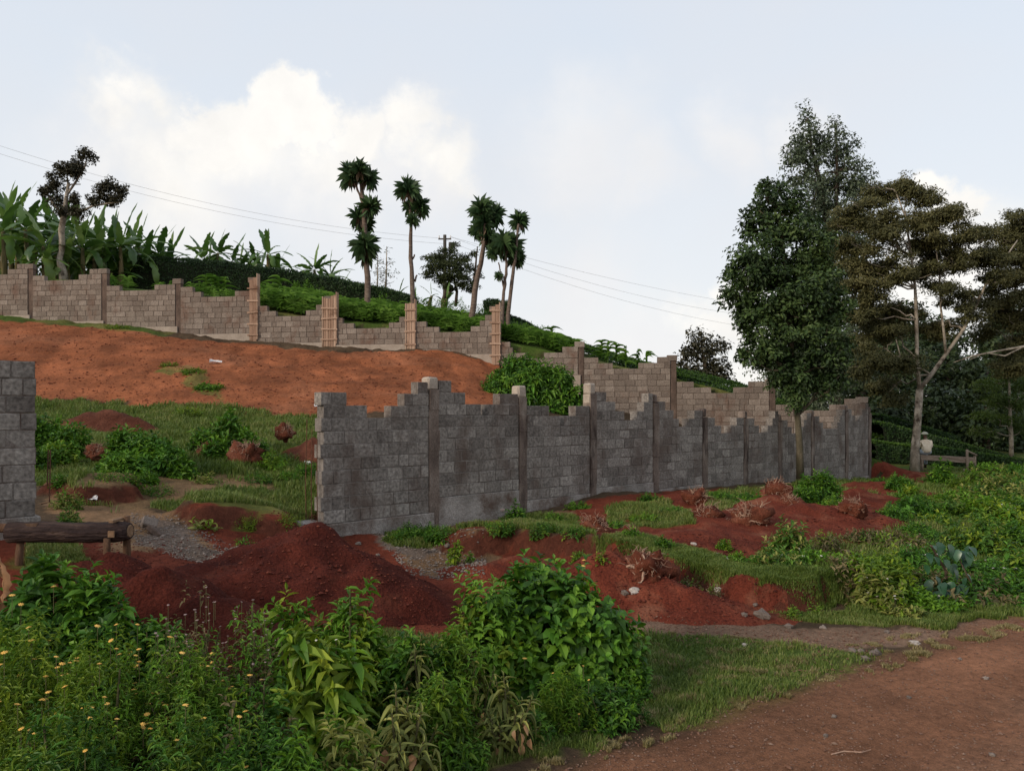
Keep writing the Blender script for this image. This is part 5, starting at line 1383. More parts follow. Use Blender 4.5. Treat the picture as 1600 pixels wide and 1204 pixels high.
hedge_run('clipped_hedge', hp, 1.3, 'long dark clipped hedge running along the ridge behind the upper wall', L_HED, 1, .11, 1500)
q = P(775, 470, 34.5)
hedge_run('clipped_hedge', [(q[0] - .55, 34.5, q[2] - 1.4, q[2] - .1), (q[0], 34.5, q[2] - 1.4, q[2]), (q[0] + .55, 34.5, q[2] - 1.4, q[2] - .1)], 1.3, 'short rounded end of hedge by the foot of the rightmost dracaenas', L_HED, 2, .10, 2500)

# ------------------------------------------------------------------ tea on the slopes
L_TEA = leafmat('tea_shoot', [(.030, .070, .008), (.060, .125, .016), (.10, .18, .025)], scale=.8, rnd=.5, trans=.3)
L_TED = leafmat('tea_bush_leaf', [(.012, .030, .008), (.024, .055, .014), (.045, .085, .022)], scale=.8, rnd=.5, trans=.2)
def tea_field(poly_px, Ys, seed, label, mats=(L_TED, L_TEA), n=9000, amp=.35, leafL=.13):
    """one sheet of touching bushes in rows"""
    g = np.random.default_rng(seed)
    X = []; c = 0
    xs = g.uniform(poly_px[0], poly_px[1], n); Yv = g.uniform(Ys[0], Ys[1], n)
    x = (xs - CX) / FPX * Yv
    row = np.abs(np.sin((x * .35 + Yv * .95) * 2.2 + .4 * fbm(x * .4, Yv * .4, 1, 2)))
    h = amp * row ** .35 + .08 * fbm(x * 1.5, Yv * 1.5, 4, 3)
    z = height(x, Yv) + h
    sU = (x - B_[0]) * nU[0] + (Yv - B_[1]) * nU[1]; ok = (sU > .3)
    p = np.stack([x, Yv, z], -1)[ok]; N = len(p); b = p[0].copy()
    root = thing('tea_bushes', tuple(b), label, 'tea bushes'); root['kind'] = 'stuff'
    up = nrm(np.array([0, 0, 1.]) + g.normal(size=(N, 3)) * .45); d = nrm(rdir(g, N) * np.array([1, 1, .5]) + np.array([0, 0, .5]))
    k = N // 2
    leaf_obj('leaves', [leaves(T_DIA, (p - b)[:k], d[:k], up[:k], leafL * g.uniform(.6, 1.3, k), leafL * .5)], mats[0], root)
    leaf_obj('young_shoots', [leaves(T_DIA, (p - b)[k:] + np.array([0, 0, .03]), d[k:], up[k:], leafL * .9 * g.uniform(.6, 1.3, N-k), leafL * .4)], mats[1], root)
tea_field((780, 900), (31, 38), 1, 'dark tea bushes on the slope right of the dracaenas', (L_TED, L_TED), 22000)
tea_field((1040, 1230), (31, 42), 2, 'bright green tea slope beyond the upper wall below the round tree', (L_TED, L_TEA), 30000)
tea_field((880, 1060), (33, 42), 3, 'tea on the skyline behind the upper wall', (L_TED, L_TEA), 18000)
tea_field((1210, 1380), (31, 40), 4, 'bright tea seen through the trunks behind the far corner', (L_TED, L_TEA), 20000)
for i, (a, b_, lab) in enumerate([((1362, 660, 35.0), (1620, 728, 37.5), 'tea row with a bright clipped top running behind the seated person'), ((1362, 648, 39), (1480, 682, 40.5), 'upper tea row with a bright top at the left of the forked tree'),
                                  ((1350, 690, 31.5), (1425, 700, 32), 'dark tea row between the corner and the forked tree'), ((1425, 695, 31.8), (1640, 728, 32.6), 'dark unclipped tea row close behind the bench')]):
    pa = []
    for t in np.linspace(0, 1, 6):
        px, py, Y = [a[k] * (1 - t) + b_[k] * t for k in range(3)]; q = P(px, py, Y); z0 = hz(q[0], Y); pa.append((q[0], Y, min(z0, q[2] - .5) - .1, q[2]))
    hedge_run('tea_row', pa, 1.6, lab, L_TED, 20 + i, .12, 1500, 'tea hedge')
    g = np.random.default_rng(i); pa = np.array(pa); N = 5000; t = g.random(N) * (len(pa) - 1.01); j = t.astype(int); f = (t - j)[:, None]
    p = (pa[j] * (1 - f) + pa[j+1] * f); p = np.stack([p[:, 0] + g.uniform(-.1, .1, N), p[:, 1] + g.uniform(-.75, .7, N), p[:, 3] + .02 + .04 * g.random(N)], -1)
    r_ = bpy.context.scene.objects[-1] if False else None
    root = [o for o in bpy.data.objects if o.name.startswith('tea_row')][-1]
    bb = np.array(root.location)
    leaf_obj('young_shoots', [leaves(T_DIA, p - bb, nrm(rdir(g, N) + np.array([0, 0, .6])), np.array([0, 0, 1.]) + g.normal(size=(N, 3)) * .5, .10 * g.uniform(.6, 1.3, N), .05)], L_TEA, root)

# ------------------------------------------------------------------ maize: arching blades
L_MAI = leafmat('maize_blade', [(.055, .125, .014), (.105, .215, .026), (.17, .30, .05)], scale=.8, rnd=.5, trans=.45)
def maize_arrays(g, base, H, n=9):
    k = np.arange(n); z = H * (.15 + .75 * k / n); az = k * math.pi + g.normal(size=n) * .5 + g.random() * 6
    d = np.stack([np.cos(az) * .8, np.sin(az) * .8, np.full(n, .9)], -1); pos = np.array(base) + np.stack([0 * z, 0 * z, z], -1)
    return leaves(T_BLADE, pos, d, np.tile([0, 0, 1.], (n, 1)) - d * .0, H * .62 * g.uniform(.8, 1.1, n), .065 * H)
def maize(px, top, Y, label, seed):
    g = np.random.default_rng(seed); q = P(px, top, Y); z0 = hz(q[0], Y); H = max(.9, q[2] - z0)
    root = thing('maize_plant', (q[0], Y, z0), label, 'maize plant', 'maize plants above the wall')
    m = MB(); m.tube([(0, 0, -.05), (0, 0, H * .85)], [.022, .01], 5); m.build('stalk', M_BAN[0], root)
    V, Q = maize_arrays(g, (0, 0, 0), H, 10); nq = len(Q) // 10; nv = len(V) // 10
    for k in range(10): link('leaf', mesh_np('leaf', V[k*nv:(k+1)*nv], [Q[:nq]], True), L_MAI, root)
for i, (px, top, Y, lab) in enumerate([(950, 553, 30.2, 'maize plant first from the left above the fourth step of the upper wall'), (963, 542, 30.4, 'tallest maize plant with a drooping top above the upper wall'), (978, 553, 30.0, 'maize plant in the middle of the row above the wall'), (997, 549, 30.3, 'maize plant with broad blades right of the middle'), (1010, 553, 30.1, 'rightmost maize plant of the row above the wall'), (940, 558, 30.6, 'small maize plant at the left end of the row'),
                                       (322, 440, 31.6, 'maize plant above the wall left of the first boarded pier'), (334, 448, 31.6, 'second maize plant left of the first boarded pier'), (352, 442, 31.8, 'third maize plant left of the first boarded pier'), (862, 520, 31, 'thin tall maize stalk on the tea slope'), (436, 432, 33, 'tall maize stalk right of the first boarded pier')]):
    maize(px, top, Y, lab, 400 + i)
def maize_mass(rng, n, label, seed, H=(.45, .8), Yr=(.5, 4)):
    g = np.random.default_rng(seed); parts = []; b = None
    for i in range(n):
        px = g.uniform(*rng); off = g.uniform(*Yr) ; 
        u = uu(px); w = UW.w(u); Y = w[1] + off; x = (px - CX) / FPX * Y; z = hz(x, Y)
        if b is None: b = np.array((x, Y, z))
        parts.append(maize_arrays(g, np.array((x, Y, z)) - b, g.uniform(*H), 8))
    m = MB()
    for V, Q in parts: m.add(V, Q)
    o = m.build('maize_patch', L_MAI, None, False, b); tag(o, label, 'maize', None, 'stuff')
maize_mass((408, 520), 330, 'dense young maize between the hedge and the upper wall, left part', 1)
maize_mass((520, 645), 330, 'dense young maize around the tallest dracaena', 2, (.45, .75), (.4, 3.5))
maize_mass((645, 780), 300, 'young maize between the second and third dracaenas', 3, (.4, .7), (.4, 3))
maize_mass((780, 905), 180, 'young maize behind the wall above the big leafy shrub', 4, (.4, .7), (.4, 3))
maize_mass((170, 400), 40, 'thin maize and weeds at the foot of the hedge', 5, (.35, .6), (.3, 1.5))
for i in range(8):
    g = np.random.default_rng(600 + i); px = [800, 822, 846, 590, 660, 705, 745, 480][i]; Y = [31.5, 31.8, 32, 34, 34, 34, 33, 36][i]
    x = (px - CX) / FPX * Y
    bush('ridge_shrub', (x, Y, hz(x, Y)), .9, .7, .75, ['shrub on the slope right of the dracaenas, leftmost', 'shrub on the slope right of the dracaenas, middle', 'shrub on the slope right of the dracaenas, rightmost', 'low green shrub behind the tallest dracaena', 'low green shrub right of the second dracaena', 'low shrub beneath the layered tree', 'low shrub behind the leaning dracaena', 'low shrub in front of the hedge'][i],
         n=110, k=7, L=.14, asp=.45, tmpl=T_DIA, mat=[G2, G1][i % 2], slen=.2, seed=60 + i, nst=3)

# ------------------------------------------------------------------ power line
M_POLE = surf('weathered_pole', [(.05, .045, .04), (.1, .09, .08)], scale=5)
q = P(695, 367, 48); root = thing('utility_pole', (q[0], 48, hz(q[0], 48)), 'thin wooden utility pole standing behind the layered tree', 'utility pole')
zt = q[2] - hz(q[0], 48)
m = MB(); m.tube([(0, 0, -.3), (0, 0, zt)], [.13, .10], 8); m.build('pole', M_POLE, root)
m = MB(); m.box((0, 0, zt - .25), (.8, .07, .08)); ca = m.build('cross_arm', M_POLE, root)
for k in (-.35, 0, .35):
    m = MB(); m.tube([(k, 0, zt - .2), (k, 0, zt - .04)], [.05, .035], 6); m.build('insulator', M_PAPER, ca)
m = MB(); m.tube([(.4, -.1, zt - .9), (.4, -.1, zt - .5)], [.16, .16], 8); m.build('transformer', M_POLE, root)
M_WIRE = surf('grey_cable', [(.26, .25, .25), (.38, .37, .37)], scale=3)
def wire(a, b_, sag, label, r=.007):
    a, b_ = np.array(a), np.array(b_); t = np.linspace(0, 1, 24)[:, None]
    p = a + (b_ - a) * t - np.array([0, 0, 1]) * sag * 4 * t * (1 - t)
    m = MB(); m.tube(p - a, r, 4); tag(m.build('power_cable', M_WIRE, None, False, a), label, 'cable')
pt = np.array((q[0], 48, q[2]))
wire(P(-60, 208, 40), pt + (-.3, 0, -.20), .9, 'upper power cable coming from the left edge to the pole')
wire(P(-60, 221, 40), pt + (0, 0, -.55), .9, 'lower power cable coming from the left edge to the pole')
wire(pt + (.3, 0, -.1), P(1240, 500, 60), .9, 'upper power cable running right from the pole behind the dracaenas')
wire(pt + (0, 0, -.3), P(1240, 520, 60), .9, 'lower power cable running right from the pole')
wire(pt + (.3, 0, -.1), P(1240, 486, 62), .5, 'topmost power cable fading towards the round tree')
# ------------------------------------------------------------------ shrubs and weeds
def at(px, Y): x = (px - CX) / FPX * Y; return np.array((x, Y, ztop(x, Y)))
def bush_px(name, px, top, w, Y, label, depth=.8, Hk=1.0, **k):
    """a bush whose crown reaches row top and is w photo pixels wide"""
    b = at(px, Y); H = max(.15, (EYE + (HY - top) / FPX * Y - b[2]) * Hk); r = w / 2 / FPX * Y
    return bush(name, b, r, r * depth, H, label, **k)
COARSE = dict(tmpl=T_ELL, asp=.42)
# big leafy shrub in front of the upper wall
bush_px('leafy_shrub', 826, 556, 120, 24.6, 'big rounded dark green shrub in front of the upper wall behind the grey wall', n=560, k=9, L=.26, asp=.36, tmpl=T_LANCE, mat=G5, mat2=G1, share2=.45, slen=.36, seed=1, inner=.3, up=.25, droop=.5, nst=8)
bush_px('leafy_shrub', 872, 572, 80, 24.2, 'right shoulder of the big shrub, smaller shrub against the upper wall', n=240, k=9, L=.25, asp=.36, tmpl=T_LANCE, mat=G5, mat2=G1, share2=.4, slen=.34, seed=2, inner=.3, up=.25, droop=.5, nst=5)
bush_px('leafy_shrub', 782, 578, 60, 24.4, 'left shoulder of the big shrub at the edge of the orange bank', n=170, k=9, L=.25, asp=.36, tmpl=T_LANCE, mat=G5, mat2=G1, share2=.4, slen=.34, seed=3, inner=.3, up=.25, droop=.5, nst=5)

# foreground, left to right ---------------------------------------------------------
FG = [  # name px top width Y  label  kwargs
 ('leafy_shrub', 70, 878, 190, 6.3, 'dark broad-leaved shrub at the left edge below the log barrier', dict(n=250, k=9, L=.115, asp=.46, tmpl=T_ELL, mat=G5, mat2=G1, share2=.3, slen=.15, inner=.4, up=.45)),
 ('leafy_shrub', 175, 925, 170, 6.1, 'lower dark broad-leaved shrub sloping down to the red soil', dict(n=230, k=9, L=.11, asp=.46, tmpl=T_ELL, mat=G5, mat2=G1, share2=.3, slen=.15, inner=.4, up=.45)),
 ('leafy_shrub', 235, 958, 130, 6.0, 'right end of the dark broad-leaved shrubs on the red soil', dict(n=160, k=9, L=.10, asp=.46, tmpl=T_ELL, mat=G5, mat2=G1, share2=.4, slen=.14, inner=.4, up=.45)),
 ('leafy_shrub', 125, 900, 150, 6.2, 'middle of the dark broad-leaved shrubs on the red soil', dict(n=220, k=9, L=.11, asp=.46, tmpl=T_ELL, mat=G5, mat2=G1, share2=.3, slen=.15, inner=.4, up=.45)),
 ('daisy_bush', 30, 975, 220, 5.0, 'yellow daisy bush in the left corner under the dead banana leaf', dict(n=420, k=12, L=.062, asp=.24, tmpl=T_LANCE, mat=G7, mat2=G3, share2=.3, slen=.14, inner=.5, up=.6, flowers=(30, .021, M_YEL, .12))),
 ('daisy_bush', 170, 1000, 230, 4.9, 'yellow daisy bush with the most flowers, second from the left', dict(n=480, k=12, L=.060, asp=.24, tmpl=T_LANCE, mat=G7, mat2=G1, share2=.3, slen=.14, inner=.5, up=.6, flowers=(42, .020, M_YEL, .11))),
 ('daisy_bush', 315, 1000, 210, 5.0, 'yellow daisy bush beside the brownish weeds', dict(n=420, k=12, L=.060, asp=.26, tmpl=T_LANCE, mat=G7, mat2=G1, share2=.4, slen=.14, inner=.5, up=.6, flowers=(32, .020, M_YEL, .12))),
 ('daisy_bush', 100, 1075, 260, 4.25, 'low dark daisy bush at the bottom left', dict(n=430, k=11, L=.065, asp=.28, tmpl=T_LANCE, mat=G7, mat2=G5, share2=.55, slen=.14, inner=.5, up=.6, flowers=(7, .018, M_YEL, .05))),
 ('daisy_bush', 300, 1085, 240, 4.3, 'low dark daisy bush at the bottom between corner and tall weeds', dict(n=380, k=11, L=.062, asp=.28, tmpl=T_LANCE, mat=G7, mat2=G5, share2=.6, slen=.14, inner=.5, up=.6, flowers=(6, .018, M_YEL, .05))),
 ('seedy_weed', 300, 955, 130, 5.7, 'brownish seeding weeds below the low red heap', dict(n=150, k=7, L=.06, asp=.3, tmpl=T_LANCE, mat=G6, mat2=G1, share2=.5, slen=.16, inner=.4, up=.75, flowers=(40, .012, M_LIL, .13), nst=14, scraggle=.25)),
 ('seedy_weed', 385, 972, 130, 5.6, 'brownish weeds left of the bright leafy shrub', dict(n=190, k=7, L=.065, asp=.3, tmpl=T_LANCE, mat=G6, mat2=G1, share2=.55, slen=.16, inner=.4, up=.7, flowers=(34, .011, M_LIL, .12), nst=14, scraggle=.2)),
 ('leafy_shrub', 455, 935, 140, 5.9, 'bright green shrub with pale flower dots in front of the steep heap', dict(n=230, k=8, L=.085, asp=.42, tmpl=T_ELL, mat=G1, mat2=G3, share2=.4, slen=.15, inner=.4, up=.6, flowers=(9, .014, M_WHT, .06))),
 ('leafy_shrub', 550, 920, 150, 5.9, 'bright green shrub at the centre left reaching up to the steep heap', dict(n=260, k=8, L=.09, asp=.42, tmpl=T_ELL, mat=G1, mat2=G3, share2=.4, slen=.15, inner=.4, up=.6, flowers=(8, .014, M_WHT, .06))),
 ('big_leaved_shrub', 500, 985, 180, 5.2, 'shrub with large yellow-green leaves at the centre left', dict(n=120, k=9, L=.17, asp=.40, tmpl=T_LANCE, mat=G3, mat2=G1, share2=.3, slen=.17, inner=.35, up=.45, droop=.35)),
 ('dark_weed', 410, 1045, 150, 4.8, 'dark mixed weeds in the shade left of the silvery shrub', dict(n=200, k=9, L=.075, asp=.36, tmpl=T_ELL, mat=G5, mat2=G6, share2=.25, slen=.15, inner=.45, up=.6)),
 ('dark_weed', 440, 1120, 170, 4.3, 'green leafy weeds at the bottom edge left of the silvery shrub', dict(n=190, k=10, L=.085, asp=.30, tmpl=T_LANCE, mat=G1, mat2=G5, share2=.4, slen=.15, inner=.45, up=.6)),
 ('leafy_shrub', 640, 965, 120, 5.8, 'green shrub between the steep heap and the round shrub', dict(n=190, k=8, L=.085, asp=.42, tmpl=T_ELL, mat=G1, mat2=G5, share2=.4, slen=.15, inner=.4, up=.6)),
 ('leafy_shrub', 700, 985, 130, 5.9, 'soft green shrub at the left foot of the round shrub', dict(n=220, k=10, L=.07, asp=.32, tmpl=T_LANCE, mat=G7, mat2=G1, share2=.5, slen=.15, inner=.4, up=.6)),
 ('round_shrub', 842, 896, 260, 6.9, 'large round shrub hung with glossy heart-shaped leaves in the centre foreground', dict(n=430, k=9, L=.12, asp=.60, tmpl=T_ELL, mat=G5, mat2=G1, share2=.5, slen=.18, inner=.3, up=.34, lump=.28, droop=.35, flowers=(9, .022, M_YEL, .03))),
 ('round_shrub', 925, 918, 170, 6.75, 'right half of the round shrub thicket trailing to the verge', dict(n=220, k=9, L=.105, asp=.66, tmpl=T_ELL, mat=G5, mat2=G1, share2=.35, slen=.17, inner=.3, up=.25, droop=.4)),
 ('leafy_shrub', 765, 912, 150, 6.6, 'left shoulder of the round shrub with lighter small leaves', dict(n=230, k=9, L=.085, asp=.48, tmpl=T_ELL, mat=G1, mat2=G3, share2=.3, slen=.15, inner=.35, up=.5)),
 ('feathery_bush', 880, 1040, 110, 5.9, 'soft feathery green bush under the round shrub', dict(n=260, k=12, L=.05, asp=.22, tmpl=T_LANCE, mat=G7, mat2=G1, share2=.5, slen=.12, inner=.5, up=.6, flowers=(6, .012, M_YEL, .03))),
 ('dark_weed', 950, 1060, 110, 6.0, 'dark green weeds at the right foot of the round shrub', dict(n=170, k=9, L=.075, asp=.4, tmpl=T_ELL, mat=G5, mat2=G1, share2=.3, slen=.14, inner=.4, up=.5)),
 ('small_shrub', 992, 1030, 60, 6.6, 'small round-leaved shrub on the verge right of the round shrub', dict(n=80, k=8, L=.07, asp=.6, tmpl=T_ELL, mat=G5, mat2=G1, share2=.4, slen=.12, inner=.3, up=.5)),
 ('small_shrub', 975, 1085, 90, 6.1, 'low purplish green tuft on the verge below the round shrub', dict(n=130, k=8, L=.055, asp=.3, tmpl=T_LANCE, mat=G6, mat2=G5, share2=.6, slen=.12, inner=.4, up=.5)),
 ('leafy_shrub', 690, 1060, 120, 5.2, 'bushy green weed between the two silvery shrubs', dict(n=180, k=10, L=.07, asp=.34, tmpl=T_LANCE, mat=G7, mat2=G1, share2=.5, slen=.14, inner=.4, up=.6)),
 ('leafy_shrub', 540, 1110, 130, 4.6, 'grey-green leafy weed at the bottom edge under the silvery shrub', dict(n=90, k=10, L=.10, asp=.24, tmpl=T_LANCE, mat=G4, mat2=G1, share2=.3, slen=.15, inner=.4, up=.6)),
 ('dark_weed', 700, 1120, 150, 5.2, 'low dark weeds at the bottom edge of the verge', dict(n=170, k=9, L=.06, asp=.34, tmpl=T_LANCE, mat=G5, mat2=G1, share2=.5, slen=.13, inner=.4, up=.5)),
 ('dark_weed', 820, 1100, 130, 5.7, 'low weeds under the second silvery shrub', dict(n=160, k=9, L=.06, asp=.34, tmpl=T_LANCE, mat=G1, mat2=G5, share2=.6, slen=.13, inner=.4, up=.5)),
 ('small_shrub', 30, 1150, 60, 4.5, 'bright green sprig at the bottom left corner', dict(n=22, k=12, L=.06, asp=.3, tmpl=T_LANCE, mat=G1, mat2=G3, share2=.5, slen=.16, inner=.3, up=.85)),
 ('small_shrub', 165, 1150, 60, 4.4, 'bright sprig standing up at the bottom left of centre', dict(n=20, k=12, L=.055, asp=.3, tmpl=T_LANCE, mat=G1, mat2=G3, share2=.5, slen=.16, inner=.3, up=.9)),
]
for i, (nm, px, top, w, Y, lab, k) in enumerate(FG):
    if nm in ('leafy_shrub', 'round_shrub', 'big_leaved_shrub'): k['L'] *= 1.22
    bush_px(nm, px, top, w, Y, lab, seed=100 + i, **k)

# silvery shrubs: big felted leaves one can count, some dead ones hanging below
def silver(px, top, w, Y, label, seed, nsh=12, k=11, L=.17, dead=8):
    g = np.random.default_rng(seed); b = at(px, Y); H = EYE + (HY - top) / FPX * Y - b[2]; r = w / 2 / FPX * Y
    root = thing('silvery_shrub', tuple(b), label, 'shrub', 'silvery shrubs on the verge')
    lv = []
    for q in range(4):
        me = mesh_np('leaf', T_LV[q][0], [T_LV[q][1]], True); me.materials.append(G4); lv.append(me)
    dm = mesh_np('dead_leaf', T_LV[0][0] * np.array([1, 1.3, 1]), [T_LV[0][1]], True); dm.materials.append(DRYL)
    tips, nr = dome_points(g, nsh, r, r * .8, H, .1, .25, .25, seed)
    for j, (t, n) in enumerate(zip(tips, nr)):
        m = MB(); m.tube([(t[0] * .15, t[1] * .15, -.05), (t[0] * .6, t[1] * .6, t[2] * .55), t], [.010, .008, .005], 5); m.build('stem', M_STEM, root)
        ax = nrm(n * .4 + np.array([0, 0, .8])); ref = np.array([1., .1, 0]); u = nrm(np.cross(ax, ref)); v = np.cross(ax, u)
        for i in range(k):
            f = (i + .3) / k; a = i * 2.4 + g.random() * .4; el = math.radians(28 + 88 * f)
            d = math.cos(el) * ax + math.sin(el) * (math.cos(a) * u + math.sin(a) * v)
            o = link('leaf', lv[i % 4], None, root, t - ax * f * .20)
            s = L * (.4 + .75 * min(1, f * 1.6)) * g.uniform(.8, 1.15); o.scale = (s, s * .24, s)
            up = Vector(ax) ; dv = Vector(d); sd_ = up.cross(dv).normalized(); uz = dv.cross(sd_)
            o.rotation_euler = Matrix((dv, sd_, uz)).transposed().to_euler()
    for i in range(dead):
        o = link('dead_leaf', dm, None, root, (g.uniform(-.5, .5) * r, g.uniform(-.7, -.1) * r, g.uniform(.15, .5) * H)); s = L * g.uniform(.5, .8)
        o.scale = (s, s * .4, s); o.rotation_euler = (g.uniform(-.5, .5), g.uniform(1.1, 1.5), g.uniform(0, 6.28)); o['label'] = 'dead brown leaf hanging'
T_LV = [leaf_tmpl(5, lance, dr, .35, .03, q) for q, dr in enumerate((.35, .6, .85, 1.1))]
silver(625, 1068, 150, 4.9, 'silvery shrub with long felted leaves at the bottom centre', 1, 24, 11, .14, 9)
silver(800, 1050, 120, 5.5, 'silvery shrub with drooping leaves and dead brown ones below the round shrub', 2, 16, 11, .135, 8)
silver(660, 985, 90, 5.7, 'small silvery shrub with yellowing tips by the steep heap', 3, 9, 10, .12, 3)
silver(745, 1010, 80, 5.9, 'small silvery shrub at the left foot of the round shrub', 4, 9, 10, .12, 2)
silver(560, 1140, 90, 4.5, 'lowest silvery shrub at the bottom edge', 5, 8, 10, .11, 1)

# right thicket -------------------------------------------------------------------
TH_ = [(1225, 842, 90, 11.0, 'pale-flecked leafy shrub left end of the thicket on the grassy ledge', G1, G4), (1270, 862, 90, 10.4, 'leafy shrub above the undercut bank, second from the thicket left end', G1, G5), (1215, 870, 70, 10.2, 'low leafy shrub hanging over the undercut bank', G1, G4),
 (1330, 850, 80, 11.2, 'brownish scrub below the wide red heap', G6, G7), (1380, 880, 110, 9.8, 'yellowish green shrub at the front of the thicket by the path', G7, G3), (1430, 915, 100, 9.6, 'green shrub at the foot of the thicket beside the track', G3, G1), (1370, 915, 80, 9.5, 'pale-leaved low shrub nearest the gravel path', G4, G7),
 (1310, 880, 70, 10.2, 'dull scrub between the ledge shrubs and the yellowish shrub', G6, G1), (1500, 895, 120, 10.0, 'tangled dark shrub at the track edge', G5, G6), (1570, 880, 130, 10.4, 'dark shrub near the right edge beside the track', G5, G1), (1620, 870, 130, 11.0, 'shrub cut by the right edge of the picture', G5, G7),
 (1445, 850, 100, 11.5, 'leafy shrub beside the big-leaved climber', G7, G5), (1530, 830, 120, 12.5, 'broad leafy shrub in the middle of the thicket', G1, G3), (1600, 810, 120, 13.0, 'broad leafy shrub right of the thicket middle', G1, G5), (1390, 830, 100, 12.6, 'brown-green scrub right of the wide red heap', G6, G7),
 (1460, 795, 110, 14.6, 'fresh green shrub below the bench, front left', G1, G3), (1540, 780, 110, 15.5, 'fresh green shrub below the bench, centre', G1, G3), (1610, 770, 110, 16.5, 'fresh green shrub at the right edge, halfway up', G1, G7), (1420, 785, 90, 16.0, 'shrub left of the fresh green shrubs below the bench', G7, G5),
 (1500, 760, 100, 19.0, 'pale-tipped shrub close below the bench posts', G1, G4), (1570, 748, 100, 20.5, 'pale-tipped shrub right of the bench', G1, G4), (1625, 740, 90, 22, 'high shrub at the right edge beyond the bench', G1, G5), (1545, 728, 70, 24, 'shrub covering the foot of the bench posts', G1, G4), (1590, 724, 80, 26, 'farthest shrub on the right behind the bench', G5, G1),
 (1470, 735, 50, 24, 'low green shrub in front of the bench plank', G5, G1), (1345, 905, 60, 9.8, 'small dull shrub by the bank end', G6, G5), (1480, 940, 90, 9.7, 'low grassy shrub at the track edge', G5, G7), (1560, 925, 100, 10.0, 'low tangle at the track edge near the right', G5, G1), (1410, 950, 60, 9.2, 'small white-flecked plant at the foot of the thicket', G4, G7)]
for i, (px, top, w, Y, lab, ma, mb) in enumerate(TH_):
    far = Y > 14
    top += [-14, 6, -4, 10, -9, 4][i % 6] * (.6 if far else 1.2); w *= [.85, 1.0, 1.1][i % 3]
    if i % 3 != 1: ma = {G1: G2, G3: G1, G7: G5}.get(ma, ma)
    bush_px('thicket_shrub', px, top, w, Y, lab, depth=1.0, n=int(110 + w * .75 * (1.0 if far else 1.1)), k=8, L=.17 if far else .125, asp=.42, tmpl=T_SMALL if far else T_ELL, mat=ma, mat2=mb, share2=.35, slen=.18, seed=200 + i, inner=.35, lump=.5, up=.5, nst=5, group='shrubs of the roadside thicket',
            flowers=(10, .02, M_WHT, .05) if i % 5 == 1 else None)
# filler shrubs deep in the thicket share their meshes
src = [o for o in bpy.data.objects if o.get('group') == 'shrubs of the roadside thicket'][:22]
g = np.random.default_rng(33); cnt = 0
for (px, Y, s) in [(1340, 10.9, .8), (1400, 11.2, .9), (1470, 10.8, 1), (1540, 11.2, 1), (1600, 12, 1), (1490, 12.6, 1), (1430, 13.4, .9), (1560, 14, 1), (1500, 16, 1), (1590, 15, 1), (1440, 18, .9), (1560, 18, 1), (1620, 18.5, 1), (1500, 22, .9), (1600, 23, 1), (1660, 14, 1), (1680, 17, 1), (1640, 21, 1), (1520, 20, .9), (1680, 12, 1), (1480, 14, .9), (1420, 10.3, .7)]:
    o = copy_tree(src[int(g.integers(0, len(src)))]); b = at(px, Y); o.location = b; o.rotation_euler = (0, 0, g.random() * 6.28); o.scale = (s * g.uniform(.8, 1), s * g.uniform(.8, 1), s * g.uniform(.62, .8))
    tag(o, 'one of the tangled shrubs filling the thicket between track and bench', 'shrub', 'tangled filler shrubs of the thicket')
# climber with big heart leaves
def climber(px, py, Y, label, seed, n=34):
    g = np.random.default_rng(seed); c = P(px, py, Y); root = thing('climber', tuple(c), label, 'climbing plant')
    V, Q = leaf_tmpl(4, lambda a: max(.03, (1 - a) ** .6 * min(1, a * 9 + .3)), .3, .2); me = mesh_np('leaf', V, [Q], True); me.materials.append(leafmat('climber_leaf', [(.012, .040, .018), (.022, .070, .032), (.035, .10, .045)], scale=2, rnd=.6, trans=.1, rough=.35, spec=.5))
    m = MB(); m.tube([(.3, .3, -1.0), (.1, .1, -.2), (-.2, -.1, .15), (.1, -.15, .05), (.3, -.2, -.4)], [.02, .018, .014, .01, .006], 5); m.build('vine', M_TWIG, root)
    for i in range(n):
        a = g.random() * 3.14 + 3.14; p = (math.cos(a) * .34 * g.uniform(.3, 1), -abs(math.sin(a)) * .2 - .05, g.uniform(-.42, .22)); o = link('leaf', me, None, root, p)
        s = g.uniform(.12, .19); o.scale = (s, s * .9, s); o.rotation_euler = (g.normal() * .3, g.uniform(.5, 1.2), math.radians(-90) + g.normal() * .9)
climber(1472, 868, 9.9, 'climber with large dark heart-shaped leaves on the thicket', 1)
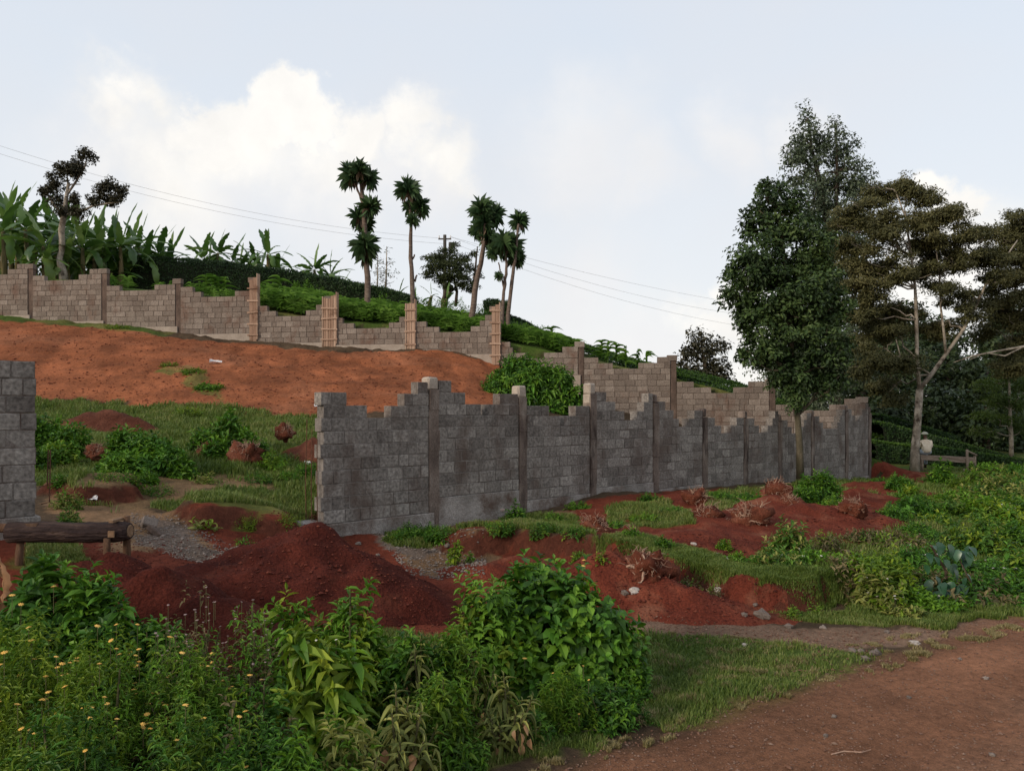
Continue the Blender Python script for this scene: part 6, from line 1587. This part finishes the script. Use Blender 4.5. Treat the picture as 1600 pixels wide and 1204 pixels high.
# along the grey wall
WALLF = [(1283, 735, 74, 17.5, 'leafy dark shrub leaning on the grey wall next to the evergreen trunk', 260, .13, G5, G1), (1255, 755, 50, 16.8, 'small shrub at the foot of the evergreen trunk', 120, .11, G5, G1), (1160, 768, 90, 16.4, 'dark leafy patch of weeds at the wall foot before the sixth pier', 220, .10, G5, G1), (1120, 775, 60, 16.0, 'low weeds right of the root clump at the wall foot', 120, .09, G1, G5),
 (1405, 742, 46, 21, 'dark shrub between the wall corner and the forked tree', 140, .13, G5, G1), (1420, 752, 40, 19.5, 'bright sprig in front of the forked tree', 90, .13, G1, G3), (1370, 745, 34, 22, 'small shrub at the foot of the far wall corner', 90, .12, G5, G1), (1300, 770, 60, 15.8, 'low green weeds below the leaning shrub', 110, .09, G1, G7), (1395, 790, 60, 14.5, 'green weeds beside the wide red heap', 120, .1, G5, G1),
 (808, 782, 46, 13.8, 'small dark weed at the foot of the second pier', 60, .10, G5, G1), (650, 815, 70, 12.6, 'dark weeds against the foundation near the first pier', 200, .07, G5, G1), (620, 835, 50, 12.2, 'dark weeds hanging over the step below the first panel', 120, .07, G5, G7), (690, 830, 60, 12.1, 'dark ferny weeds over the earth step', 140, .07, G5, G1), (712, 843, 36, 11.2, 'light green sapling on the bare ground below the wall', 18, .10, G3, G1),
 (735, 853, 20, 11.3, 'tiny green sprout right of the light green sapling', 8, .08, G1, G3), (865, 800, 46, 14, 'green weed in the wall-side grass', 60, .09, G1, G5), (960, 815, 36, 13, 'green weed right of the long ledge stump', 50, .09, G1, G5), (780, 840, 60, 11.9, 'dark overhanging weeds on the earth step, left', 120, .06, G5, G7), (850, 848, 60, 11.8, 'dark overhanging weeds on the earth step, middle', 120, .06, G5, G7), (900, 850, 50, 11.6, 'dark overhanging weeds on the earth step, right', 90, .06, G5, G7),
 (940, 895, 26, 9.6, 'thin sprig standing in front of the peaked red heap', 10, .07, G3, G1), (1110, 925, 40, 9.5, 'scrubby weeds on the undercut face', 50, .06, G6, G7), (1075, 910, 40, 9.9, 'dull weeds under the grass edge of the ledge', 50, .06, G6, G7), (1240, 945, 24, 9.2, 'small plant on the red face of the undercut bank', 14, .06, G7, G1), (1275, 955, 30, 9.3, 'small plant at the foot of the undercut bank', 20, .06, G7, G1)]
for i, (px, top, w, Y, lab, n, L, ma, mb) in enumerate(WALLF):
    bush_px('weed', px, top, w, Y, lab, n=n, k=8, L=L, asp=.42, tmpl=T_SMALL if Y > 14 else T_ELL, mat=ma, mat2=mb, share2=.35, slen=.15, seed=300 + i, inner=.4, up=.5, nst=4, cat='weed')
# field left of the grey wall
FIELD = [(70, 650, 60, 14.6, 'tall leafy shrub behind the edge wall stub', 150, .15, G5, G1), (110, 660, 70, 14.2, 'leafy shrub with large leaves at the left of the entry field', 180, .15, G1, G5), (90, 690, 70, 13.4, 'bright leafy shrub behind the tie irons of the stub', 150, .13, G1, G3), (60, 700, 50, 13.0, 'green shrub right against the stub wall', 110, .13, G5, G1),
 (200, 665, 70, 14.4, 'leafy shrub below the low brown heap', 170, .15, G1, G5), (235, 672, 80, 13.8, 'dark leafy shrub in the middle of the entry field', 200, .15, G5, G1), (262, 690, 70, 13.4, 'dark leafy shrub right of the middle of the field', 180, .15, G5, G1), (190, 705, 84, 13.0, 'broad-leaved shrub nearest the path in the field', 210, .15, G1, G5), (225, 735, 50, 12.6, 'low leafy weed at the path edge', 90, .12, G1, G5), (285, 712, 50, 13.2, 'leafy weed left of the two root clumps', 100, .13, G1, G5),
 (320, 665, 60, 15.0, 'leafy shrub upper right in the field', 130, .15, G5, G1), (365, 645, 70, 15.6, 'tall arching leafy shrub near the orange bank', 150, .17, G1, G5), (395, 672, 56, 15.0, 'leafy weed right of the arching shrub', 110, .14, G1, G5), (335, 680, 50, 14.6, 'leafy weed under the arching shrub', 90, .14, G5, G1), (425, 700, 56, 14.4, 'low weed left of the grey wall end', 100, .10, G1, G7), (450, 735, 60, 13.8, 'weed patch near the open wall end', 110, .10, G1, G5),
 (480, 720, 40, 14.0, 'weed hugging the open wall end', 70, .10, G5, G1), (400, 735, 60, 13.6, 'dark weeds below the largest root mass', 110, .08, G5, G1), (320, 735, 40, 13.0, 'pale weed below the two root clumps', 40, .10, G4, G1), (245, 765, 60, 12.0, 'dark weeds on the earth step above the path', 110, .07, G5, G7), (180, 768, 80, 11.9, 'dark weeds along the earth step', 140, .07, G5, G7), (105, 765, 50, 10.8, 'pale lobed weed in front of the stub', 90, .09, G4, G1),
 (108, 790, 44, 9.9, 'dark weed with pale leaf edges behind the log', 70, .09, G5, G4), (95, 750, 40, 11.4, 'small green weed right of the tie irons', 60, .08, G1, G5), (320, 820, 50, 10.6, 'fallen sprig of long pale leaves on the red bank', 9, .16, G4, G3), (385, 800, 50, 11.0, 'grassy weeds over the red bank edge, left', 80, .05, G7, G3), (450, 805, 50, 11.1, 'grassy weeds over the red bank edge, right', 80, .05, G7, G3), (380, 865, 40, 9.6, 'low weed among the gully stones', 24, .08, G5, G1),
 (265, 577, 34, 24.5, 'grass tuft at the top of the green streak on the orange bank', 60, .12, G7, G3), (300, 588, 40, 24, 'grass tuft in the middle of the green streak on the orange bank', 80, .12, G7, G1), (328, 605, 46, 22.6, 'leafy tuft at the bottom of the green streak on the orange bank', 120, .12, G1, G5), (185, 510, 40, 29.6, 'grass tuft at the crest of the orange bank', 60, .12, G7, G3), (300, 635, 60, 20, 'grass fringe at the foot of the orange bank', 70, .12, G7, G3), (770, 655, 50, 21.5, 'grass behind the second panel of the grey wall', 60, .12, G7, G1)]
for i, (px, top, w, Y, lab, n, L, ma, mb) in enumerate(FIELD):
    bush_px('field_weed', px, top, w, Y, lab, n=n, k=8, L=L, asp=.45 if L > .11 else .3, tmpl=T_ELL if Y < 14 else T_SMALL, mat=ma, mat2=mb, share2=.4, slen=.2, seed=400 + i, inner=.35, up=.5, nst=4, droop=.35, cat='weed')
# young sprouts hugging the evergreen's stem
b = P(1240, 632, 21.5); V, Q = crown(np.random.default_rng(5), [(0, 0, 0, .20, .20, .22), (.10, 0, .28, .24, .2, .2)], .15, 22, .11, .45, None, 1.1)
ev = [o for o in bpy.data.objects if o.name.startswith('evergreen_tree')][0]
leaf_obj('stem_sprouts', [(V + b - np.array(ev.location), Q)], L_EVER, ev)
# dead banana leaf at the left edge
def dead_leaf():
    b = P(2, 880, 6.0); root = thing('dead_banana_leaf', tuple(b), 'dead tan banana leaf hanging down at the left edge', 'dead leaf')
    g = np.random.default_rng(3); n = 12; V = []
    for i in range(n + 1):
        a = i / n; w = .032 * math.sin(math.pi * min(1, a + .1)) + .012; z = .05 - .42 * a; x = .06 * math.sin(a * 3) - .02
        V += [[x - w + g.normal() * .008, g.normal() * .02, z], [x, -.02, z + .01], [x + w * .8 + g.normal() * .008, g.normal() * .02, z]]
    Q = []
    for i in range(n): b_ = i * 3; Q += [[b_, b_+1, b_+4, b_+3], [b_+1, b_+2, b_+5, b_+4]]
    link('blade', mesh_np('blade', np.array(V), [np.array(Q)], True), DRYL, root)
    m = MB(); m.tube([(-.25, .1, -.9), (-.12, .02, .0), (-.03, 0, .06), (0, -.02, -.05), (.0, -.03, -.35)], [.012, .011, .01, .008, .004], 6); m.build('midrib', DRYL, root)
dead_leaf()

# ------------------------------------------------------------------ grass and loose gravel
GR1 = leafmat('grass_blade', [(.055, .095, .014), (.095, .150, .022), (.155, .20, .04), (.28, .25, .10)], scale=.9, rnd=.5, trans=.3)
def grass_field(name, poly_px, n, H, label, seed, thr=.35, density_near=True, force=False, mat=None):
    g = np.random.default_rng(seed)
    poly = np.array(gp(poly_px)); x0, y0 = poly.min(0); x1, y1 = poly.max(0)
    P_ = []; tot = 0
    while tot < n:
        m = n * 2; u = g.random(m); x = g.uniform(x0, x1, m)
        y = 1 / (1 / y0 + (1 / y1 - 1 / y0) * u) if density_near else g.uniform(y0, y1, m)
        ok = inpoly(x, y, poly); x, y = x[ok], y[ok]
        C, gm = col_at(x, y); cl = fbm(x * 3.2, y * 3.2, 6, 3)
        if force: gm = sstep(.0, 1.0, fbm(x * 9, y * 9, 6, 3)) * .8
        ok = (gm + .3 * cl > thr + .5 * g.random(len(x))); x, y = x[ok], y[ok]
        if len(x) == 0: break
        P_.append(np.stack([x, y], -1)); tot += len(x)
    p = np.concatenate(P_)[:n]; N = len(p)
    z = height(p[:, 0], p[:, 1]) - .005
    hh = H * g.uniform(.4, 1.2, N) * (1 + .5 * fbm(p[:, 0] * 2, p[:, 1] * 2, 9, 2)) * np.clip(p[:, 1] / 7, .9, 2.2) ** .5
    a = g.random(N) * 6.28; lean = g.uniform(.1, .9, N) * hh
    w = np.maximum(.0022, .0011 * p[:, 1] * .45) * g.uniform(.7, 1.5, N)
    sx, sy = np.cos(a + 1.57) * w, np.sin(a + 1.57) * w
    B0 = np.stack([p[:, 0] - sx, p[:, 1] - sy, z], -1); B1 = np.stack([p[:, 0] + sx, p[:, 1] + sy, z], -1)
    M0 = np.stack([p[:, 0] - sx * .7 + np.cos(a) * lean * .35, p[:, 1] - sy * .7 + np.sin(a) * lean * .35, z + hh * .6], -1); M1 = M0 + np.stack([sx, sy, 0 * sx], -1) * 1.4
    T = np.stack([p[:, 0] + np.cos(a) * lean, p[:, 1] + np.sin(a) * lean, z + hh * .95], -1)
    V = np.stack([B0, B1, M1, M0, T], 1).reshape(-1, 3); b = (np.arange(N) * 5)[:, None]
    Q = b + np.array([[0, 1, 2, 3]]); Tr = b + np.array([[3, 2, 4]])
    org = V[0].copy()
    o = link(name, mesh_np(name, V - org, [Q, Tr]), mat or GR1, None, org); tag(o, label, 'grass', None, 'stuff')
grass_field('verge_grass', [(-50, 1010), (700, 990), (960, 985), (1180, 998), (1310, 1008), (1400, 1012), (1380, 1040), (1200, 1098), (1050, 1140), (930, 1175), (780, 1215), (-50, 1300)], 110000, .050, 'short grass of the verge between the shrubs and the dirt road', 1)
grass_field('ledge_grass', [(560, 800), (900, 785), (1100, 770), (1330, 900), (1330, 950), (1180, 930), (940, 870), (560, 870)], 60000, .055, 'grass on the ledge between the grey wall and the undercut bank', 2)
grass_field('track_grass', [(1180, 950), (1330, 940), (1700, 910), (1700, 985), (1480, 1000), (1200, 985)], 30000, .055, 'yellowish grass strip along the gravel path at the right', 3)
grass_field('bank_edge_grass', [(930, 835), (1040, 850), (1200, 895), (1330, 905), (1340, 940), (1190, 930), (1090, 915), (1010, 890), (930, 865)], 26000, .05, 'grass strip overhanging the undercut bank', 11)
grass_field('field_grass', [(20, 615), (520, 640), (515, 830), (20, 830)], 90000, .085, 'rough grass of the entry field left of the grey wall', 4, .3)
grass_field('thicket_grass', [(1180, 860), (1390, 760), (1490, 735), (1700, 720), (1700, 960), (1330, 960)], 60000, .10, 'grass under the roadside thicket', 5)
grass_field('wall_foot_grass', [(1080, 780), (1340, 745), (1450, 745), (1390, 790), (1100, 815)], 16000, .09, 'grass along the foot of the far half of the grey wall', 6)
grass_field('gate_grass', [(40, 845), (150, 845), (170, 880), (40, 900)], 6000, .05, 'thin grass under the log barrier', 7)
GR2 = leafmat('dry_grass_blade', [(.10, .095, .03), (.19, .16, .06), (.30, .24, .11), (.38, .31, .16)], scale=.9, rnd=.6, trans=.3)
grass_field('dry_edge_grass', [(760, 1215), (930, 1165), (1060, 1120), (1220, 1075), (1370, 1030), (1480, 1000), (1620, 962), (1640, 975), (1490, 1016), (1390, 1048), (1240, 1095), (1080, 1145), (950, 1185), (840, 1220)], 16000, .030, 'dry yellow grass fraying onto the edge of the dirt road', 21, .15, True, True, GR2)
grass_field('dry_path_grass', [(970, 985), (1180, 995), (1340, 1003), (1480, 985), (1480, 1005), (1330, 1030), (1180, 1015), (970, 1000)], 9000, .028, 'dry yellow grass between the gravel path and the verge', 22, .2, True, True, GR2)
grass_field('dry_verge_grass', [(1000, 1010), (1300, 1015), (1340, 1035), (1200, 1085), (1000, 1140)], 6000, .045, 'dry blades mixed into the green verge', 23, .3, True, True, GR2)
def gravel(n, poly_px, label, seed, s=(.006, .022), mat=None, name='gravel'):
    g = np.random.default_rng(seed); poly = np.array(gp(poly_px)); x0, y0 = poly.min(0); x1, y1 = poly.max(0)
    u = g.random(n * 3); x = g.uniform(x0, x1, n * 3); y = 1 / (1 / y0 + (1 / y1 - 1 / y0) * u); ok = inpoly(x, y, poly); x, y = x[ok][:n], y[ok][:n]; N = len(x)
    d = np.array([[1, 0, 0], [-1, 0, 0], [0, 1, 0], [0, -1, 0], [0, 0, 1], [0, 0, -1]], float)
    F_ = np.array([[0, 2, 4], [2, 1, 4], [1, 3, 4], [3, 0, 4], [2, 0, 5], [1, 2, 5], [3, 1, 5], [0, 3, 5]])
    r = g.uniform(*s, N) * g.random(N) ** .7 + .003
    a = g.random(N) * 6.28; ca, sa = np.cos(a), np.sin(a)
    V = d[None] * r[:, None, None] * g.uniform(.6, 1.2, (N, 6, 1)) * np.array([1, .8, .6])
    V = np.stack([V[..., 0] * ca[:, None] - V[..., 1] * sa[:, None], V[..., 0] * sa[:, None] + V[..., 1] * ca[:, None], V[..., 2]], -1)
    zz = np.array([ztop(a_, b_) for a_, b_ in zip(x, y)])
    V += np.stack([x, y, zz + r * .25], -1)[:, None]
    T = F_[None] + (np.arange(N) * 6)[:, None, None]; org = V[0, 0].copy()
    o = link(name, mesh_np(name, V.reshape(-1, 3) - org, [T.reshape(-1, 3)]), mat or M_STONE, None, org); tag(o, label, name, None, 'stuff')
M_GRIT = surf('red_brown_grit', [(.09, .045, .028), (.15, .08, .055), (.20, .135, .10)], scale=5, rnd=.7)
M_CLOD = surf('red_clod', [(.045, .010, .006), (.09, .02, .012), (.14, .04, .022)], scale=5, rnd=.7)
gravel(4200, [(760, 1230), (1050, 1120), (1340, 1035), (1600, 975), (1700, 980), (1700, 1230)], 'loose grit and small stones on the dirt road', 1, (.004, .014), M_GRIT)
gravel(1500, [(960, 965), (1330, 985), (1600, 965), (1600, 990), (1330, 1012), (960, 995)], 'grit on the gravel path at the foot of the heap', 2, (.006, .018), M_GRIT)
gravel(1500, [(205, 800), (260, 800), (400, 870), (370, 890), (270, 875), (200, 840)], 'grey grit washed into the entry gully', 3, (.008, .026), M_STONE)
gravel(3500, [(90, 860), (500, 815), (720, 945), (700, 985), (300, 1000), (90, 900)], 'clods and crumbs on the dark red heaps', 4, (.006, .02), M_CLOD, 'soil_clods')
gravel(5500, [(860, 860), (1190, 850), (1390, 790), (1390, 850), (1200, 975), (940, 975), (730, 880)], 'clods and crumbs on the red heaps', 5, (.006, .026), M_CLOD, 'soil_clods')
gravel(3000, [(-20, 500), (400, 540), (780, 570), (840, 640), (480, 655), (50, 620)], 'clods on the orange bank', 6, (.02, .06), surf('orange_clod', [(.12, .04, .02), (.2, .06, .03)], scale=4, rnd=.6), 'soil_clods')
gravel(1100, [(580, 830), (760, 840), (760, 920), (640, 900)], 'rubble and crumbs below the first pier', 7, (.01, .035), M_STONE)

gravel(260, [(800, 1230), (1050, 1130), (1340, 1045), (1600, 985), (1700, 990), (1700, 1230)], 'larger stones pressed into the dirt road', 11, (.010, .026), M_GRIT)
gravel(500, [(900, 975), (1340, 985), (1400, 1040), (1300, 1060), (1250, 1010), (900, 1000)], 'small stones around the gravel path', 12, (.010, .024), M_GRIT)
for (px, py, L, az, lab) in [(1332, 1178, .32, .15, 'thin bare twig lying on the dirt road'), (1042, 1075, .22, -.9, 'pale broken twig at the edge of the round shrub'), (1255, 1050, .2, .1, 'thin pale straw lying in the verge grass')]:
    q = drop(px, py, .012); m = MB(); m.tube([(-L/2, 0, 0), (-L/6, .02, .006), (L/5, -.01, .004), (L/2, .03, .0)], [.005, .005, .004, .002], 5)
    o = m.build('twig', M_ROOT, None, False, q); o.rotation_euler = (0, 0, az); tag(o, lab, 'twig')

gravel(420, [(350, 880), (500, 825), (700, 945), (650, 980), (400, 980)], 'larger clods on the steep dark heap', 31, (.02, .045), M_CLOD, 'soil_clods')
gravel(700, [(870, 870), (1190, 860), (1390, 790), (1390, 840), (1200, 970), (960, 970)], 'larger clods on the red heaps', 32, (.02, .05), M_CLOD, 'soil_clods')
EX = [(905, 858, 34, 10.9, 'green weed behind the peaked heap', G1, G3), (985, 850, 40, 11.4, 'weed tuft on the ledge under the trailing roots', G1, G5), (1035, 868, 34, 10.9, 'weed tuft in the middle of the ledge grass', G5, G1), (1010, 800, 60, 13.6, 'low green weeds behind the trailing roots', G1, G7), (1050, 800, 46, 13.9, 'low green weeds left of the ledge root clump', G5, G1),
 (1150, 870, 40, 10.4, 'weed tuft under the ledge heap', G1, G7), (1185, 880, 50, 10.2, 'weed tuft at the left foot of the thicket shrubs', G5, G1), (1165, 790, 50, 15.4, 'weeds between wall foot and wide heap', G1, G5), (1290, 830, 60, 12.0, 'brownish weeds invading the wide red heap', G6, G7), (1240, 838, 60, 11.6, 'brownish weeds at the lower edge of the wide red heap', G6, G1),
 (1345, 825, 60, 12.6, 'brownish scrub on the right flank of the wide heap', G6, G5), (830, 880, 40, 10.4, 'weed at the foot of the bank behind the round shrub', G1, G5), (1130, 850, 30, 11.4, 'small weed on the ledge heap', G7, G1), (1015, 770, 40, 15.8, 'weed at the wall foot below the fourth pier', G5, G1), (905, 785, 40, 15.2, 'weed at the wall foot below the third pier', G1, G5)]
for i, (px, top, w, Y, lab, ma, mb) in enumerate(EX):
    bush_px('weed', px, top, w, Y, lab, n=80, k=8, L=.085, asp=.42, tmpl=T_SMALL, mat=ma, mat2=mb, share2=.35, slen=.14, seed=700 + i, inner=.4, up=.5, nst=3, cat='weed')
# ------------------------------------------------------------------ log barrier
M_LOG = surf('dark_charred_bark', [(.016, .010, .010), (.034, .020, .018), (.08, .05, .038)], scale=5, stretch=(.6, 3, 3), bump=.9, bscale=14, bdist=.05, rough=.85)
M_LOGEND = surf('cut_log_end', [(.14, .08, .045), (.22, .14, .085)], scale=8, bump=.3)
M_POST = surf('rough_brown_post', [(.06, .03, .018), (.11, .06, .035), (.16, .095, .06)], scale=4, stretch=(3, 3, .6), bump=.6)
Yl = 8.3; a = P(2, 829, Yl); b = P(203, 830, Yl)
root = thing('log_barrier', (a[0], Yl, hz((a[0] + b[0]) / 2, Yl)), 'thick dark log laid across two posts at the left edge below the wall stub', 'barrier')
z0 = root.location.z
def rel(p): return np.array(p) - np.array(root.location)
m = MB(); n = 16; t = np.linspace(0, 1, n)[:, None]; pts = rel(P(14, 832, Yl)) * (1 - t) + rel(b) * t + np.stack([0 * t[:, 0], .008 * np.sin(t[:, 0] * 9), .006 * np.sin(t[:, 0] * 7)], -1)
m.tube(pts, np.array([.110] * (n - 2) + [.106, .085]), 18, jit=.045); lg = m.build('log', M_LOG, root, True)
m = MB(); m.tube([pts[-1] + (.0, 0, 0), pts[-1] + (.008, 0, 0)], [.070, .064], 14); m.build('cut_end', M_LOGEND, lg)
m = MB(); m.tube([rel(P(-40, 824, Yl)), rel(P(10, 825, Yl)), rel(P(60, 822, Yl - .05))], [.055, .05, .035], 8, jit=.1); m.build('inner_pole', M_POST, root, True)
for (px, dy, topy, lean) in ((27, .02, 845, .01), (190, .11, 808, 0.0), (176, -.115, 838, 0)):
    x = (px - CX) / FPX * Yl - root.location.x; zz = ztop(x + root.location.x, Yl + dy) - z0
    top = rel(P(px, topy, Yl))[2]
    m = MB(); m.tube([(x, dy, zz - .3), (x + lean, dy, (zz + top) / 2), (x + lean * 2, dy, top)], [.045, .04, .036], 8, jit=.12); m.build('post', M_POST, root, True)
x = (183 - CX) / FPX * Yl - root.location.x
m = MB(); m.box((x, -.12, rel(P(183, 830, Yl))[2] - .01), (.07, .02, .07), ch=.004); m.box((x, -.02, rel(P(183, 812, Yl))[2]), (.05, .22, .03), ch=.004); m.build('binding', M_LOGEND, root)
for i, (px, Y) in enumerate(((90, 7.4), (104, 7.3))):
    b_ = at(px, Y); m = MB(); m.tube([(0, 0, 0), (.01, 0, .14), (.0, .01, .27)], [.004, .003, .002], 4); tag(m.build('dry_stalk', M_POST, None, False, b_), ['thin dry stalk standing before the low heap', 'second thin dry stalk, right of the first'][i], 'stalk')

# ------------------------------------------------------------------ bench
M_PLANK = surf('weathered_plank', [(.13, .095, .07), (.22, .165, .125), (.32, .25, .20)], scale=3, stretch=(.8, 4, 4), bump=.4)
Yb = 28.6
p0 = P(1434, 711, Yb); p1 = P(1525, 717, Yb)
gb = hz((p0[0] + p1[0]) / 2, Yb)
root = thing('rail_bench', ((p0[0] + p1[0]) / 2, Yb, gb), 'simple plank bench nailed to posts beside the pale forked tree', 'bench')
rc = np.array(root.location)
def plank(nm, a, b_, w, h, off=0):
    a, b_ = np.array(a) - rc, np.array(b_) - rc; L = np.linalg.norm(b_ - a); ang = math.atan2(b_[2] - a[2], b_[0] - a[0]); m = MB()
    m.box((0, 0, 0), (L, w, h), ch=.006); o = m.build(nm, M_PLANK, root, False, tuple((a + b_) / 2 + np.array([0, off, 0]))); o.rotation_euler = (0, -ang, 0); return o
plank('seat_plank', p0 + (0, 0, .0), p1 + (-.25, 0, 0), .30, .05)
plank('front_rail', P(1434, 714, Yb), P(1520, 720, Yb), .035, .17, -.19)
plank('back_rail', P(1440, 713, Yb), P(1526, 717, Yb), .035, .12, .19)
def post(px, top, bot, Y, r=.045):
    a, b_ = P(px, bot, Y) - rc, P(px, top, Y) - rc; a[2] = min(a[2], hz(P(px, bot, Y)[0], Y) - rc[2] - .1)
    m = MB(); m.tube([a, (a + b_) / 2 + (.01, 0, 0), b_], [r, r * .9, r * .85], 7, jit=.1); m.build('post', M_PLANK, root, True)
post(1511, 702, 745, Yb - .30, .05); post(1523, 712, 735, Yb + .26, .055); post(1506, 732, 748, Yb - .5, .045); post(1439, 716, 735, Yb + .25, .05); post(1441, 716, 735, Yb - .27, .045)
a_ = P(1511, 704, Yb - .25) - rc; b_ = P(1526, 711, Yb + .3) - rc
m = MB(); m.tube([a_, b_], [.035, .035], 6); m.build('brace', M_PLANK, root)

# ------------------------------------------------------------------ seated person, back to the camera
def skin_body(name, verts, edges, radii, mat, parent, sub=2, root_i=0):
    me = bpy.data.meshes.new(name); me.from_pydata([tuple(v) for v in verts], edges, []); me.materials.append(mat)
    o = link(name, me, None, parent)
    sk = o.modifiers.new('Skin', 'SKIN'); sk.use_smooth_shade = True
    if not me.skin_vertices: 
        bpy.context.view_layer.objects.active = o
    for i, r in enumerate(radii):
        me.skin_vertices[0].data[i].radius = r if isinstance(r, tuple) else (r, r)
        me.skin_vertices[0].data[i].use_root = (i == root_i)
    ss = o.modifiers.new('Subdivision', 'SUBSURF'); ss.levels = sub; ss.render_levels = sub
    return o
M_SKIN = surf('dark_brown_skin', [(.045, .022, .014), (.07, .035, .022)], scale=6, rough=.6, fine=.05)
M_JACK = surf('beige_jacket_cloth', [(.48, .41, .31), (.60, .52, .41), (.68, .61, .50)], scale=7, rough=.9, bump=.5, bscale=9, bdist=.05, fine=.1)
M_TROU = surf('pale_blue_grey_cloth', [(.24, .27, .31), (.36, .40, .45)], scale=7, rough=.9, bump=.4, bscale=12, fine=.1)
M_CAP = surf('pale_cap_cloth', [(.30, .31, .26), (.42, .43, .37)], scale=7, rough=.9)
M_SHOE = surf('dark_shoe', [(.02, .018, .016), (.04, .035, .03)], scale=7)
seat = P(1448, 709, Yb); sx, sy, sz = seat[0], Yb + .02, seat[2] + .0
root = thing('person', (sx, sy, sz), 'person in a beige jacket and pale cap sitting on the plank bench, back turned', 'person')
# skeleton (local, z = 0 on the seat; the figure faces away, +y)
hip = (0, 0, .10); sp1 = (0, .0, .26); ch = (0, .03, .44); nk = (0, .06, .56); hd0 = (0, .09, .63); hd = (0, .12, .71)
V = [hip, sp1, ch, nk, hd0, hd]; E = [(0, 1), (1, 2), (2, 3), (3, 4), (4, 5)]; R_ = [(.14, .10), (.12, .09), (.125, .09), .052, .07, .088]
feetz = hz(sx, sy + .5) - sz + .05
for s in (-1, 1):
    i = len(V); V += [(s * .15, .05, .47), (s * .21, .10, .27), (s * .17, .34, .16), (s * .14, .40, .14)]; E += [(2, i), (i, i+1), (i+1, i+2), (i+2, i+3)]; R_ += [.045, .04, .035, .035]
    i = len(V); V += [(s * .12, .06, .08), (s * .20, .42, .08), (s * .21, .44, feetz + .08), (s * .21, .56, feetz + .02)]; E += [(0, i), (i, i+1), (i+1, i+2), (i+2, i+3)]; R_ += [.085, .06, .042, .035]
skin_body('body', V, E, R_, M_SKIN, root)
JV = [(0, 0, .02), (0, .0, .22), (0, .03, .42), (0, .055, .52)]; JE = [(0, 1), (1, 2), (2, 3)]; JR = [(.20, .15), (.18, .14), (.185, .135), .10]
for s in (-1, 1):
    i = len(JV); JV += [(s * .17, .05, .45), (s * .235, .10, .27), (s * .19, .30, .18)]; JE += [(2, i), (i, i+1), (i+1, i+2)]; JR += [.085, .07, .055]
skin_body('jacket', JV, JE, JR, M_JACK, root)
TV = [(0, .02, .08)]; TE = []; TR = [(.16, .12)]
for s in (-1, 1):
    i = len(TV); TV += [(s * .13, .08, .085), (s * .205, .42, .08), (s * .215, .445, feetz + .10)]; TE += [(0, i), (i, i+1), (i+1, i+2)]; TR += [.10, .075, .06]
skin_body('trousers', TV, TE, TR, M_TROU, root)
for s in (-1, 1): skin_body('shoe', [(s * .215, .42, feetz + .03), (s * .22, .58, feetz + .02)], [(0, 1)], [.05, .045], M_SHOE, root, 1)
m = MB(); th = np.linspace(0, math.pi / 2, 5); k = 14; Vc = []
for a2 in th:
    for j in range(k): ph = 2 * math.pi * j / k; Vc.append((.118 * math.cos(a2) * math.cos(ph), .12 + .128 * math.cos(a2) * math.sin(ph), .73 + .095 * math.sin(a2)))
Vc = np.array(Vc); Q = [[i*k + j, i*k + (j+1) % k, (i+1)*k + (j+1) % k, (i+1)*k + j] for i in range(4) for j in range(k)]
m.add(Vc, Q); m.box((0, .28, .735), (.17, .12, .015), ch=.005); m.build('cap', M_CAP, root, True)
skin_body('collar', [(0, .05, .535), (0, .062, .57)], [(0, 1)], [.085, .075], M_JACK, root, 1)
